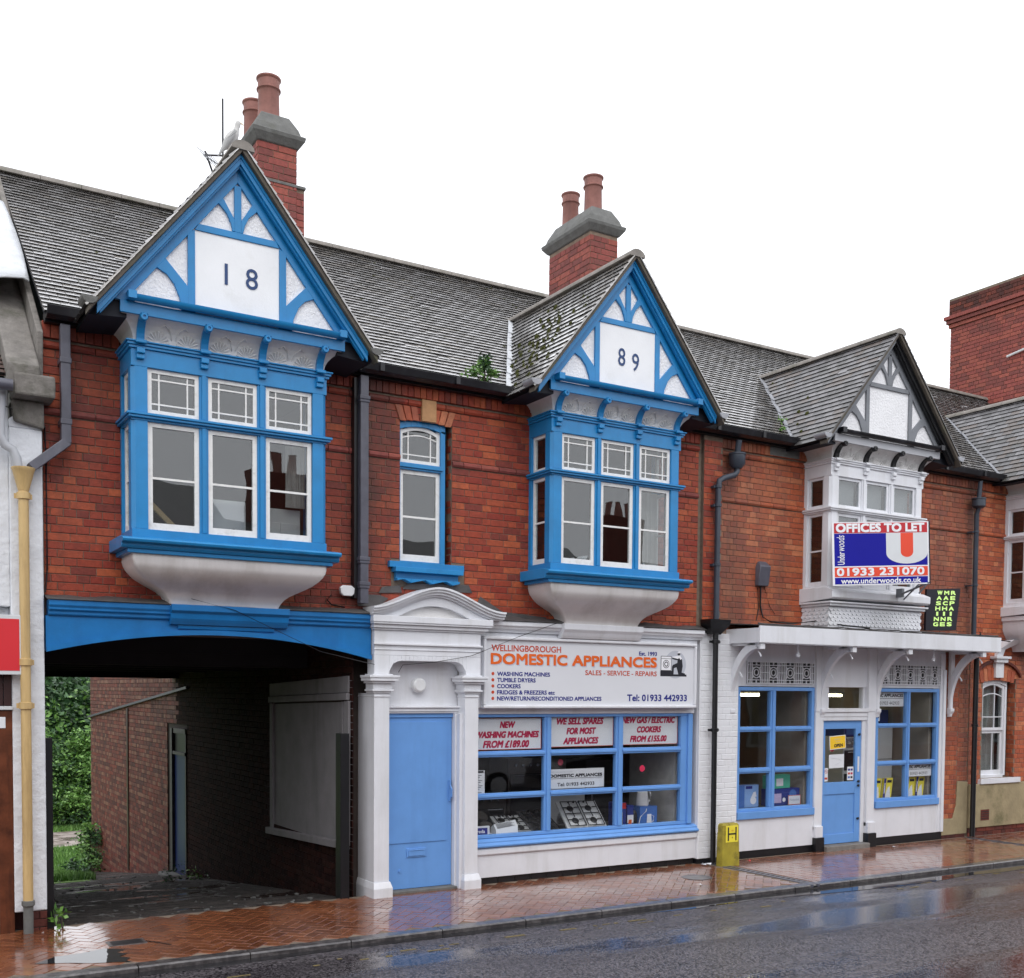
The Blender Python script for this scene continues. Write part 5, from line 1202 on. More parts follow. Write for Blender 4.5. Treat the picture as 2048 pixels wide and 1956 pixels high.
# white painted brick pilaster between the shops
F = Field(); bricks(F, (7.862, -.06, 0), X, Z, 0, .66, .06, 2.95, 'brick_white', seed=83, d=.006, joint=.006, unit=.125, merge=.5); F.build('painted_brick', 'painted_brickwork', HA, limit=160)
box('painted_pier', 'brick_white', HA, 7.85, 8.525, -.06, .1, .06, 3.0, bevel=.006); box('pier_base', 'black', HA, 7.85, 8.53, -.05, .1, -.06, .058)
box('pier_return', 'white', HA, 7.8452, 7.862, -.024, .1, .07, 2.9)
# ---- fascia sign
FS = box('shop_sign', 'signwhite', None, 4.625, 7.70, -.105, -.0605, 2.065, 2.815, bevel=0); tag(FS, 'long white appliance shop sign in orange and navy lettering over the big window', 'sign')
m_ = MB()
for a0, a1, b0, b1 in ((4.59, 7.735, 2.815, 2.85), (4.59, 7.735, 2.03, 2.065), (4.59, 4.625, 2.0651, 2.8149), (7.70, 7.735, 2.0651, 2.8149)):
    m_.box(a0, a1, -.14, -.0605, b0, b1)
m_.build('sign_frame', 'white', FS, bevel=.01)
SY = -.1055
def st(s_, mat, x0, x1, zb, h, bold=.0, shear=0, y=SY, d=.001, par=FS): return text('lettering', s_, mat, par, (x0, y, zb), X, Z, x1 - x0, h, shear=shear, depth=d, heavy=bold)
st('WELLINGBOROUGH', 't_rust', 4.705, 5.655, 2.685, .070, bold=.004)
st('DOMESTIC', 't_shadow', 4.712, 5.752, 2.527, .118, bold=.014, d=.0008); st('APPLIANCES', 't_shadow', 5.832, 7.108, 2.527, .118, bold=.014, d=.0008)
st('DOMESTIC', 't_orange', 4.70, 5.74, 2.538, .118, bold=.013, d=.003); st('APPLIANCES', 't_orange', 5.82, 7.095, 2.538, .118, bold=.013, d=.003)
st('Est. 1993', 't_navy', 6.82, 7.10, 2.682, .047, bold=.004)
st('SALES - SERVICE - REPAIRS', 't_rust', 6.01, 7.10, 2.428, .058, bold=.003)
for i, (s_, x1) in enumerate((('WASHING MACHINES', 5.50), ('TUMBLE DRYERS', 5.30), ('COOKERS', 5.095), ('FRIDGES & FREEZERS etc', 5.57), ('NEW/RETURN/RECONDITIONED APPLIANCES', 6.25))):
    zb = 2.402 - i * .0705; st(s_, 't_navy', 4.783, x1, zb, .046, bold=.004)
    MB().lathe((4.725, SY, zb + .024), [(.019, 0), (.019, .0015)], 16, (0, -1, 0)).build('bullet', 't_rust', FS)
st('Tel: 01933 442933', 't_navy', 6.645, 7.595, 2.118, .078, bold=.006)
# washing machine and repairman emblem
LG = MB().lathe((7.40, SY, 2.58), [(.175, 0), (.175, .0008)], 40, (0, -1, 0)).build('emblem', 't_grey', FS)
def flat(nm, mat, poly, d, par=LG): return MB().prism(poly, SY - d - .0006, SY - d).build(nm, mat, par)
flat('emblem_base', 't_black', [(7.16, 2.43), (7.585, 2.43), (7.585, 2.455), (7.36, 2.457), (7.36, 2.50), (7.16, 2.50)], .001)
flat('emblem_machine', 't_black', [(7.165, 2.50), (7.335, 2.50), (7.335, 2.685), (7.165, 2.685)], .0012)
flat('emblem_machine_front', 't_white', [(7.172, 2.507), (7.328, 2.507), (7.328, 2.678), (7.172, 2.678)], .002)
flat('emblem_line', 't_black', [(7.172, 2.648), (7.328, 2.648), (7.328, 2.653), (7.172, 2.653)], .0028)
for rr, mt, dd in ((.052, 't_black', .0028), (.044, 't_white', .0036), (.032, 't_black', .0044), (.020, 't_white', .0052)): MB().lathe((7.25, SY - dd, 2.583), [(rr, 0), (rr, .0006)], 24, (0, -1, 0)).build('emblem_drum', mt, LG)
flat('emblem_man', 't_black', [(7.345, 2.457), (7.372, 2.457), (7.378, 2.535), (7.42, 2.545), (7.44, 2.49), (7.45, 2.455), (7.56, 2.455), (7.56, 2.468), (7.505, 2.48), (7.52, 2.56), (7.51, 2.64), (7.475, 2.695), (7.45, 2.69), (7.44, 2.665), (7.39, 2.66), (7.345, 2.668), (7.345, 2.65), (7.39, 2.640), (7.435, 2.635), (7.43, 2.60), (7.36, 2.575), (7.345, 2.55)], .0014)
flat('emblem_shirt', 't_white', [(7.44, 2.692), (7.475, 2.697), (7.505, 2.655), (7.48, 2.64), (7.462, 2.665), (7.44, 2.652), (7.35, 2.668), (7.35, 2.678)], .003)
MB().lathe((7.455, SY - .002, 2.717), [(.023, 0), (.023, .0006)], 16, (0, -1, 0)).build('emblem_head', 't_black', LG)
flat('emblem_cap', 't_white', [(7.425, 2.722), (7.48, 2.726), (7.475, 2.748), (7.445, 2.745), (7.438, 2.731), (7.42, 2.729)], .003)
# posters inside the glass
def sheet(nm, label, cat, x0, x1, z0, z1, y, mat='paper', tilt=0, th=.003, group=None, bevel=0):
    c = Vector(((x0 + x1) / 2, y, (z0 + z1) / 2)); U = Vector((math.cos(tilt), 0, math.sin(tilt))); V = Vector((-math.sin(tilt), 0, math.cos(tilt)))
    o = MB().obox(c, U, V, U.cross(V), -(x1 - x0) / 2, (x1 - x0) / 2, -(z1 - z0) / 2, (z1 - z0) / 2, -th, 0).build(nm, mat); tag(o, label, cat, group)
    return o, c, U, V
def lines(o, c, U, V, W_, H_, rows, d=.0012, nm='lettering'):
    for s_, mat, u0, u1, v0, h, kw in rows:
        N_ = U.cross(V); text(nm, s_, mat, o, c + U * (-W_ / 2 + u0 * W_) + V * (-H_ / 2 + v0 * H_), U, V, (u1 - u0) * W_, h * H_, depth=d, **kw)
def rim(o, c, U, V, W_, H_, mat, t=.006):
    m_ = MB(); N_ = U.cross(V); a, b = W_ / 2, H_ / 2
    for q in ((-a, a, -b, -b + t), (-a, a, b - t, b), (-a, -a + t, -b + t, b - t), (a - t, a, -b + t, b - t)): m_.obox(c, U, V, N_, q[0], q[1], q[2], q[3], .0005, .0012)
    m_.build('border', mat, o)
PI = dict(shear=.25, heavy=.010)
o, c, U, V = sheet('poster', 'window poster reading NEW WASHING MACHINES FROM £189.00', 'poster', 4.47, 5.49, 1.545, 1.915, .055); rim(o, c, U, V, 1.02, .37, 't_rust')
lines(o, c, U, V, 1.02, .37, [('NEW', 't_crimson', .44, .64, .69, .19, PI), ('WASHING MACHINES', 't_crimson', .125, .965, .38, .19, PI), ('FROM £189.00', 't_crimson', .22, .83, .07, .21, PI)])
o, c, U, V = sheet('poster', 'window poster reading WE SELL SPARES FOR MOST APPLIANCES', 'poster', 5.60, 6.555, 1.56, 1.945, .055, tilt=.004); rim(o, c, U, V, .955, .385, 't_rust')
lines(o, c, U, V, .955, .385, [('WE SELL SPARES', 't_crimson', .12, .84, .71, .19, PI), ('FOR MOST', 't_crimson', .27, .72, .40, .19, PI), ('APPLIANCES', 't_crimson', .22, .76, .09, .19, PI)])
o, c, U, V = sheet('poster', 'window poster reading NEW GAS / ELECTRIC COOKERS FROM £155.00', 'poster', 6.675, 7.585, 1.565, 1.945, .055); rim(o, c, U, V, .91, .38, 't_rust')
lines(o, c, U, V, .91, .38, [('NEW GAS / ELECTRIC', 't_crimson', .02, .95, .72, .19, PI), ('COOKERS', 't_crimson', .28, .70, .41, .19, PI), ('FROM £155.00', 't_crimson', .16, .80, .10, .19, PI)])
o, c, U, V = sheet('name_card', 'white name card with phone number standing in the middle pane of the big window', 'sign', 5.625, 6.455, 1.052, 1.288, .10)
W_, H_ = .83, .236
lines(o, c, U, V, W_, H_, [('WELLINGBOROUGH', 't_grey', .03, .42, .80, .09, {}), ('DOMESTIC APPLIANCES', 't_black', .03, .96, .58, .15, dict(heavy=.006)), ('SALES - SERVICE - REPAIRS', 't_grey', .58, .96, .43, .06, {}), ('Tel: 01933 442933', 't_black', .16, .82, .12, .17, dict(heavy=.003))])
MB().obox(c, U, V, U.cross(V), -.40, .39, -.002 + .003, .006, .0006, .0014).build('rule', 't_black', o)
o, c, U, V = sheet('notice', 'narrow printed notice at the left edge of the big window', 'notice', 4.50, 4.72, 1.00, 1.31, .06)
m_ = MB()
for i in range(13):
    if i in (0,): m_.obox(c, U, V, U.cross(V), -.09, .095, .125, .15, .0006, .0012)
    else: m_.obox(c, U, V, U.cross(V), -.09, .02 + .07 * ((i * 37) % 10) / 10, .115 - i * .02, .121 - i * .02, .0006, .0012)
m_.obox(c, U, V, U.cross(V), -.05, .06, -.15, -.13, .0006, .0012); m_.build('print', 't_black', o)
m_ = MB().lathe((7.02, .06, 1.262), [(.042, 0), (.042, .002)], 20, (0, -1, 0)); M['sticker'] = pm('sticker', (.85, .04, .12), rough=.5, var=.05); o = m_.build('price_sticker', 'sticker'); tag(o, 'round pink price sticker on the right pane of the big window', 'sticker')
m_ = MB().lathe((5.90, .25, 1.36), [(.04, 0), (.04, .002)], 20, (0, -1, 0)); o = m_.build('price_sticker', 'sticker'); tag(o, 'round red sticker above the name card', 'sticker')
# ---- interior of shop A and window display
IA = MB(); IA.box(4.3, 8.2, 4.4, 4.5, -.1, 2.4); IA.box(4.2, 4.3, .1, 4.5, -.1, 2.4); IA.box(8.2, 8.3, .1, 4.5, -.1, 2.4); IA.box(4.2, 8.3, .1, 4.5, 2.4, 2.5); IA.box(4.2, 8.3, .1, 4.5, -.15, -.05); IA = IA.build('interior_shell', 'interior_wall', HA)
m_ = MB(); m_.box(4.5, 7.8, .10, .75, .46, .52); m_.build('display_shelf', 'shelf', HA)
m_ = MB(); m_.box(7.62, 7.75, .15, 1.1, .52, 1.95); m_.build('display_partition', 'curtain', HA)
m_ = MB(); m_.box(4.3, 7.6, 1.8, 1.84, -.05, 1.0); m_.build('interior_counter', 'interior', HA)
for i, (x, h, mt) in enumerate(((4.5, .95, 'enamel'), (5.15, .92, 'shelf'), (5.75, 1.35, 'shelf'), (6.4, .95, 'enamel'), (7.0, 1.3, 'dark_plastic'))):
    lab = ['white cooker at the back left of the appliance shop', 'dark cooker behind the hobs', 'tall dark oven unit inside the big shop window', 'white washing machine inside behind the gas hob', 'tall black fridge behind the kettle'][i]
    T = thing('cooker' if i < 3 else ('washing_machine' if i == 3 else 'fridge'), lab, ['cooker', 'cooker', 'oven', 'washing machine', 'fridge'][i], (x + .3, 1.5, 0))
    box('body', mt, T, x, x + .58, 1.25, 1.75, -.05, h, bevel=.01)
    if i < 3:
        box('oven_door', 'dark_plastic', T, x + .04, x + .54, 1.235, 1.2495, .2, h - .2, bevel=.004); MB().tube([(x + .08, 1.21, h - .22), (x + .5, 1.21, h - .22)], .01, 8).build('handle', 'steel', T)
        for q in range(4): MB().lathe((x + .12 + q * .11, 1.2495, h - .09), [(.022, 0), (.018, .02)], 12, (0, -1, 0)).build('knob', 'steel', T)
    elif i == 3: MB().lathe((x + .29, 1.2495, .5), [(.17, 0), (.17, .02), (.14, .03)], 24, (0, -1, 0)).build('drum_door', 'steel', T)
    else: MB().tube([(x + .08, 1.225, .7), (x + .08, 1.225, 1.1)], .012, 8).build('handle', 'steel', T)
def hob(label, cx, y, z, w, dpt, tilt, rot, mat, ww=4):
    T = thing('gas_hob', label, 'hob', (cx, y, z), 0, 'gas hobs on the window shelf')
    U = Vector((math.cos(rot), math.sin(rot), 0)); V = Vector((-math.sin(rot) * math.cos(tilt), math.cos(rot) * math.cos(tilt), math.sin(tilt))); N_ = U.cross(V); O = Vector((cx, y, z))
    MB().obox(O, U, V, N_, -w / 2, w / 2, 0, dpt, -.03, 0).build('hob_plate', mat, T, bevel=.006)
    for i in (-1, 1):
        for j in (.28, .72):
            c = O + U * (i * w * .23) + V * (j * dpt); MB().lathe(tuple(c), [(.045, 0), (.045, .012), (.03, .018)], 16, tuple(N_)).build('burner', 'dark_plastic', T)
    m_ = MB()
    for i in (-1, 1):
        x0, x1 = (i * w * .23 - w * .2), (i * w * .23 + w * .2)
        for a, b in (((x0, .06), (x1, .06)), ((x1, .06), (x1, .94)), ((x1, .94), (x0, .94)), ((x0, .94), (x0, .06)), ((x0, .5), (x1, .5)), ((i * w * .23, .06), (i * w * .23, .2)), ((i * w * .23, .38), (i * w * .23, .62)), ((i * w * .23, .8), (i * w * .23, .94)), ((x0, .28), (x0 + w * .12, .28)), ((x1 - w * .12, .28), (x1, .28)), ((x0, .72), (x0 + w * .12, .72)), ((x1 - w * .12, .72), (x1, .72))):
            m_.tube([O + U * a[0] + V * a[1] * dpt + N_ * .028, O + U * b[0] + V * b[1] * dpt + N_ * .028], .0065, 6)
    m_.build('pan_support', 'dark_plastic', T)
    for q in range(4): MB().lathe(tuple(O + U * (w * (-.2 + q * .13)) + V * dpt * 1.0 - V * .02), [(.014, 0), (.012, .02)], 10, tuple(N_)).build('knob', 'dark_plastic', T)
hob('white four-burner gas hob tilted up at the centre of the window shelf', 6.27, .17, .535, .56, .46, .72, -.12, 'enamel')
hob('steel gas hob leaning beside the middle mullion', 5.72, .24, .53, .42, .42, .55, .15, 'steel')
hob('dark gas hob with black grids lying behind the left mullion', 5.28, .22, .53, .40, .40, .45, -.05, 'enamel')
T = thing('electric_hob', 'dark electric hob with round plates at the left end of the window shelf', 'hob', (4.85, .4, .52))
MB().obox((4.86, .36, .53), X, Vector((0, .8, .6)), Vector((0, -.6, .8)), -.27, .27, 0, .42, -.03, 0).build('hob_plate', 'dark_plastic', T, bevel=.005)
for dx, dv in ((-.12, .12), (.12, .12), (-.12, .3), (.13, .3)): MB().lathe((4.86 + dx, .36 + .8 * dv, .53 + .6 * dv), [(.085, 0), (.08, .012), (.078, .006)], 24, (0, -.6, .8)).build('hotplate', 'shelf', T, smooth=40)
T = thing('brand_plate', 'small white and navy maker plate at the left corner of the window sill', 'sign', (4.65, .1, .53))
box('plate', 'paper', T, 4.53, 4.80, .075, .10, .535, .66, bevel=.003); box('plate_face', 't_navy', T, 4.56, 4.77, .072, .0749, .565, .64, bevel=0); text('lettering', 'Creda', 't_white', T, (4.585, .072, .58), X, Z, .15, .042, bold=.02); box('plate_stripe', 't_rust', T, 4.53, 4.80, .0735, .0749, .537, .545, bevel=0)
T = thing('paper_roll', 'crumpled white price list lying on the window sill beside the maker plate', 'paper', (5.02, .15, .52))
m_ = MB(); m_.loft([[(x, .09 + .0, .53), (x, .10, .60 + (x - 4.9) * .12), (x, .16, .66 + (x - 4.9) * .14), (x, .22, .62), (x, .24, .53)] for x in (4.90, 4.98, 5.06, 5.14, 5.20)]); m_.f += [(0, 1, 2, 3, 4), (24, 23, 22, 21, 20)]; m_.build('sheet', 'paper', T, smooth=50)
m_ = MB()
for i in range(6): m_.obox((4.90, .0995, .605), Vector((1, 0, .12)).normalized(), Vector((0, .6, .8)), Vector((0, -.8, .6)), .02, .26 - .02 * (i % 3), .008 + i * .011, .012 + i * .011, .002, .004)
m_.build('print', 't_black', T)
T = thing('papers', 'small stack of dark leaflets between the maker plate and the price list', 'papers', (4.85, .13, .52))
for i in range(4): MB().obox((4.80, .10, .53 + i * .014), Vector((1, .1, -.12 * i)).normalized(), Vector((-.1, 1, 0)).normalized(), Z, 0, .09, 0, .12, 0, .009).build('leaflet', 'paper' if i == 3 else 'shelf', T)
T = thing('kettle', 'white jug kettle standing on a blue carton in the big window', 'kettle', (7.22, .28, .76))
m_ = MB().lathe((7.20, .28, .762), [(.075, 0), (.085, .01), (.078, .12), (.068, .20), (.064, .215), (.03, .225)], 24); m_.build('jug', 'enamel', T, smooth=45)
MB().tube([(7.262, .28, .955), (7.325, .28, .945), (7.335, .28, .89), (7.325, .28, .82), (7.282, .28, .80)], .012, 10).build('handle', 'enamel', T, smooth=60)
MB().loft([[(7.14, .26, .955), (7.14, .30, .955), (7.14, .28, .90)], [(7.10, .275, .975), (7.10, .285, .975), (7.10, .28, .965)]]).build('spout', 'enamel', T)
MB().tube([(7.22, .20, .77), (7.18, .17, .70), (7.08, .16, .63), (7.05, .15, .54)], .005, 6).build('cord', 'enamel', T)
T = thing('carton', 'blue kettle carton with a white kettle picture under the white kettle', 'box', (7.2, .28, .52))
box('carton_body', 'box_blue', T, 7.09, 7.37, .18, .38, .525, .76, bevel=.003); MB().prism([(7.20, .545), (7.28, .545), (7.272, .66), (7.208, .66)], .1785, .1799).build('kettle_picture', 't_white', T); MB().tube([(7.28, .1785, .645), (7.315, .1785, .63), (7.305, .1785, .565), (7.28, .1785, .56)], .005, 6).build('handle_picture', 't_white', T)
for i, (x, w, h, mt, lab) in enumerate(((6.72, .16, .30, 'box_red', 'tall box with red top standing left of the kettle cartons'), (6.90, .10, .26, 'box_navy', 'slim navy box with an orange flash beside the red-topped box'), (7.0, .10, .19, 'dark_plastic', 'small black jug left of the blue carton'))):
    T = thing('carton' if i < 2 else 'coffee_jug', lab, 'box' if i < 2 else 'jug', (x + w / 2, .25, .52))
    if i < 2:
        box('carton_body', 'box_navy' if i == 0 else mt, T, x, x + w, .2, .36, .525, .525 + h, bevel=.003)
        box('top_band', 'box_red' if i == 0 else 't_white', T, x + .002, x + w - .002, .197, .1995, .525 + h - .08 if i == 0 else .56, .525 + h - .005 if i == 0 else .66, bevel=0)
        box('front_print', 'yellow' if i == 0 else 't_orange', T, x + .02, x + w - (.06 if i == 0 else .03), .1965, .1994, .54, .60 if i else .70, bevel=0)
    else:
        MB().lathe((x + .05, .27, .525), [(.05, 0), (.055, .02), (.05, .14), (.035, .18)], 18).build('jug_body', mt, T, smooth=45); MB().tube([(x + .10, .27, .67), (x + .135, .27, .65), (x + .13, .27, .58), (x + .10, .27, .56)], .007, 8).build('handle', mt, T)

# ================================================================== SHOPFRONT B
SB = box('shopfront', 'white', HB, 8.53, 12.83, -.0, .10, 2.32, 2.884, bevel=.003)
def swin(x0, x1, xm, mw, zs, zb, name='window_frame'):
    """light blue shop window: frame, mullion, rails, panes"""
    t = .055; m_ = MB(); zt = 2.31
    m_.box(x0, x0 + t, -.015, .06, zb, zt); m_.box(x1 - t, x1, -.015, .06, zb, zt); m_.box(x0 + t, x1 - t, -.015, .06, zt - .05, zt); m_.box(x0 + t, x1 - t, -.015, .06, zb, zb + .04); W_ = m_.build(name, 'blue_light', SB, bevel=.004)
    m_ = MB(); m_.box(x0 + .0, x1 + .0, -.055, .06, zb - .10, zb - .0005); m_.build('sill', 'blue_light', SB, bevel=.006)
    m_ = MB(); m_.box(xm - mw, xm + mw, -.008, .06, zb + .04, zt - .05); m_.box(xm - mw * .4, xm + mw * .4, -.022, -.0085, zb + .04, zt - .05); m_.build('mullion', 'blue_light', SB, bevel=.004)
    xs_ = [(x0 + t, xm - mw), (xm + mw, x1 - t)]; hz = [zb + .04] + [z for q in zs for z in q] + [zt - .05]
    for a, b in xs_:
        for q in zs:
            m_ = MB(); m_.box(a + .0004, b - .0004, -.007, .06, q[0], q[1]); m_.box(a - .008, b + .008, -.020, -.0075, q[0] + .02, q[1] - .016); m_.build('rail', 'blue_light', SB, bevel=.004)
        for i in range(0, len(hz), 2): MB().box(a, b, .028, .033, hz[i], hz[i + 1]).build('pane', 'glass_shop', SB)
swin(8.55, 10.0, 9.215, .05, [(1.144, 1.217), (1.706, 1.775)], .63)
swin(11.27, 12.69, 11.995, .04, [(1.170, 1.239), (1.732, 1.795)], .65)
box('stall_riser', 'white', SB, 8.53, 10.03, -.02, .1, .10, .5295); box('stall_riser', 'white', SB, 11.24, 12.80, -.02, .1, .115, .5495)
box('plinth', 'black', SB, 8.53, 10.03, -.01, .1, -.06, .0995); box('plinth', 'black', SB, 11.24, 12.81, -.01, .1, -.05, .1145)
m_ = MB(); m_.box(12.691, 12.80, -.03, .1, .12, 2.84); m_.box(12.74, 12.80, -.055, -.0305, .12, 2.6); m_.build('side_board', 'white', SB, bevel=.004)
# pierced grilles over the two windows
def grille(x0, x1, z0, z1):
    Gp = MB(); t = .012; Gp.box(x0, x1, -.03, -.01, z0, z0 + t); Gp.box(x0, x1, -.03, -.01, z1 - t, z1); Gp.box(x0, x1, -.03, -.01, z0 + .045, z0 + .045 + .009); Gp.box(x0, x1, -.03, -.01, z1 - .055, z1 - .046)
    G_ = Gp.build('grille', 'white', SB); box('grille_back', 'black', G_, x0, x1, -.008, -.0005, z0, z1, bevel=0)
    k = max(1, int(round((x1 - x0) / .285))); w = (x1 - x0) / k; zc = (z0 + z1) / 2
    for i in range(k):
        xc = x0 + w * (i + .5); m_ = MB()
        for dx in (-w / 2, -w / 2 + .042, -w / 2 + .075, w / 2 - .075, w / 2 - .042): m_.box(xc + dx - .004, xc + dx + .004, -.0295, -.0105, z0, z1)
        m_.box(xc - .004, xc + .004, -.029, -.011, z0, z0 + .05); m_.box(xc - .004, xc + .004, -.029, -.011, z1 - .05, z1); m_.box(xc - w / 2, xc - .07, -.029, -.011, zc - .004, zc + .004); m_.box(xc + .07, xc + w / 2, -.029, -.011, zc - .004, zc + .004)
        for rr, w_ in ((.068, .010), (.036, .009)):
            n_ = 24
            for j in range(n_):
                a, b = 6.2832 * j / n_, 6.2832 * (j + 1) / n_; m_.prism([(xc + rr * math.cos(a), zc + rr * math.sin(a)), (xc + rr * math.cos(b), zc + rr * math.sin(b)), (xc + (rr + w_) * math.cos(b), zc + (rr + w_) * math.sin(b)), (xc + (rr + w_) * math.cos(a), zc + (rr + w_) * math.sin(a))], -.028, -.012)
        for sx in (-1, 1):
            for sz in (-1, 1):
                p0 = (xc + sx * .053, zc + sz * .053); p1 = (xc + sx * .082, zc + sz * .082); n0 = (-sx * sz * .004, .004)
                m_.prism([(p0[0] - .004, p0[1] + sx * sz * .004), (p0[0] + .004, p0[1] - sx * sz * .004), (p1[0] + .004, p1[1] - sx * sz * .004), (p1[0] - .004, p1[1] + sx * sz * .004)], -.0275, -.0125)
        m_.build('rosette', 'white', G_)
grille(8.72, 9.98, 2.355, 2.655); grille(11.30, 12.70, 2.365, 2.665)
# entrance: posts, fanlight, door
for a, b in ((10.005, 10.15), (11.075, 11.24)):
    m_ = MB(); m_.box(a, b, -.04, .1, .30, 1.97); m_.box(a - .0, b + .0, -.075, .1, .20, .36); m_.box(a - .0, b + .0, -.046, .1, 1.9705, 2.884)
    m_.build('door_post', 'white', SB, bevel=.006)
for a, b in ((10.0, 10.165), (11.065, 11.245)): box('post_base', 'black', SB, a, b, -.09, .1, -.05, .1995)
m_ = MB(); m_.box(10.151, 11.074, -.05, .1, 1.965, 2.02); m_.box(10.151, 11.074, -.03, .1, 1.90, 1.9645); m_.box(10.151, 11.074, -.02, .1, 1.845, 1.8995); m_.box(10.151, 10.32, .02, .1, 2.0205, 2.32); m_.box(11.03, 11.074, .02, .1, 2.0205, 2.32); m_.box(10.15, 10.205, -.0, .1, .07, 1.8445); m_.box(11.0, 11.074, -.0, .1, .07, 1.8445); m_.build('door_frame', 'white', SB, bevel=.004)
MB().box(10.32, 11.03, .05, .055, 2.0205, 2.315).build('fanlight_pane', 'glass_shop', SB)
DB = MB(); y0, y1 = .015, .055; DB.box(10.207, 10.225, y0, y1, .965, 1.70); DB.box(10.885, 10.998, y0, y1, .08, 1.843); DB.box(10.207, 10.8845, y0, y1, 1.725, 1.843); DB.box(10.207, 10.8845, y0, y1, .08, .215); DB.box(10.207, 10.8845, y0, y1, .79, .962); DB.box(10.207, 10.26, y0, y1, .2155, .7895); DB.box(10.226, 10.26, y0, y1, .9625, 1.7245)
DB = DB.build('door', 'blue_light', HB, bevel=.003, label='light blue half-glazed shop door'); MB().box(10.261, 10.8845, .034, .038, .9625, 1.7245).build('pane', 'glass_shop', DB); MB().box(10.261, 10.8845, .03, .05, .2155, .7895).build('door_panel', 'blue_light', DB)
m_ = MB(); m_.box(10.93, 10.965, .009, .0149, 1.10, 1.32); m_.build('push_plate', 'enamel', DB)
m_ = MB(); 
for z in (.90, .96, 1.64, .42): m_.lathe((10.945, .0145, z), [(.016, 0), (.014, .012), (.02, .02)], 12, (0, -1, 0))
m_.build('handle', 'dark_plastic', DB)
box('doorstep', 'stone', SB, 10.17, 11.06, -.14, .05, -.02, .072, bevel=.012)
# canopy
CN = MB(); CN.box(8.345, 13.29, -.625, -.601, 2.872, 3.085); CN.box(8.345, 8.369, -.6005, -.001, 2.872, 3.06); CN.box(13.266, 13.29, -.6005, -.001, 2.872, 3.06); CN = CN.build('canopy', 'white', HB, bevel=.003)
box('canopy_soffit', 'white', CN, 8.3695, 13.2655, -.6, -.001, 2.885, 2.90, bevel=0); m_ = MB(); m_.box(8.345, 13.29, -.612, -.6005, 2.862, 2.8715); m_.build('canopy_lip', 'white', CN)
m_ = MB(); m_.prof_x([(-.001, 3.13), (-.615, 3.088), (-.615, 3.10), (-.001, 3.145)], 8.34, 13.3); m_.build('canopy_roof', 'lead_dark', CN)
m_ = MB(); r = random.Random(2); pts = []
for i in range(40): pts.append((8.36 + 4.9 * i / 39, -.59 + r.uniform(-.02, .02), 3.105 + r.uniform(0, .012)))
m_.tube(pts, .010, 6); m_.build('canopy_edge_lead', 'lead_dark', CN)
for i, xb in enumerate((8.42, 10.12, 11.27, 12.93)):
    m_ = MB(); f = lambda a, b, d, xb=xb: (xb + d, a, b); w = .032
    m_.prism([(-.56, 2.885), (-.56, 2.80), (-.53, 2.80), (-.50, 2.885)], -w, w, f)
    n_ = 14; O_ = []; I_ = []
    for j in range(n_ + 1):
        t = math.pi / 2 * j / n_; O_.append((-.56 + .52 * math.sin(t) * 1.0, 2.80 - .80 * (1 - math.cos(t)))); I_.append((-.50 + .50 * math.sin(t), 2.885 - .72 * (1 - math.cos(t)) * (1.0)))
    for j in range(n_):
        m_.prism([O_[j], O_[j + 1], I_[j + 1], I_[j]], -w, w, f)
    m_.prism([(-.5, 2.8845), (-.5, 2.84), (-.06, 2.84), (-.06, 2.8845)], -w, w, f); m_.prism([(-.055, 2.8845), (-.055, 2.0), (-.002, 2.0), (-.002, 2.8845)], -w * .9, w * .9, f)
    m_.prism([(-.002, 1.93), (-.05, 1.93), (-.075, 1.97), (-.075, 2.01), (-.002, 2.02)], -w - .01, w + .01, f); m_.prism([(-.002, 1.88), (-.04, 1.89), (-.05, 1.9295), (-.002, 1.9295)], -w, w, f)
    m_.box(xb - w - .004, xb + w + .012, -.60, -.5601, 2.79, 2.86); m_.build('canopy_bracket', 'white', CN, bevel=.003)
    for (yy, zz) in ((-.50, 2.735), (-.16, 2.47)):
        MB().tube([(xb + .02, yy, zz + .03), (xb + .03, yy - .03, zz - .01), (xb + .04, yy - .03, zz - .035)], .012, 8).build('hook', 'white', CN, smooth=60)
for xb in (9.24, 12.0): MB().tube([(xb, -.42, 2.885), (xb, -.42, 2.76)], .012, 8).lathe((xb, -.42, 2.735), [(.03, -.012), (.03, .012)], 14, (0, -1, 0)).build('hook', 'white', CN, smooth=60)
# white end post to the right with stub
box('canopy_post_stub', 'white', CN, 12.93, 12.99, -.05, -.002, 2.3, 2.86)
# interior of shop B
m_ = MB(); m_.box(8.3, 13.0, 4.9, 5.0, -.1, 2.4); m_.box(8.3, 8.4, .1, 5, -.1, 2.4); m_.box(12.85, 13.0, .1, 5, -.1, 2.4); m_.box(8.3, 13, .1, 5, 2.4, 2.5); m_.box(8.3, 13, .1, 5, -.15, -.05); m_.build('interior_shell', 'interior_wall', HB)
m_ = MB(); m_.box(8.56, 9.98, .1, .7, .55, .62); m_.build('display_shelf', 'shelf', HB); box('display_shelf', 'shelf', HB, 11.28, 12.68, .1, .7, .57, .635)
m_ = MB(); m_.box(9.93, 10.0, .1, 1.0, .62, 2.3); m_.build('display_partition', 'interior_wall', HB); box('display_partition', 'interior_wall', HB, 12.6, 12.66, .1, 1.2, .62, 2.3)
M['tube'] = pm('lit_tube', (1, .95, .7), var=0, emit=(1., .93, .62), estr=14.)
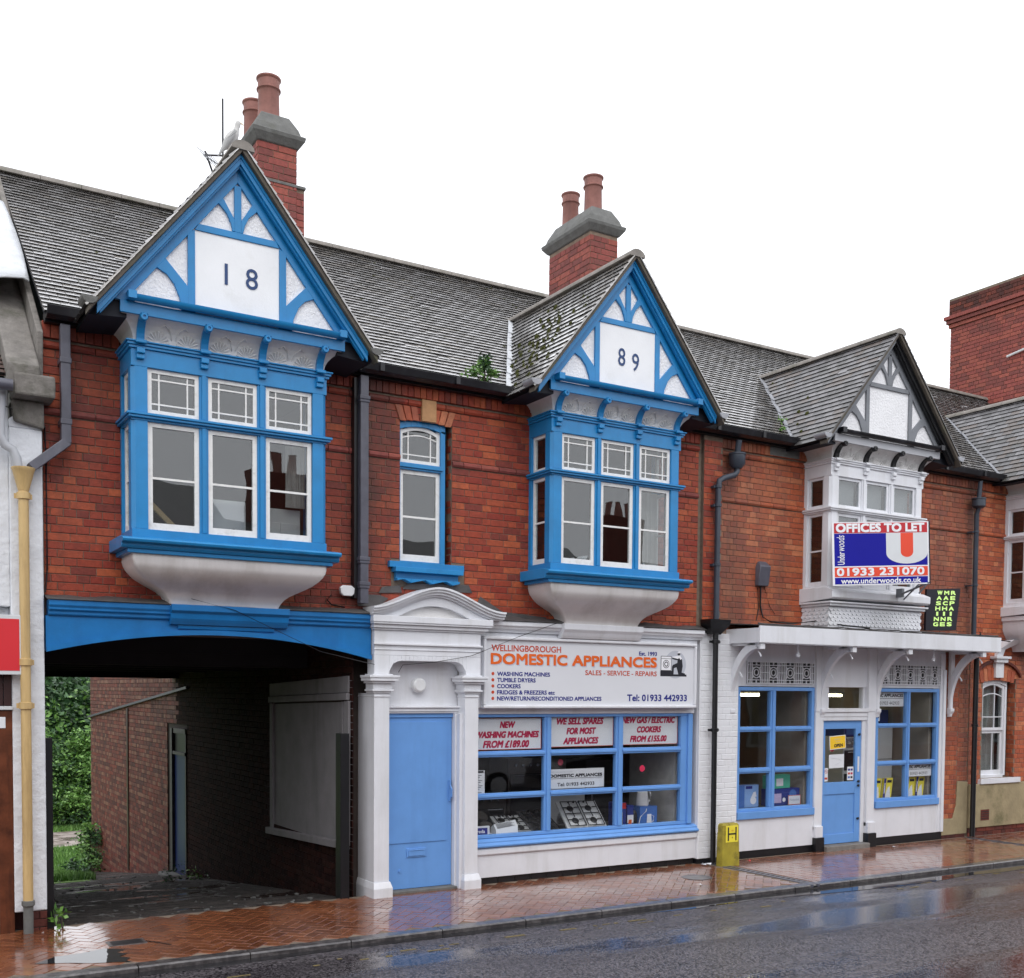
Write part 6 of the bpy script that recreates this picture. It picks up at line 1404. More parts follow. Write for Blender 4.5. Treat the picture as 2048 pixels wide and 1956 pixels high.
for i, (p, q, lab) in enumerate((((9.9, 1.7, 2.20), (11.2, 1.7, 2.205), 'lit fluorescent tube nearest the left shop window pane'), ((12.1, 1.7, 2.20), (12.45, 1.7, 2.20), 'lit fluorescent tube seen through the fanlight of the shop door'))):
    T = thing('ceiling_light', lab, 'light', p, 0, 'fluorescent tubes in the shop'); MB().tube([p, q], .02, 10).build('tube', 'tube', T, smooth=60); box('fitting', 'enamel', T, p[0] - .03, q[0] + .03, p[1] - .03, p[1] + .03, p[2] + .025, 2.26)
# goods in shop B
o, c, U, V = sheet('carton', 'tall pale blue iron carton leaning in the lower left pane', 'box', 8.66, 9.14, .66, .97, .17, mat='box_blue', th=.09)
MB().obox(c, U, V, U.cross(V), -.02, .235, -.15, .15, .0006, .0015).build('front_print', pm('box_sky', (.25, .42, .75), rough=.4), o); MB().obox(c, U, V, U.cross(V), .0, .12, .10, .14, .002, .003).build('title_band', 't_navy', o)
MB().lathe(tuple(c + U * .14 - V * .06 + Vector((0, -.003, 0))), [(.055, 0), (.055, .002)], 20, (0, -1, 0)).build('iron_picture', 't_white', o); MB().prism([(c.x + .10, c.z - .02), (c.x + .20, c.z - .01), (c.x + .18, c.z + .06), (c.x + .14, c.z + .05)], c.y - .006, c.y - .004).build('iron_handle_picture', 't_white', o)
o, c, U, V = sheet('carton', 'green carton with a white toaster picture on the navy carton', 'box', 9.33, 9.74, .90, 1.085, .17, mat='box_green', th=.12, tilt=.02); MB().obox(c, U, V, U.cross(V), -.06, .07, -.06, .045, .0006, .002).build('toaster_picture', 't_white', o)
lines(o, c, U, V, .41, .185, [('T O A S T E R', 't_white', .15, .85, .80, .1, {})]) if 0 else None
o, c, U, V = sheet('carton', 'navy vacuum cleaner carton in the lower right pane of the left window', 'box', 9.31, 9.92, .66, .895, .16, mat='box_navy', th=.13); MB().obox(c, U, V, U.cross(V), -.22, -.05, -.08, .05, .0006, .002).build('cleaner_picture', pm('lilac', (.55, .45, .68), rough=.4), o)
MB().lathe(tuple(c + U * -.0 - V * .04 + Vector((0, -.002, 0))), [(.03, 0), (.03, .002)], 16, (0, -1, 0)).build('wheel_picture', 't_white', o)
MB().lathe(tuple(c + U * .17 + V * .03 + Vector((0, -.002, 0))), [(.07, 0), (.07, .001)], 24, (0, -1, 0)).build('swirl_picture', 'box_blue', o)
o, c, U, V = sheet('price_card', 'small white and red card in front of the navy carton', 'card', 9.66, 9.90, .665, .80, .12, mat='paper'); rim(o, c, U, V, .24, .135, 't_rust', .008); lines(o, c, U, V, .24, .135, [('Hotpoint', 't_grey', .12, .88, .35, .3, dict(heavy=.004))])
for i, (x0, lab) in enumerate(((11.37, 'leftmost yellow and white bag packet in the right window'), (11.62, 'second yellow and white bag packet, beside the middle mullion'), (12.13, 'third yellow and white bag packet, right of the middle mullion'), (12.35, 'rightmost yellow and white bag packet'))):
    T = thing('vacuum_bag_packet', lab, 'packet', (x0 + .1, .14, .64), 0, 'yellow bag packets on the window shelf'); sl_ = .12
    P_ = lambda a, b: (x0 + a + b * sl_, .66 + b)
    MB().prism([P_(0, 0), P_(.19, 0), P_(.19, .31), P_(0, .31)], .13, .17).build('packet_body', 'yellow', T)
    MB().prism([P_(.002, .002), P_(.05, .002), P_(.05, .308), P_(.002, .308)], .1285, .1299).build('spine_print', 't_navy', T)
    MB().prism([P_(.052, .0), P_(.17, .0), P_(.13, .19), P_(.09, .16), P_(.06, .08)], .1280, .1295).build('bag_print', 't_white', T)
    MB().prism([P_(.07, .24), P_(.17, .24), P_(.17, .28), P_(.07, .28)], .1280, .1295).build('title_print', 't_black', T)
    MB().prism([P_(.015, .08), P_(.032, .08), P_(.032, .24), P_(.015, .24)], .127, .128).build('logo_print', 't_white', T)
def namecard(x0, x1, z0, z1, lab):
    o, c, U, V = sheet('name_card', lab, 'sign', x0, x1, z0, z1, .045); W_, H_ = x1 - x0, z1 - z0
    lines(o, c, U, V, W_, H_, [('STIC APPLIANCES', 't_black', .02, .97, .68, .22, dict(heavy=.006)), ('01933 442933', 't_black', .14, .84, .12, .24, {})]); MB().obox(c, U, V, U.cross(V), -W_ * .48, W_ * .48, .012, .018, .0005, .0012).build('rule', 't_black', o)
namecard(11.33, 11.94, 2.045, 2.25, 'white name card at the top left of the right shop window'); namecard(12.05, 12.61, .985, 1.17, 'white name card above the two right bag packets')
T = thing('cooker', 'white double oven cooker behind the right shop window', 'cooker', (11.8, .6, 0)); box('body', 'enamel', T, 11.45, 12.08, .75, 1.3, -.05, 1.56, bevel=.01); box('control_panel', 'steel', T, 11.47, 12.06, .74, .7495, 1.40, 1.55)
for q in range(5): MB().lathe((11.56 + q * .1, .7395, 1.475), [(.025, 0), (.02, .025)], 12, (0, -1, 0)).build('knob', 'enamel', T)
for z0, z1 in ((1.05, 1.36), (.3, 1.0)): box('oven_door', 'dark_plastic', T, 11.48, 12.05, .735, .7492, z0, z1, bevel=.004); MB().tube([(11.52, .715, z1 - .03), (12.0, .715, z1 - .03)], .009, 8).build('handle', 'steel', T)
T = thing('fridge', 'tall white fridge at the right of the cooker', 'fridge', (12.4, .8, 0)); box('body', 'enamel', T, 12.15, 12.58, .75, 1.3, -.05, 1.7, bevel=.012); box('door_gap', 'dark_plastic', T, 12.15, 12.58, .745, .7499, 1.2, 1.208, bevel=0)
T = thing('microwave', 'blue microwave carton on top of the cooker', 'box', (11.8, .8, 1.56)); box('carton_body', 'box_navy', T, 11.5, 12.0, .78, 1.2, 1.57, 1.86); box('label_print', 'box_blue', T, 11.55, 11.95, .778, .7799, 1.6, 1.82, bevel=0)
T = thing('microwave', 'navy carton with yellow mark on top of the fridge', 'box', (12.4, .8, 1.7)); box('carton_body', 'box_navy', T, 12.18, 12.5, .78, 1.2, 1.71, 1.98); box('label_print', 'yellow', T, 12.22, 12.27, .778, .7799, 1.90, 1.96, bevel=0)
T = thing('counter', 'dark counter with shelves inside the canopy shop', 'counter', (9.3, 2.4, 0)); box('counter_body', 'shelf', T, 8.6, 10.0, 2.2, 2.8, -.05, 1.1); box('counter_top', 'interior_wall', T, 8.55, 10.05, 2.15, 2.85, 1.1, 1.14)
o, c, U, V = sheet('notice', 'small white maker card at the left of the right shop window', 'card', 11.28, 11.43, 1.83, 1.98, .05); MB().obox(c, U, V, U.cross(V), -.06, .06, -.035, .035, .0005, .0012).build('print', 't_navy', o)
# door notices
o, c, U, V = sheet('open_sign', 'yellow notice reading COME IN WE ARE OPEN on the shop door glass', 'sign', 10.36, 10.69, 1.435, 1.63, .026, mat='paper', tilt=.06)
MB().obox(c, U, V, U.cross(V), -.155, .155, -.088, .088, .0004, .001).build('face', pm('amber', (.95, .60, .03), rough=.4), o)
lines(o, c, U, V, .33, .195, [('COME IN', pm('amber_dark', (.55, .33, .02)) and 't_grey', .28, .68, .68, .10, {}), ('WE ARE', 't_grey', .38, .64, .50, .08, {}), ('OPEN', 't_black', .27, .80, .16, .22, dict(heavy=.006))], d=.0018)
o, c, U, V = sheet('notice', 'white handwritten sheet on the shop door glass under the yellow notice', 'notice', 10.355, 10.66, 1.165, 1.36, .026, tilt=.02); MB().tube([c + U * -.1 + V * .05 + Vector((0, -.002, 0)), c + U * .05 + V * .03 + Vector((0, -.002, 0)), c + U * .1 + Vector((0, -.002, 0)), c + U * -.02 - V * .05 + Vector((0, -.002, 0))], .0015, 4).build('handwriting', 't_grey', o)
o, c, U, V = sheet('notice', 'white no smoking sticker at the lower left of the door glass', 'notice', 10.262, 10.335, .98, 1.17, .026)
m_ = MB(); q = c + V * .045
for j in range(20):
    a, b = 6.2832 * j / 20, 6.2832 * (j + 1) / 20; m_.obox(q + (U * math.cos((a + b) / 2) + V * math.sin((a + b) / 2)) * .026, U * -math.sin((a + b) / 2) + V * math.cos((a + b) / 2), -(U * math.cos((a + b) / 2) + V * math.sin((a + b) / 2)), U.cross(V), -.0045, .0045, -.003, .003, .0005, .0012)
m_.obox(q, (U - V).normalized(), (U + V).normalized(), U.cross(V), -.026, .026, -.0025, .0025, .0006, .0013); m_.build('no_smoking_ring', 't_rust', o); MB().obox(q, U, V, U.cross(V), -.014, .012, -.003, .002, .0003, .0008).build('cigarette', 't_black', o)
MB().obox(c, U, V, U.cross(V), -.028, .028, -.07, -.04, .0003, .0008).build('print', 't_rust', o)
o, c, U, V = sheet('notice', 'white payment card sticker at the lower right of the door glass', 'notice', 10.735, 10.862, .98, 1.175, .026)
for i in range(2):
    for j in range(3): MB().obox(c, U, V, U.cross(V), -.05 + i * .055, -.008 + i * .055, .04 - j * .055, .07 - j * .055, .0004, .001).build('card_mark', ['box_navy', 't_rust', 'box_blue', 't_navy', 't_crimson', 't_black'][i * 3 + j], o)
for x, z, lab in ((10.47, 1.50, 'left'), (10.75, 1.43, 'right')): pass
for i, (x, z, y) in enumerate(((10.55, 1.405, .4), (10.82, 1.42, .4), (11.86, 1.2, .7))):
    o = MB().lathe((x, y, z), [(.05, 0), (.05, .003)], 20, (0, -1, 0)).build('price_sticker', 'sticker'); tag(o, ['round red sticker inside the shop door under the yellow notice', 'round red sticker at the right inside the shop door', 'round red sticker on the oven door'][i], 'sticker')
# ================================================================== MORE OF THE BUILDINGS
# rooms behind the upper windows
def room(root, x0, x1, z0=3.0, z1=5.5, y1=3.4):
    m_ = MB(); m_.box(x0, x1, y1, y1 + .1, z0, z1); m_.box(x0, x0 + .05, .241, y1, z0, z1); m_.box(x1 - .05, x1, .241, y1, z0, z1); m_.box(x0, x1, .241, y1, z0 - .05, z0); m_.box(x0, x1, .241, y1, z1, z1 + .05)
    m_.build('room_shell', 'interior', root)
room(HA, .05, 3.3); room(HA, 3.35, 4.9); room(HA, 4.95, 8.1); room(HB, 8.3, 13.3); room(HC_, 13.9, 17.5)
for k in (1, 2, 3, 4):       # boarded ceilings and floors inside the bays
    cx, root = BAYS[k]; m_ = MB(); m_.box(cx - .86, cx + .86, -.40, .24, 5.16, 5.2); m_.box(cx - .86, cx + .86, -.40, .24, 3.55, 3.60); m_.build('bay_board', 'interior', root)
# things standing on the bay sills
T = thing('white_cabinet', 'white cabinet back panel standing in the middle pane of the left bay', 'cabinet', (1.62, -.1, 3.6))
box('panel', 'enamel', T, 1.47, 1.83, -.22, -.05, 3.62, 4.07, bevel=.02); box('inner_panel', 'signwhite', T, 1.50, 1.80, -.224, -.2205, 3.64, 4.03, bevel=.01); MB().lathe((1.70, -.224, 3.78), [(.014, 0), (.014, .004)], 12, (0, -1, 0)).build('cable_hole', 'black', T)
T = thing('white_cabinet', 'low white cabinet with two doors behind the right pane of the left bay', 'cabinet', (2.2, -.1, 3.6))
box('body', 'plaster_frieze', T, 1.98, 2.40, -.18, .1, 3.60, 4.04, bevel=.006); box('door', 'plaster_frieze', T, 2.0, 2.18, -.19, -.181, 3.62, 3.90, bevel=.004); box('door', 'plaster_frieze', T, 2.19, 2.38, -.19, -.181, 3.62, 3.90, bevel=.004)
T = MB().prism([(.86, 4.02), (.92, 4.02), (1.30, 3.66), (1.22, 3.66)], -.16, -.12).build('board', 'cream'); tag(T, 'cream board leaning diagonally behind the left pane of the left bay', 'board')
CT = MB(); rings = []
for i in range(40):
    x = 2.22 + .2 * i / 39; rings.append([(x, -.25 + .012 * math.sin(i * 1.7), 4.05), (x, -.25 + .012 * math.sin(i * 1.7), 4.66)])
CT.loft(rings, closed=False).build('net_curtain', 'curtain', HA, smooth=60)
def curtain(root, x0, x1, z0, z1, y, n_=50, amp=.015):
    m_ = MB(); m_.loft([[(x0 + (x1 - x0) * i / n_, y + amp * math.sin(i * 1.9), z0), (x0 + (x1 - x0) * i / n_, y + amp * math.sin(i * 1.9 + .3), z1)] for i in range(n_ + 1)], closed=False).build('net_curtain', 'curtain', root, smooth=60)
curtain(HA, 6.68, 6.98, 3.62, 4.66, -.22)
T = thing('papers', 'heap of white paper files slumped across the panes of the middle bay', 'papers', (6.4, -.2, 3.6)); r = random.Random(12)
for i in range(26):
    x = r.choice([5.72, 5.8, 6.2, 6.3, 6.4, 6.45, 6.78, 6.85]) + r.uniform(-.06, .06); a = r.uniform(-.9, .9); L_ = r.uniform(.08, .2)
    MB().obox((x, -.28 + r.uniform(-.05, .1), 3.66 + r.uniform(0, .12)), Vector((math.cos(a), 0, math.sin(a))), Y_, Vector((math.sin(a), 0, -math.cos(a))), -L_ / 2, L_ / 2, -.06, .06, 0, r.uniform(.008, .03)).build('file', 'paper', T)
# pier of brick and stained render between the canopy shop and the window of the next house
MB().box(12.81, 13.43, .012, .24, -.2, 2.9).build('wall', 'mortar_light', HB)
F = Field(); bricks(F, (12.82, .012, 0), X, Z, 0, .36, .30, 2.9, 'brick_orange', seed=91); bricks(F, (13.18, .012, 0), X, Z, 0, .25, .88, 2.9, 'brick_orange', seed=92, d=.008); F.build('pier_brick', 'pier_brickwork', HB)
MB().prism([(12.82, .05), (13.43, .05), (13.43, .86), (13.18, .88), (13.16, .50), (13.08, .30), (12.82, .31)], -.012, .01).build('stained_render', 'rendered_plinth', HB, bevel=.008)
F = Field(); bricks(F, (12.82, .0, 0), X, Z, 0, .6, -.1, .05, 'brick_dark', seed=93); F.build('base_brick', 'base_brickwork', HB)
# next house: plinth render, base bricks, window
MB().box(13.44, 20, -.045, -.0, .13, .815).build('rendered_plinth', 'rendered_plinth', HC_, bevel=.008)
F = Field(); bricks(F, (13.44, -.012, 0), X, Z, 0, 5, -.17, .13, 'brick_dark', seed=94); F.build('base_brick', 'base_brickwork', HC_, limit=120)
for xx in (13.72, 15.02):
    AB = box('air_brick', 'box_red', HC_, xx, xx + .21, -.052, -.0455, .24, .41, bevel=.003); AB.data.materials[0] = M['brick_dark']
    for i in range(4): box('air_slot', 'black', AB, xx + .012, xx + .198, -.0535, -.0521, .262 + i * .036, .275 + i * .036, bevel=0)
WN = MB(); WN.box(13.76, 13.79, .03, .14, .93, 2.36); WN.box(14.37, 14.42, .03, .14, .93, 2.36); WN.box(13.79, 14.3699, .03, .14, .90, .95)
for i in range(8):
    u0, u1 = -1 + i / 4, -1 + (i + 1) / 4; xa, xb = 13.76 + .66 * i / 8, 13.76 + .66 * (i + 1) / 8
    WN.prism([(xa, 2.42 - .06 * u0 * u0), (xb, 2.42 - .06 * u1 * u1), (xb, 2.50), (xa, 2.50)], .03, .14)
WN = WN.build('window', 'white', HC_, bevel=.003)
sash(WN, 13.79, 14.37, 1.66, 2.43, .045, arch=.06, bars_x=(.62,), bars_z=(.25, .8), frame='white'); sash(WN, 13.79, 14.37, .95, 1.6595, .07, bars_x=(.62,), frame='white', bot=.07)
m_ = MB(); m_.box(13.68, 14.70, -.07, .14, .815, .885); m_.box(13.68, 14.70, -.07, -.03, .885, .90); m_.build('sill', 'white', WN, bevel=.006)
curtain(HC_, 13.80, 14.36, .96, 2.40, .2, 40, .02); room(HC_, 13.5, 15.4, .25, 2.8, 2); box('reveal', 'mortar_light', HC_, 13.6, 13.759, .03, .3, .8, 2.5, bevel=0)
F = Field(); bricks(F, (14.598, .14, 0), -Y_, Z, 0, .14, .90, 2.46, 'brick_orange', seed=95, d=.002); F.build('reveal_brick', 'reveal_brickwork', HC_, limit=30)
for i in range(9):
    u = (i - 4) / 4.5; MB().prism([(14.10 + .095 * (i - 4) - .044, 2.46 - .05 * u * u), (14.10 + .095 * (i - 4) + .044, 2.46 - .05 * u * u), (14.10 + .105 * (i - 4) + .048, 2.66 - .05 * u * u), (14.10 + .105 * (i - 4) - .048, 2.66 - .05 * u * u)], -.02, .0).build('arch_brick', 'brick_orange', HC_, bevel=.003)
m_ = MB(); pts = [(14.10 + .62 * math.sin(t), 2.37 + .38 * math.cos(t)) for t in [-1.2 + 2.4 * q / 12 for q in range(13)]]
for a, b in zip(pts, pts[1:]): m_.prism([a, b, (b[0], b[1] + .045), (a[0], a[1] + .045)], -.05, -.0)
m_.build('hood_moulding', 'brick_dark', HC_)
m_ = MB(); m_.box(14.0, 14.20, -.06, .0, 2.50, 2.74); m_.box(13.95, 14.25, -.10, .0, 2.7401, 2.80); m_.box(13.91, 14.29, -.13, .0, 2.8001, 2.84); m_.loft([[(14.02, -.05, 2.84), (14.18, -.05, 2.84), (14.18, 0, 2.84), (14.02, 0, 2.84)], [(14.04, -.09, 2.95), (14.18, -.09, 2.95), (14.18, 0, 2.95), (14.04, 0, 2.95)], [(14.2, -.22, 3.1), (14.5, -.22, 3.1), (14.5, 0, 3.1), (14.2, 0, 3.1)]]); m_.build('corbel', 'white', HC_, bevel=.005)
# alarm box and its cables, security light
m_ = MB(); m_.loft([[(8.84, -.0, 3.66), (9.03, .0, 3.66), (9.03, -.07, 3.66), (8.84, -.07, 3.66)], [(8.84, .0, 3.92), (9.03, .0, 3.92), (9.03, -.11, 3.92), (8.84, -.11, 3.92)], [(8.88, .0, 3.99), (9.0, .0, 3.99), (9.0, -.04, 3.99), (8.88, -.04, 3.99)]]); m_.f += [(0, 1, 2, 3), (8, 9, 10, 11)]
m_.build('alarm_box', 'pipe_grey', HB, bevel=.01, smooth=30)
m_ = MB(); m_.tube([(8.93, -.02, 3.66), (8.93, -.02, 3.4), (8.97, -.03, 3.25), (9.1, -.04, 3.19), (9.5, -.06, 3.18), (9.75, -.3, 3.22), (9.95, -.55, 3.15), (10.4, -.61, 3.13)], .011, 6); m_.tube([(8.88, -.02, 3.64), (8.90, -.02, 3.35), (8.86, -.02, 3.2)], .006, 5); m_.tube([(9.0, -.02, 3.66), (9.1, -.02, 3.4), (9.2, -.02, 3.3)], .004, 5); m_.tube([(12.8, -.61, 3.12), (12.95, -.5, 3.16), (13.3, -.3, 3.1), (15, -.05, 3.05)], .009, 5); m_.build('cable', 'black', HB, smooth=60)
m_ = MB(); m_.tube([(-.005, -.03, 4.64), (.02, -.03, 4.6), (.03, -.02, 4.3), (.03, -.02, 3.3), (.01, -.03, 3.1)], .007, 6); m_.tube([(-.38, -.15, 4.9), (-.33, -.14, 4.72), (-.2, -.13, 4.68), (-.06, -.13, 4.66), (-.0, -.05, 4.62)], .006, 6); m_.build('cable', 'black', HA, smooth=60)
m_ = MB(); m_.tube([(1.28, -.25, 3.09), (1.7, -.25, 3.0), (2.6, -.22, 2.62), (3.1, -.2, 2.52), (3.22, -.19, 2.5)], .0035, 5); m_.tube([(5.55, -.2, 3.03), (5.0, -.22, 2.85), (4.4, -.2, 2.62), (3.95, -.2, 2.54), (3.55, -.19, 2.5), (3.5, -.19, 2.42)], .0035, 5); m_.tube([(2.8, -.02, 3.22), (2.75, -.03, 3.17), (2.8, -.03, 3.12), (2.95, -.03, 3.1)], .008, 6); m_.build('thin_wire', 'black', HA, smooth=60)
o = MB().prism([(2.87, 3.30), (2.88, 3.24), (2.91, 3.215), (3.0, 3.215), (3.03, 3.24), (3.035, 3.30), (3.0, 3.325), (2.90, 3.325)], -.10, -.05).build('security_light', 'enamel', None, bevel=.008); tag(o, 'small white security light beside the square downpipe above the beam', 'lamp')
box('lamp_bracket', 'black', o, 2.93, 2.97, -.05, -.0, 3.23, 3.29)

# ================================================================== SIGNS
TL = thing('to_let_board', 'red, blue and white OFFICES TO LET board angled out from the white bay', 'sign', (10.3, -.8, 3.6))
A_ = Vector((9.62, -.65, 3.655)); B_ = Vector((10.90, -1.17, 3.715)); U = (B_ - A_).normalized(); W_ = (B_ - A_).length; V = (Z - U * Z.dot(U)).normalized(); Nn = U.cross(V); H_ = .835; V = (V + U * -.0).normalized()
def bp(nm, mat, a0, a1, b0, b1, d0, d1, par=TL): return MB().obox(A_, U, V, Nn, a0 * W_, a1 * W_, b0 * H_, b1 * H_, d0, d1).build(nm, mat, par)
bp('board', 't_white', 0, 1, 0, 1, -.012, 0); bp('board_end', 't_black', 1.0005, 1.012, 0, 1.01, -.02, .004)
bp('red_band', 'let_red', .022, .985, .825, .985, .0005, .0015); bp('blue_field', 'let_blue', .022, .985, .305, .82, .0005, .0015); bp('orange_band', 'let_orange', .022, .985, .135, .285, .0005, .0015); bp('url_band', 'let_blue', .022, .985, .02, .125, .0005, .0015)
pl = [(.555, .82), (.555, .50)] + [(.77 - .215 * math.cos(t), .50 - .17 * math.sin(t)) for t in [math.pi * q / 16 for q in range(1, 16)]] + [(.985, .50), (.985, .82)]
MB().prism([(a * W_, b * H_) for a, b in pl], .0018, .0026, lambda a, b, d: tuple(A_ + U * a + V * b + Nn * d)).build('letter_u', 'let_u', TL)
pl = [(.705, .82), (.705, .52)] + [(.77 - .065 * math.cos(t), .52 - .085 * math.sin(t)) for t in [math.pi * q / 12 for q in range(1, 12)]] + [(.835, .52), (.835, .82)]
MB().prism([(a * W_, b * H_) for a, b in pl], .0028, .0036, lambda a, b, d: tuple(A_ + U * a + V * b + Nn * d)).build('letter_u_core', 'let_orange', TL)
def bt(s_, mat, a0, a1, b0, h, **kw): text('lettering', s_, mat, TL, A_ + U * a0 * W_ + V * b0 * H_, U, V, (a1 - a0) * W_, h * H_, depth=.0045, **kw)
bt('OFFICES TO LET', 't_white', .045, .95, .845, .125, heavy=.014); bt('01933 231070', 't_white', .045, .945, .155, .115, heavy=.010); bt('www.underwoods.co.uk', 't_white', .085, .91, .028, .085, heavy=.004)
text('lettering', 'Under', 't_white', TL, A_ + U * .125 * W_ + V * .33 * H_, V, -U, .20 * H_, .072 * W_, depth=.0045, bold=.012); text('lettering', 'woods', 't_white', TL, A_ + U * .125 * W_ + V * .545 * H_, V, -U, .25 * H_, .078 * W_, depth=.0045, shear=.25)
m_ = MB(); m_.tube([tuple(A_ + U * W_ * .98 + V * .1 - Nn * .02), (11.15, -.48, 3.5)], .012, 6); m_.tube([tuple(A_ + U * W_ * .99 + V * .02), tuple(A_ + U * W_ * .93 - V * .12 - Nn * .1)], .012, 6); m_.tube([tuple(A_ + U * W_ * 1.0 + V * .02), (10.95, -.62, 3.60)], .014, 6); m_.box(10.93, 10.98, -.7, -.6, 3.57, 3.69); m_.build('bracket', 'grey', TL)
# black hanging sign
HS = thing('hanging_sign', 'black sign with three columns of pale green letters on the canopy roof', 'sign', (12.2, -.3, 3.15))
A2 = Vector((11.95, -.31, 3.165)); U2 = Vector((.98, -.19, .03)).normalized(); V2 = Vector((.015, 0, 1)).normalized(); N2 = U2.cross(V2)
MB().prism([(0, 0), (.56, 0.0), (.62, .62), (.0, .60)], -.04, 0, lambda a, b, d: tuple(A2 + U2 * a + V2 * b + N2 * d)).build('board', 't_black', HS)
cols = ('WASHING', 'MACHINE', 'REPAIRS')
for ci, word in enumerate(cols):
    for ri, ch in enumerate(word):
        cx_ = .125 + ci * .125 + (7 - ri) * .010; w = .085 if ch != 'I' else .03
        text('lettering', ch, 'lime', HS, A2 + U2 * (cx_ + (.0 if ch != 'I' else .03)) + V2 * (.525 - ri * .077), U2, V2, w, .052, depth=.002, heavy=.008)
MB().tube([tuple(A2 + U2 * .05 - N2 * .03 + V2 * -.02), (11.98, -.2, 3.13)], .012, 6).build('bracket', 'black', HS)
# hydrant marker
HP = thing('hydrant_marker', 'yellow concrete fire hydrant post marked H beside the black downpipe', 'hydrant marker', (8.13, -.28, 0))
MB().loft([[(7.975, -.38, -.02), (8.275, -.38, -.02), (8.275, -.23, -.02), (7.975, -.23, -.02)], [(7.985, -.37, .525), (8.265, -.37, .525), (8.265, -.24, .525), (7.985, -.24, .525)], [(8.005, -.35, .553), (8.245, -.35, .553), (8.245, -.26, .553), (8.005, -.26, .553)]])
m_ = MB(); m_.loft([[(7.975, -.40, -.02), (8.275, -.40, -.02), (8.275, -.28, -.02), (7.975, -.28, -.02)], [(7.985, -.39, .525), (8.265, -.39, .525), (8.265, -.285, .525), (7.985, -.285, .525)], [(8.005, -.375, .55), (8.245, -.375, .55), (8.245, -.30, .55), (8.005, -.30, .55)]]); m_.f.append((8, 9, 10, 11)); m_.build('post', 'yellow_post', HP, bevel=.01)
HPl = MB().box(8.035, 8.245, -.396, -.391, .305, .52).build('plate', 'yellow', HP, bevel=.003)
m_ = MB(); m_.box(8.065, 8.085, -.3985, -.3965, .325, .50); m_.box(8.195, 8.215, -.3985, -.3965, .325, .50); m_.box(8.0855, 8.1945, -.3985, -.3965, .403, .423); m_.build('letter_h', 't_black', HPl)
text('lettering', '100', 't_rust', HPl, (8.125, -.3965, .445), X, Z, .035, .02); text('lettering', '4', 't_black', HPl, (8.133, -.3965, .355), X, Z, .018, .022)
MB().box(7.972, 8.0, -.30, -.27, .43, .545).build('old_paint', 'enamel', HP)

# ================================================================== SMALL THINGS
AE = thing('tv_aerial', 'thin rooftop aerial with a tall rod behind the left gable', 'aerial', (1.9, .5, 7.2))
m_ = MB(); m_.tube([(1.825, .5, 7.66), (1.825, .5, 8.27)], .010, 6); m_.tube([(1.825, .5, 7.70), (1.62, .42, 7.62)], .010, 6); m_.tube([(1.62, .42, 7.66), (1.80, .5, 7.30)], .010, 6); m_.build('mast', 'black', AE)
m_ = MB(); m_.tube([(1.60, .42, 7.62), (1.70, .20, 7.45)], .007, 5)
for i in range(6):
    p = Vector((1.60, .42, 7.62)).lerp(Vector((1.70, .20, 7.45)), i / 5); m_.tube([p + Vector((-.07, -.03, .05)), p + Vector((.07, .03, -.05))], .0035, 5)
m_.build('aerial_elements', 'grey', AE)
BD = thing('bird', 'pale seagull perched on the ridge of the left gable', 'bird', (1.66, -.45, 7.27))
m_ = MB(); c0 = Vector((1.63, -.42, 7.43)); ax = Vector((.35, .0, .55)).normalized(); L_ = []
prof = [(-.20, .010), (-.165, .022), (-.12, .04), (-.06, .058), (0, .066), (.05, .062), (.09, .048), (.12, .034), (.15, .030), (.172, .033), (.195, .028), (.21, .010)]
pts = []; rad = []
for t, rr in prof:
    bend = max(0, t - .10); p = c0 + ax * t + Vector((.03 * bend / .1 * -.6, 0, bend * .45)); pts.append(c0 + (p - c0) * .82); rad.append(rr * .82)
m_.tube(pts, rad, 14); m_.build('body', 'feather', BD, smooth=80)
m_ = MB(); m_.tube([c0 + Vector((.02, -.075, .05)), c0 + Vector((-.06, -.075, -.08)), c0 + Vector((-.135, -.04, -.21))], [.015, .032, .005], 8); m_.build('wing', pm('wing_grey', (.38, .38, .38), rough=.8), BD, smooth=80)
h = pts[-2]; MB().tube([h + Vector((.015, 0, .0)), h + Vector((.05, -.01, -.018))], [.009, .002], 6).build('beak', 'cream', BD)
m_ = MB()
for s_ in (-.03, .03): m_.tube([c0 + Vector((.01, s_, -.06)), (1.655, -.42 + s_, 7.265)], .006, 5)
m_.build('legs', 'cream', BD)
# litter, manhole covers, drains
r = random.Random(8)
for i, (x, y, w, lab) in enumerate(((7.86, -.22, .09, 'white carton scrap at the foot of the black downpipe'), (6.83, -1.27, .05, 'scrap of white paper on the pavement before the big window'), (11.42, -.25, .07, 'crumpled white wrapper by the black post base'), (8.63, -.22, .06, 'red wrapper on the pavement right of the hydrant post'))):
    z = .004; m_ = MB(); m_.v = [(x + r.uniform(-w, w) * (1 if q % 2 else .7), y + r.uniform(-w, w) * .7, z + (.05 if i == 0 else .012) * r.random()) for q in range(9)]; m_.f = [(0, 1, 2, 3), (3, 4, 5), (5, 6, 7, 0), (2, 8, 4)]
    o = m_.build('litter', 'box_red' if i == 3 else 'paper'); q = o.modifiers.new('thickness', 'SOLIDIFY'); q.thickness = .002; tag(o, lab, 'litter')
for x, y, w, h, lab in ((7.15, -.86, .30, .17, 'round iron cover set in the pavement before the white brick pier'),):
    o = MB().lathe((x, y, 0), [(w * .62, -.01), (w * .62, .004), (w * .55, .005), (w * .5, .002)], 28); o = o.build('manhole_cover', 'kerb'); tag(o, lab, 'manhole cover')
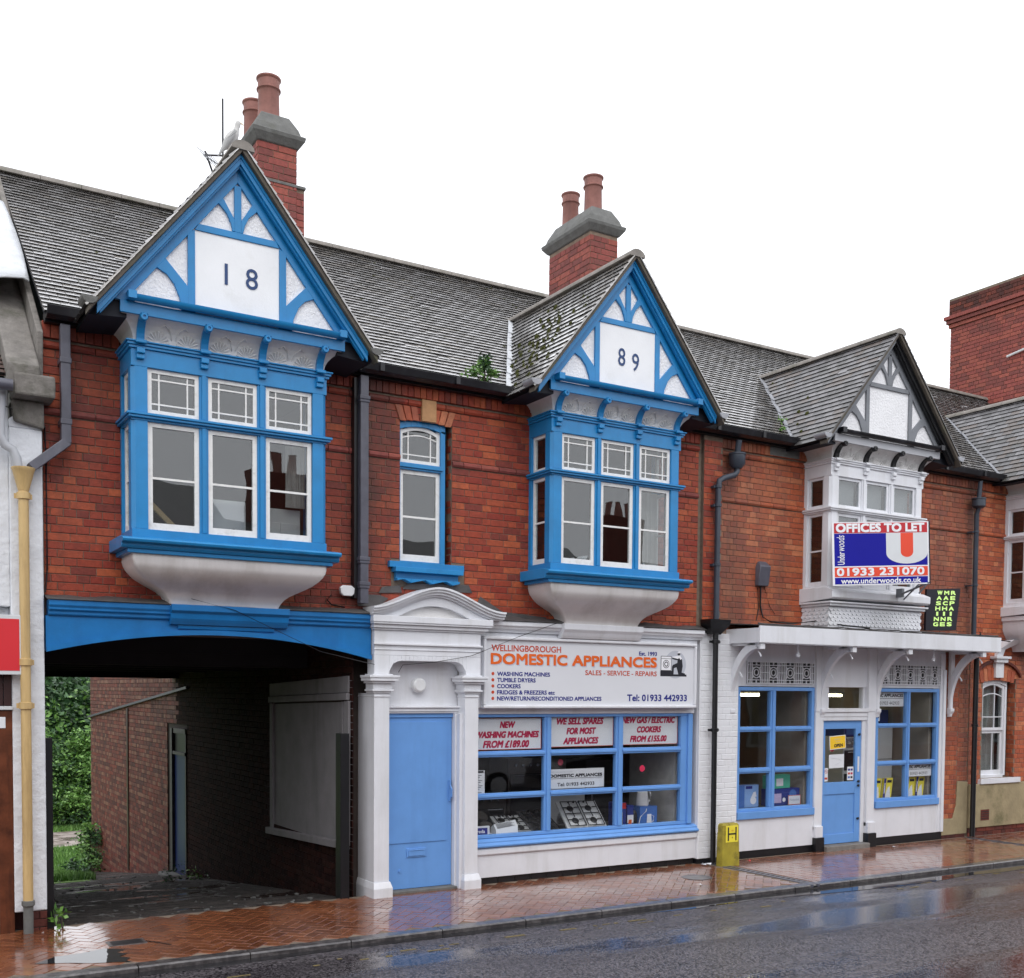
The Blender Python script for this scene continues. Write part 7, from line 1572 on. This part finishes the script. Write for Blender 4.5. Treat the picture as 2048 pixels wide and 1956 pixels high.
T = thing('manhole_cover', 'small iron cover sunk in the wet pavement below the archway', 'manhole cover', (.55, -1.0, 0)); box('rim', 'kerb', T, .34, .66, -1.10, -.90, -.01, .004); box('lid', 'black', T, .37, .63, -1.08, -.92, .0042, .0055); MB().obox((.66, -1.02, 0), Vector((.5, -.86, 0)), Vector((.86, .5, 0)), Z, 0, .3, 0, .012, .001, .004).build('channel_edge', 'black', T)
for x0 in (7.98, 13.27):
    T = thing('drain_channel', 'iron drain channel across the pavement ' + ('beside the hydrant post' if x0 < 9 else 'below the last downpipe'), 'drain', (x0 + .06, -1, 0))
    m_ = MB(); m_.box(x0, x0 + .035, KY - .13, -.06, -.03, .003); m_.box(x0 + .10, x0 + .135, KY - .13, -.06, -.03, .003); m_.build('channel_side', 'pipe_grey', T)
    MB().box(x0 + .0351, x0 + .0999, KY - .13, -.06, -.03, -.012).build('channel_bed', 'black', T)
    if x0 < 9:
        m_ = MB(); y = KY - .1
        while y < -.1: m_.box(x0 + .0352, x0 + .0998, y, y + .05, -.0118, .002); y += .085
        m_.build('grating_bar', 'kerb', T)

# ================================================================== PLANTS
def leafy(name, label, cat, base, n_, rx, ry, h, ls, mats, seed, zmin=0., stem=True, group=None, droop=.3, trunk=None, dens=1.):
    """a plant as stems or trunk plus leaf-sized blades spread through its crown"""
    r = random.Random(seed); T = thing(name, label, cat, base, 0, group); B_ = Vector(base); cl = []
    for _ in range(max(4, int(n_ / 90))):
        a = r.uniform(0, 6.283); q = r.random() ** .5; z = zmin + (h - zmin) * r.random(); k = math.sin(math.pi * min(1, .18 + .82 * (z - zmin) / (h - zmin + .001)) ** .8)
        cl.append((B_ + Vector((math.cos(a) * rx * q * k, math.sin(a) * ry * q * k, z)), r.uniform(.5, 1.2)))
    if stem:
        m_ = MB()
        for c, s_ in cl[:: max(1, len(cl) // 26)]: m_.tube([B_ + Vector((r.uniform(-.03, .03), r.uniform(-.03, .03), 0)), B_.lerp(c, .5) + Vector((0, 0, .05 * h)), c], [.012 * h ** .5 + .002, .007 * h ** .5 + .001, .002], 5)
        if trunk: m_.tube([B_, B_ + Vector((.1, 0, h * .4)), B_ + Vector((0, .1, h * .75))], [trunk, trunk * .7, trunk * .3], 8)
        m_.build('trunk' if trunk else 'stem', 'bark', T)
    for mi, mat in enumerate(mats):
        m_ = MB()
        for c, s_ in cl[mi::len(mats)]:
            sp = (rx + ry) / 2 * .20 * s_
            for _ in range(int(n_ / max(1, len(cl)))):
                p = c + Vector((r.gauss(0, sp), r.gauss(0, sp), r.gauss(0, sp * .7))); p.z = max(p.z, B_.z + .02)
                d = Vector((r.gauss(0, 1), r.gauss(0, 1), r.gauss(-droop, .5))).normalized(); u = d.orthogonal().normalized(); a = r.uniform(0, 3.14); u = (u * math.cos(a) + d.cross(u) * math.sin(a)); L_ = ls * r.uniform(.6, 1.3); w = L_ * .24
                k = len(m_.v); m_.v += [tuple(p), tuple(p + d * L_ * .45 + u * w), tuple(p + d * L_), tuple(p + d * L_ * .45 - u * w)]; m_.f.append((k, k + 1, k + 2, k + 3))
        m_.build('foliage', mat, T)
    return T
leafy('weed', 'green weeds growing in the gutter beside the white valley flashing', 'weed', (4.60, -.10, 5.58), 650, .32, .08, .36, .055, ['leafA', 'leafA', 'leafB'], 3)
leafy('weed', 'tuft of weeds at the foot of the grey lead valley of the white gable', 'weed', (9.28, .02, 5.62), 150, .12, .1, .34, .05, ['leafA'], 4)
leafy('weed', 'small broad-leaved weed at the foot of the left gate post', 'weed', (.10, -.10, .0), 34, .14, .08, .16, .075, ['leafA'], 5, droop=-.1)
leafy('weed', 'scruffy weeds along the foot of the yard wall', 'weed', (2.95, 6.2, gz(6.2)), 260, .12, .9, .14, .05, ['leafB', 'leafA'], 6)
leafy('bush', 'bushy weeds growing against the corner of the yard wall', 'bush', (2.85, 13.9, gz(13.9)), 1500, .42, .8, 1.05, .09, ['leafA', 'leafB'], 7)
leafy('bush', 'low leafy bush on the grass left of the yard wall corner', 'bush', (2.55, 12.0, gz(12)), 500, .3, .5, .45, .07, ['leafB', 'leafA'], 17)
hx = [(1.6, 23.6), (3.0, 23.9), (4.4, 23.5), (5.8, 24.0), (7.3, 23.8)]
for i, (x, y) in enumerate(hx):
    leafy('shrub', ['large pale green shrub at the far left of the hedge', 'pale green shrub left of centre in the hedge', 'pale green shrub at the centre of the hedge beyond the path', 'tall light green shrub right of centre in the hedge', 'rightmost light green shrub of the hedge'][i], 'shrub', (x, y, -1.9), 13000, 1.1, 1.0, 2.75 + .2 * (i % 2), .12, ['leafA', 'leafA', 'leafB'], 20 + i, zmin=.1, group='shrubs of the hedge beyond the path')
for i, (x, y, h) in enumerate(((3.2, 28, 4.9), (6.6, 28.6, 5.0), (10.2, 29, 5.0), (0.2, 29, 4.9), (5.0, 34, 5.3), (9, 35, 5.4), (1.5, 35, 5.3))):
    leafy('tree', ['dark green tree behind the left of the hedge', 'dark green tree behind the middle of the hedge', 'dark green tree behind the right of the hedge', 'dark green tree at the far left of the yard view', 'taller dark tree in the second row, centre', 'taller dark tree in the second row, right', 'taller dark tree in the second row, left'][i], 'tree', (x, y, -1.9), 12000, 2.2, 2.0, h, .22, ['leafB', 'leafB', 'leafA'] if i < 4 else ['leafB'], 40 + i, zmin=.8, trunk=.16, group='trees beyond the hedge')
structure(MB().prism([(-30, -1.9), (60, -1.9), (60, 2.8), (40, 3.2), (20, 2.7), (5, 2.9), (-10, 2.8), (-30, 3.0)], 44, 60).build('hills', pm('wooded_hill', (.03, .06, .025), rough=1, var=.5, vs=1.2)))
# debris on the passage floor
r = random.Random(77); m_ = MB()
for _ in range(260):
    x, y = r.uniform(.1, 2.9), r.uniform(.1, 9) ; z = gz(y); w = r.uniform(.008, .03); m_.obox((x, y, z), Vector((math.cos(w * 900), math.sin(w * 900), 0)), Vector((-math.sin(w * 900), math.cos(w * 900), 0)), Z, 0, w * 2, 0, w, -.002, w * .5)
o = m_.build('debris', 'cement'); tag(o, 'small stones and litter scattered on the passage floor', 'debris'); o['kind'] = 'stuff'
leafy('weed', 'green sprig of weeds by the dark door step in the passage', 'weed', (2.5, 5.4, gz(5.4)), 60, .2, .12, .12, .05, ['leafB'], 61)

# ================================================================== THE OTHER SIDE OF THE STREET (seen in the window glass)
for i, (x0, x1, hh, lab) in enumerate(((-14, -4, 4.8, 'dark brick terrace house opposite, mirrored in the left bay'), (-4, 6, 5.35, 'brick terrace house opposite with a chimney mirrored in the small window'), (6, 17, 4.6, 'brick shop opposite mirrored in the shop windows'), (17, 32, 4.4, 'brick terrace near the far end of the opposite side'), (32, 64, 4.8, 'long brick terrace at the far end of the opposite side'))):
    T = thing('terrace_house', lab, 'building', ((x0 + x1) / 2, -14.3, 0)); box('wall', 'brick_dark', T, x0, x1, -20, -14.3, -.1, hh, bevel=0)
    MB().prism([(-14.0, hh), (-17.3, hh + 1.9), (-20.5, hh)], x0, x1, lambda a, b, d: (d, a, b)).build('roof', 'tile_dull', T)
    xx = x0 + 1
    while xx < x1 - 1.2:
        w = box('window', 'white', T, xx, xx + .95, -14.3, -14.26, 2.9, 4.1); box('pane', 'glass', w, xx + .07, xx + .88, -14.259, -14.25, 2.97, 4.03, bevel=0)
        w = box('shop_window', 'grey', T, xx - .4, xx + 1.5, -14.3, -14.25, .5, 2.4); box('pane', 'dark_plastic', w, xx - .3, xx + 1.4, -14.249, -14.24, .6, 2.3, bevel=0); xx += 2.4
    C = box('chimney', 'brick_dark', T, x0 + 1.2, x0 + 2.6, -17.6, -17.0, hh + 1.2, hh + 3.2, bevel=.03)
    for q in range(3): MB().lathe((x0 + 1.5 + q * .4, -17.3, hh + 3.2), [(.12, 0), (.1, .45), (.12, .47)], 12).build('chimney_pot', 'pot', C)
def car(label, x, y, mat, seed):
    T = thing('parked_car', label, 'car', (x, y, -.048), 0, 'cars parked on the other side'); g = -.048
    side = [(-2.05, .32), (-2.08, .62), (-1.95, .78), (-1.2, .90), (-.55, 1.36), (.1, 1.44), (.95, 1.40), (1.65, 1.0), (2.0, .92), (2.06, .6), (2.02, .32)]
    m_ = MB(); R_ = []
    for yy, s_ in ((-.84, .94), (-.80, 1), (.80, 1), (.84, .94)):
        R_.append([(x + a * (1 if s_ == 1 else .99), y + yy * (1 if b < .9 else .84), g + .3 + (b - .3) * s_) for a, b in side])
    m_.loft(R_, closed=True); m_.f += [tuple(range(len(side)))[::-1], tuple(range(3 * len(side), 4 * len(side)))]; m_.build('body', mat, T, bevel=.04, smooth=40)
    for s_ in (-1, 1):
        m_ = MB(); m_.prism([(x + a, g + b) for a, b in ((-1.05, .93), (-.52, 1.30), (.05, 1.37), (.88, 1.33), (1.4, 1.0))], y + s_ * .70, y + s_ * .80); m_.build('side_window', 'dark_plastic', T)
        for wx in (-1.3, 1.3): w = MB().lathe((x + wx, y + s_ * .66, g + .31), [(.31, 0), (.31, .19), (.2, .2)], 24, (0, s_, 0)).build('wheel', 'rubber', T, smooth=40); MB().lathe((x + wx, y + s_ * .861, g + .31), [(.19, 0), (.19, .01), (.05, .03)], 16, (0, s_, 0)).build('rim', 'alu', w)
        MB().box(x - 2.09, x - 2.03, y + s_ * .6 - .14, y + s_ * .6 + .14, g + .6, g + .74).build('headlight', 'enamel', T)
car('silver hatchback parked opposite the canopy shop, mirrored in its windows', 8.6, -9.3, 'car_silver', 1)
car('dark hatchback parked behind the silver one on the far side', 13.6, -9.3, 'dark_plastic', 2)

for a0, a1 in ((-.75, -.36), (-.2, .2), (.36, .75)):
    box('blind', 'blind', HB, 10.67 + a0, 10.67 + a1, -.36, -.355, 4.10, 5.13, bevel=0)
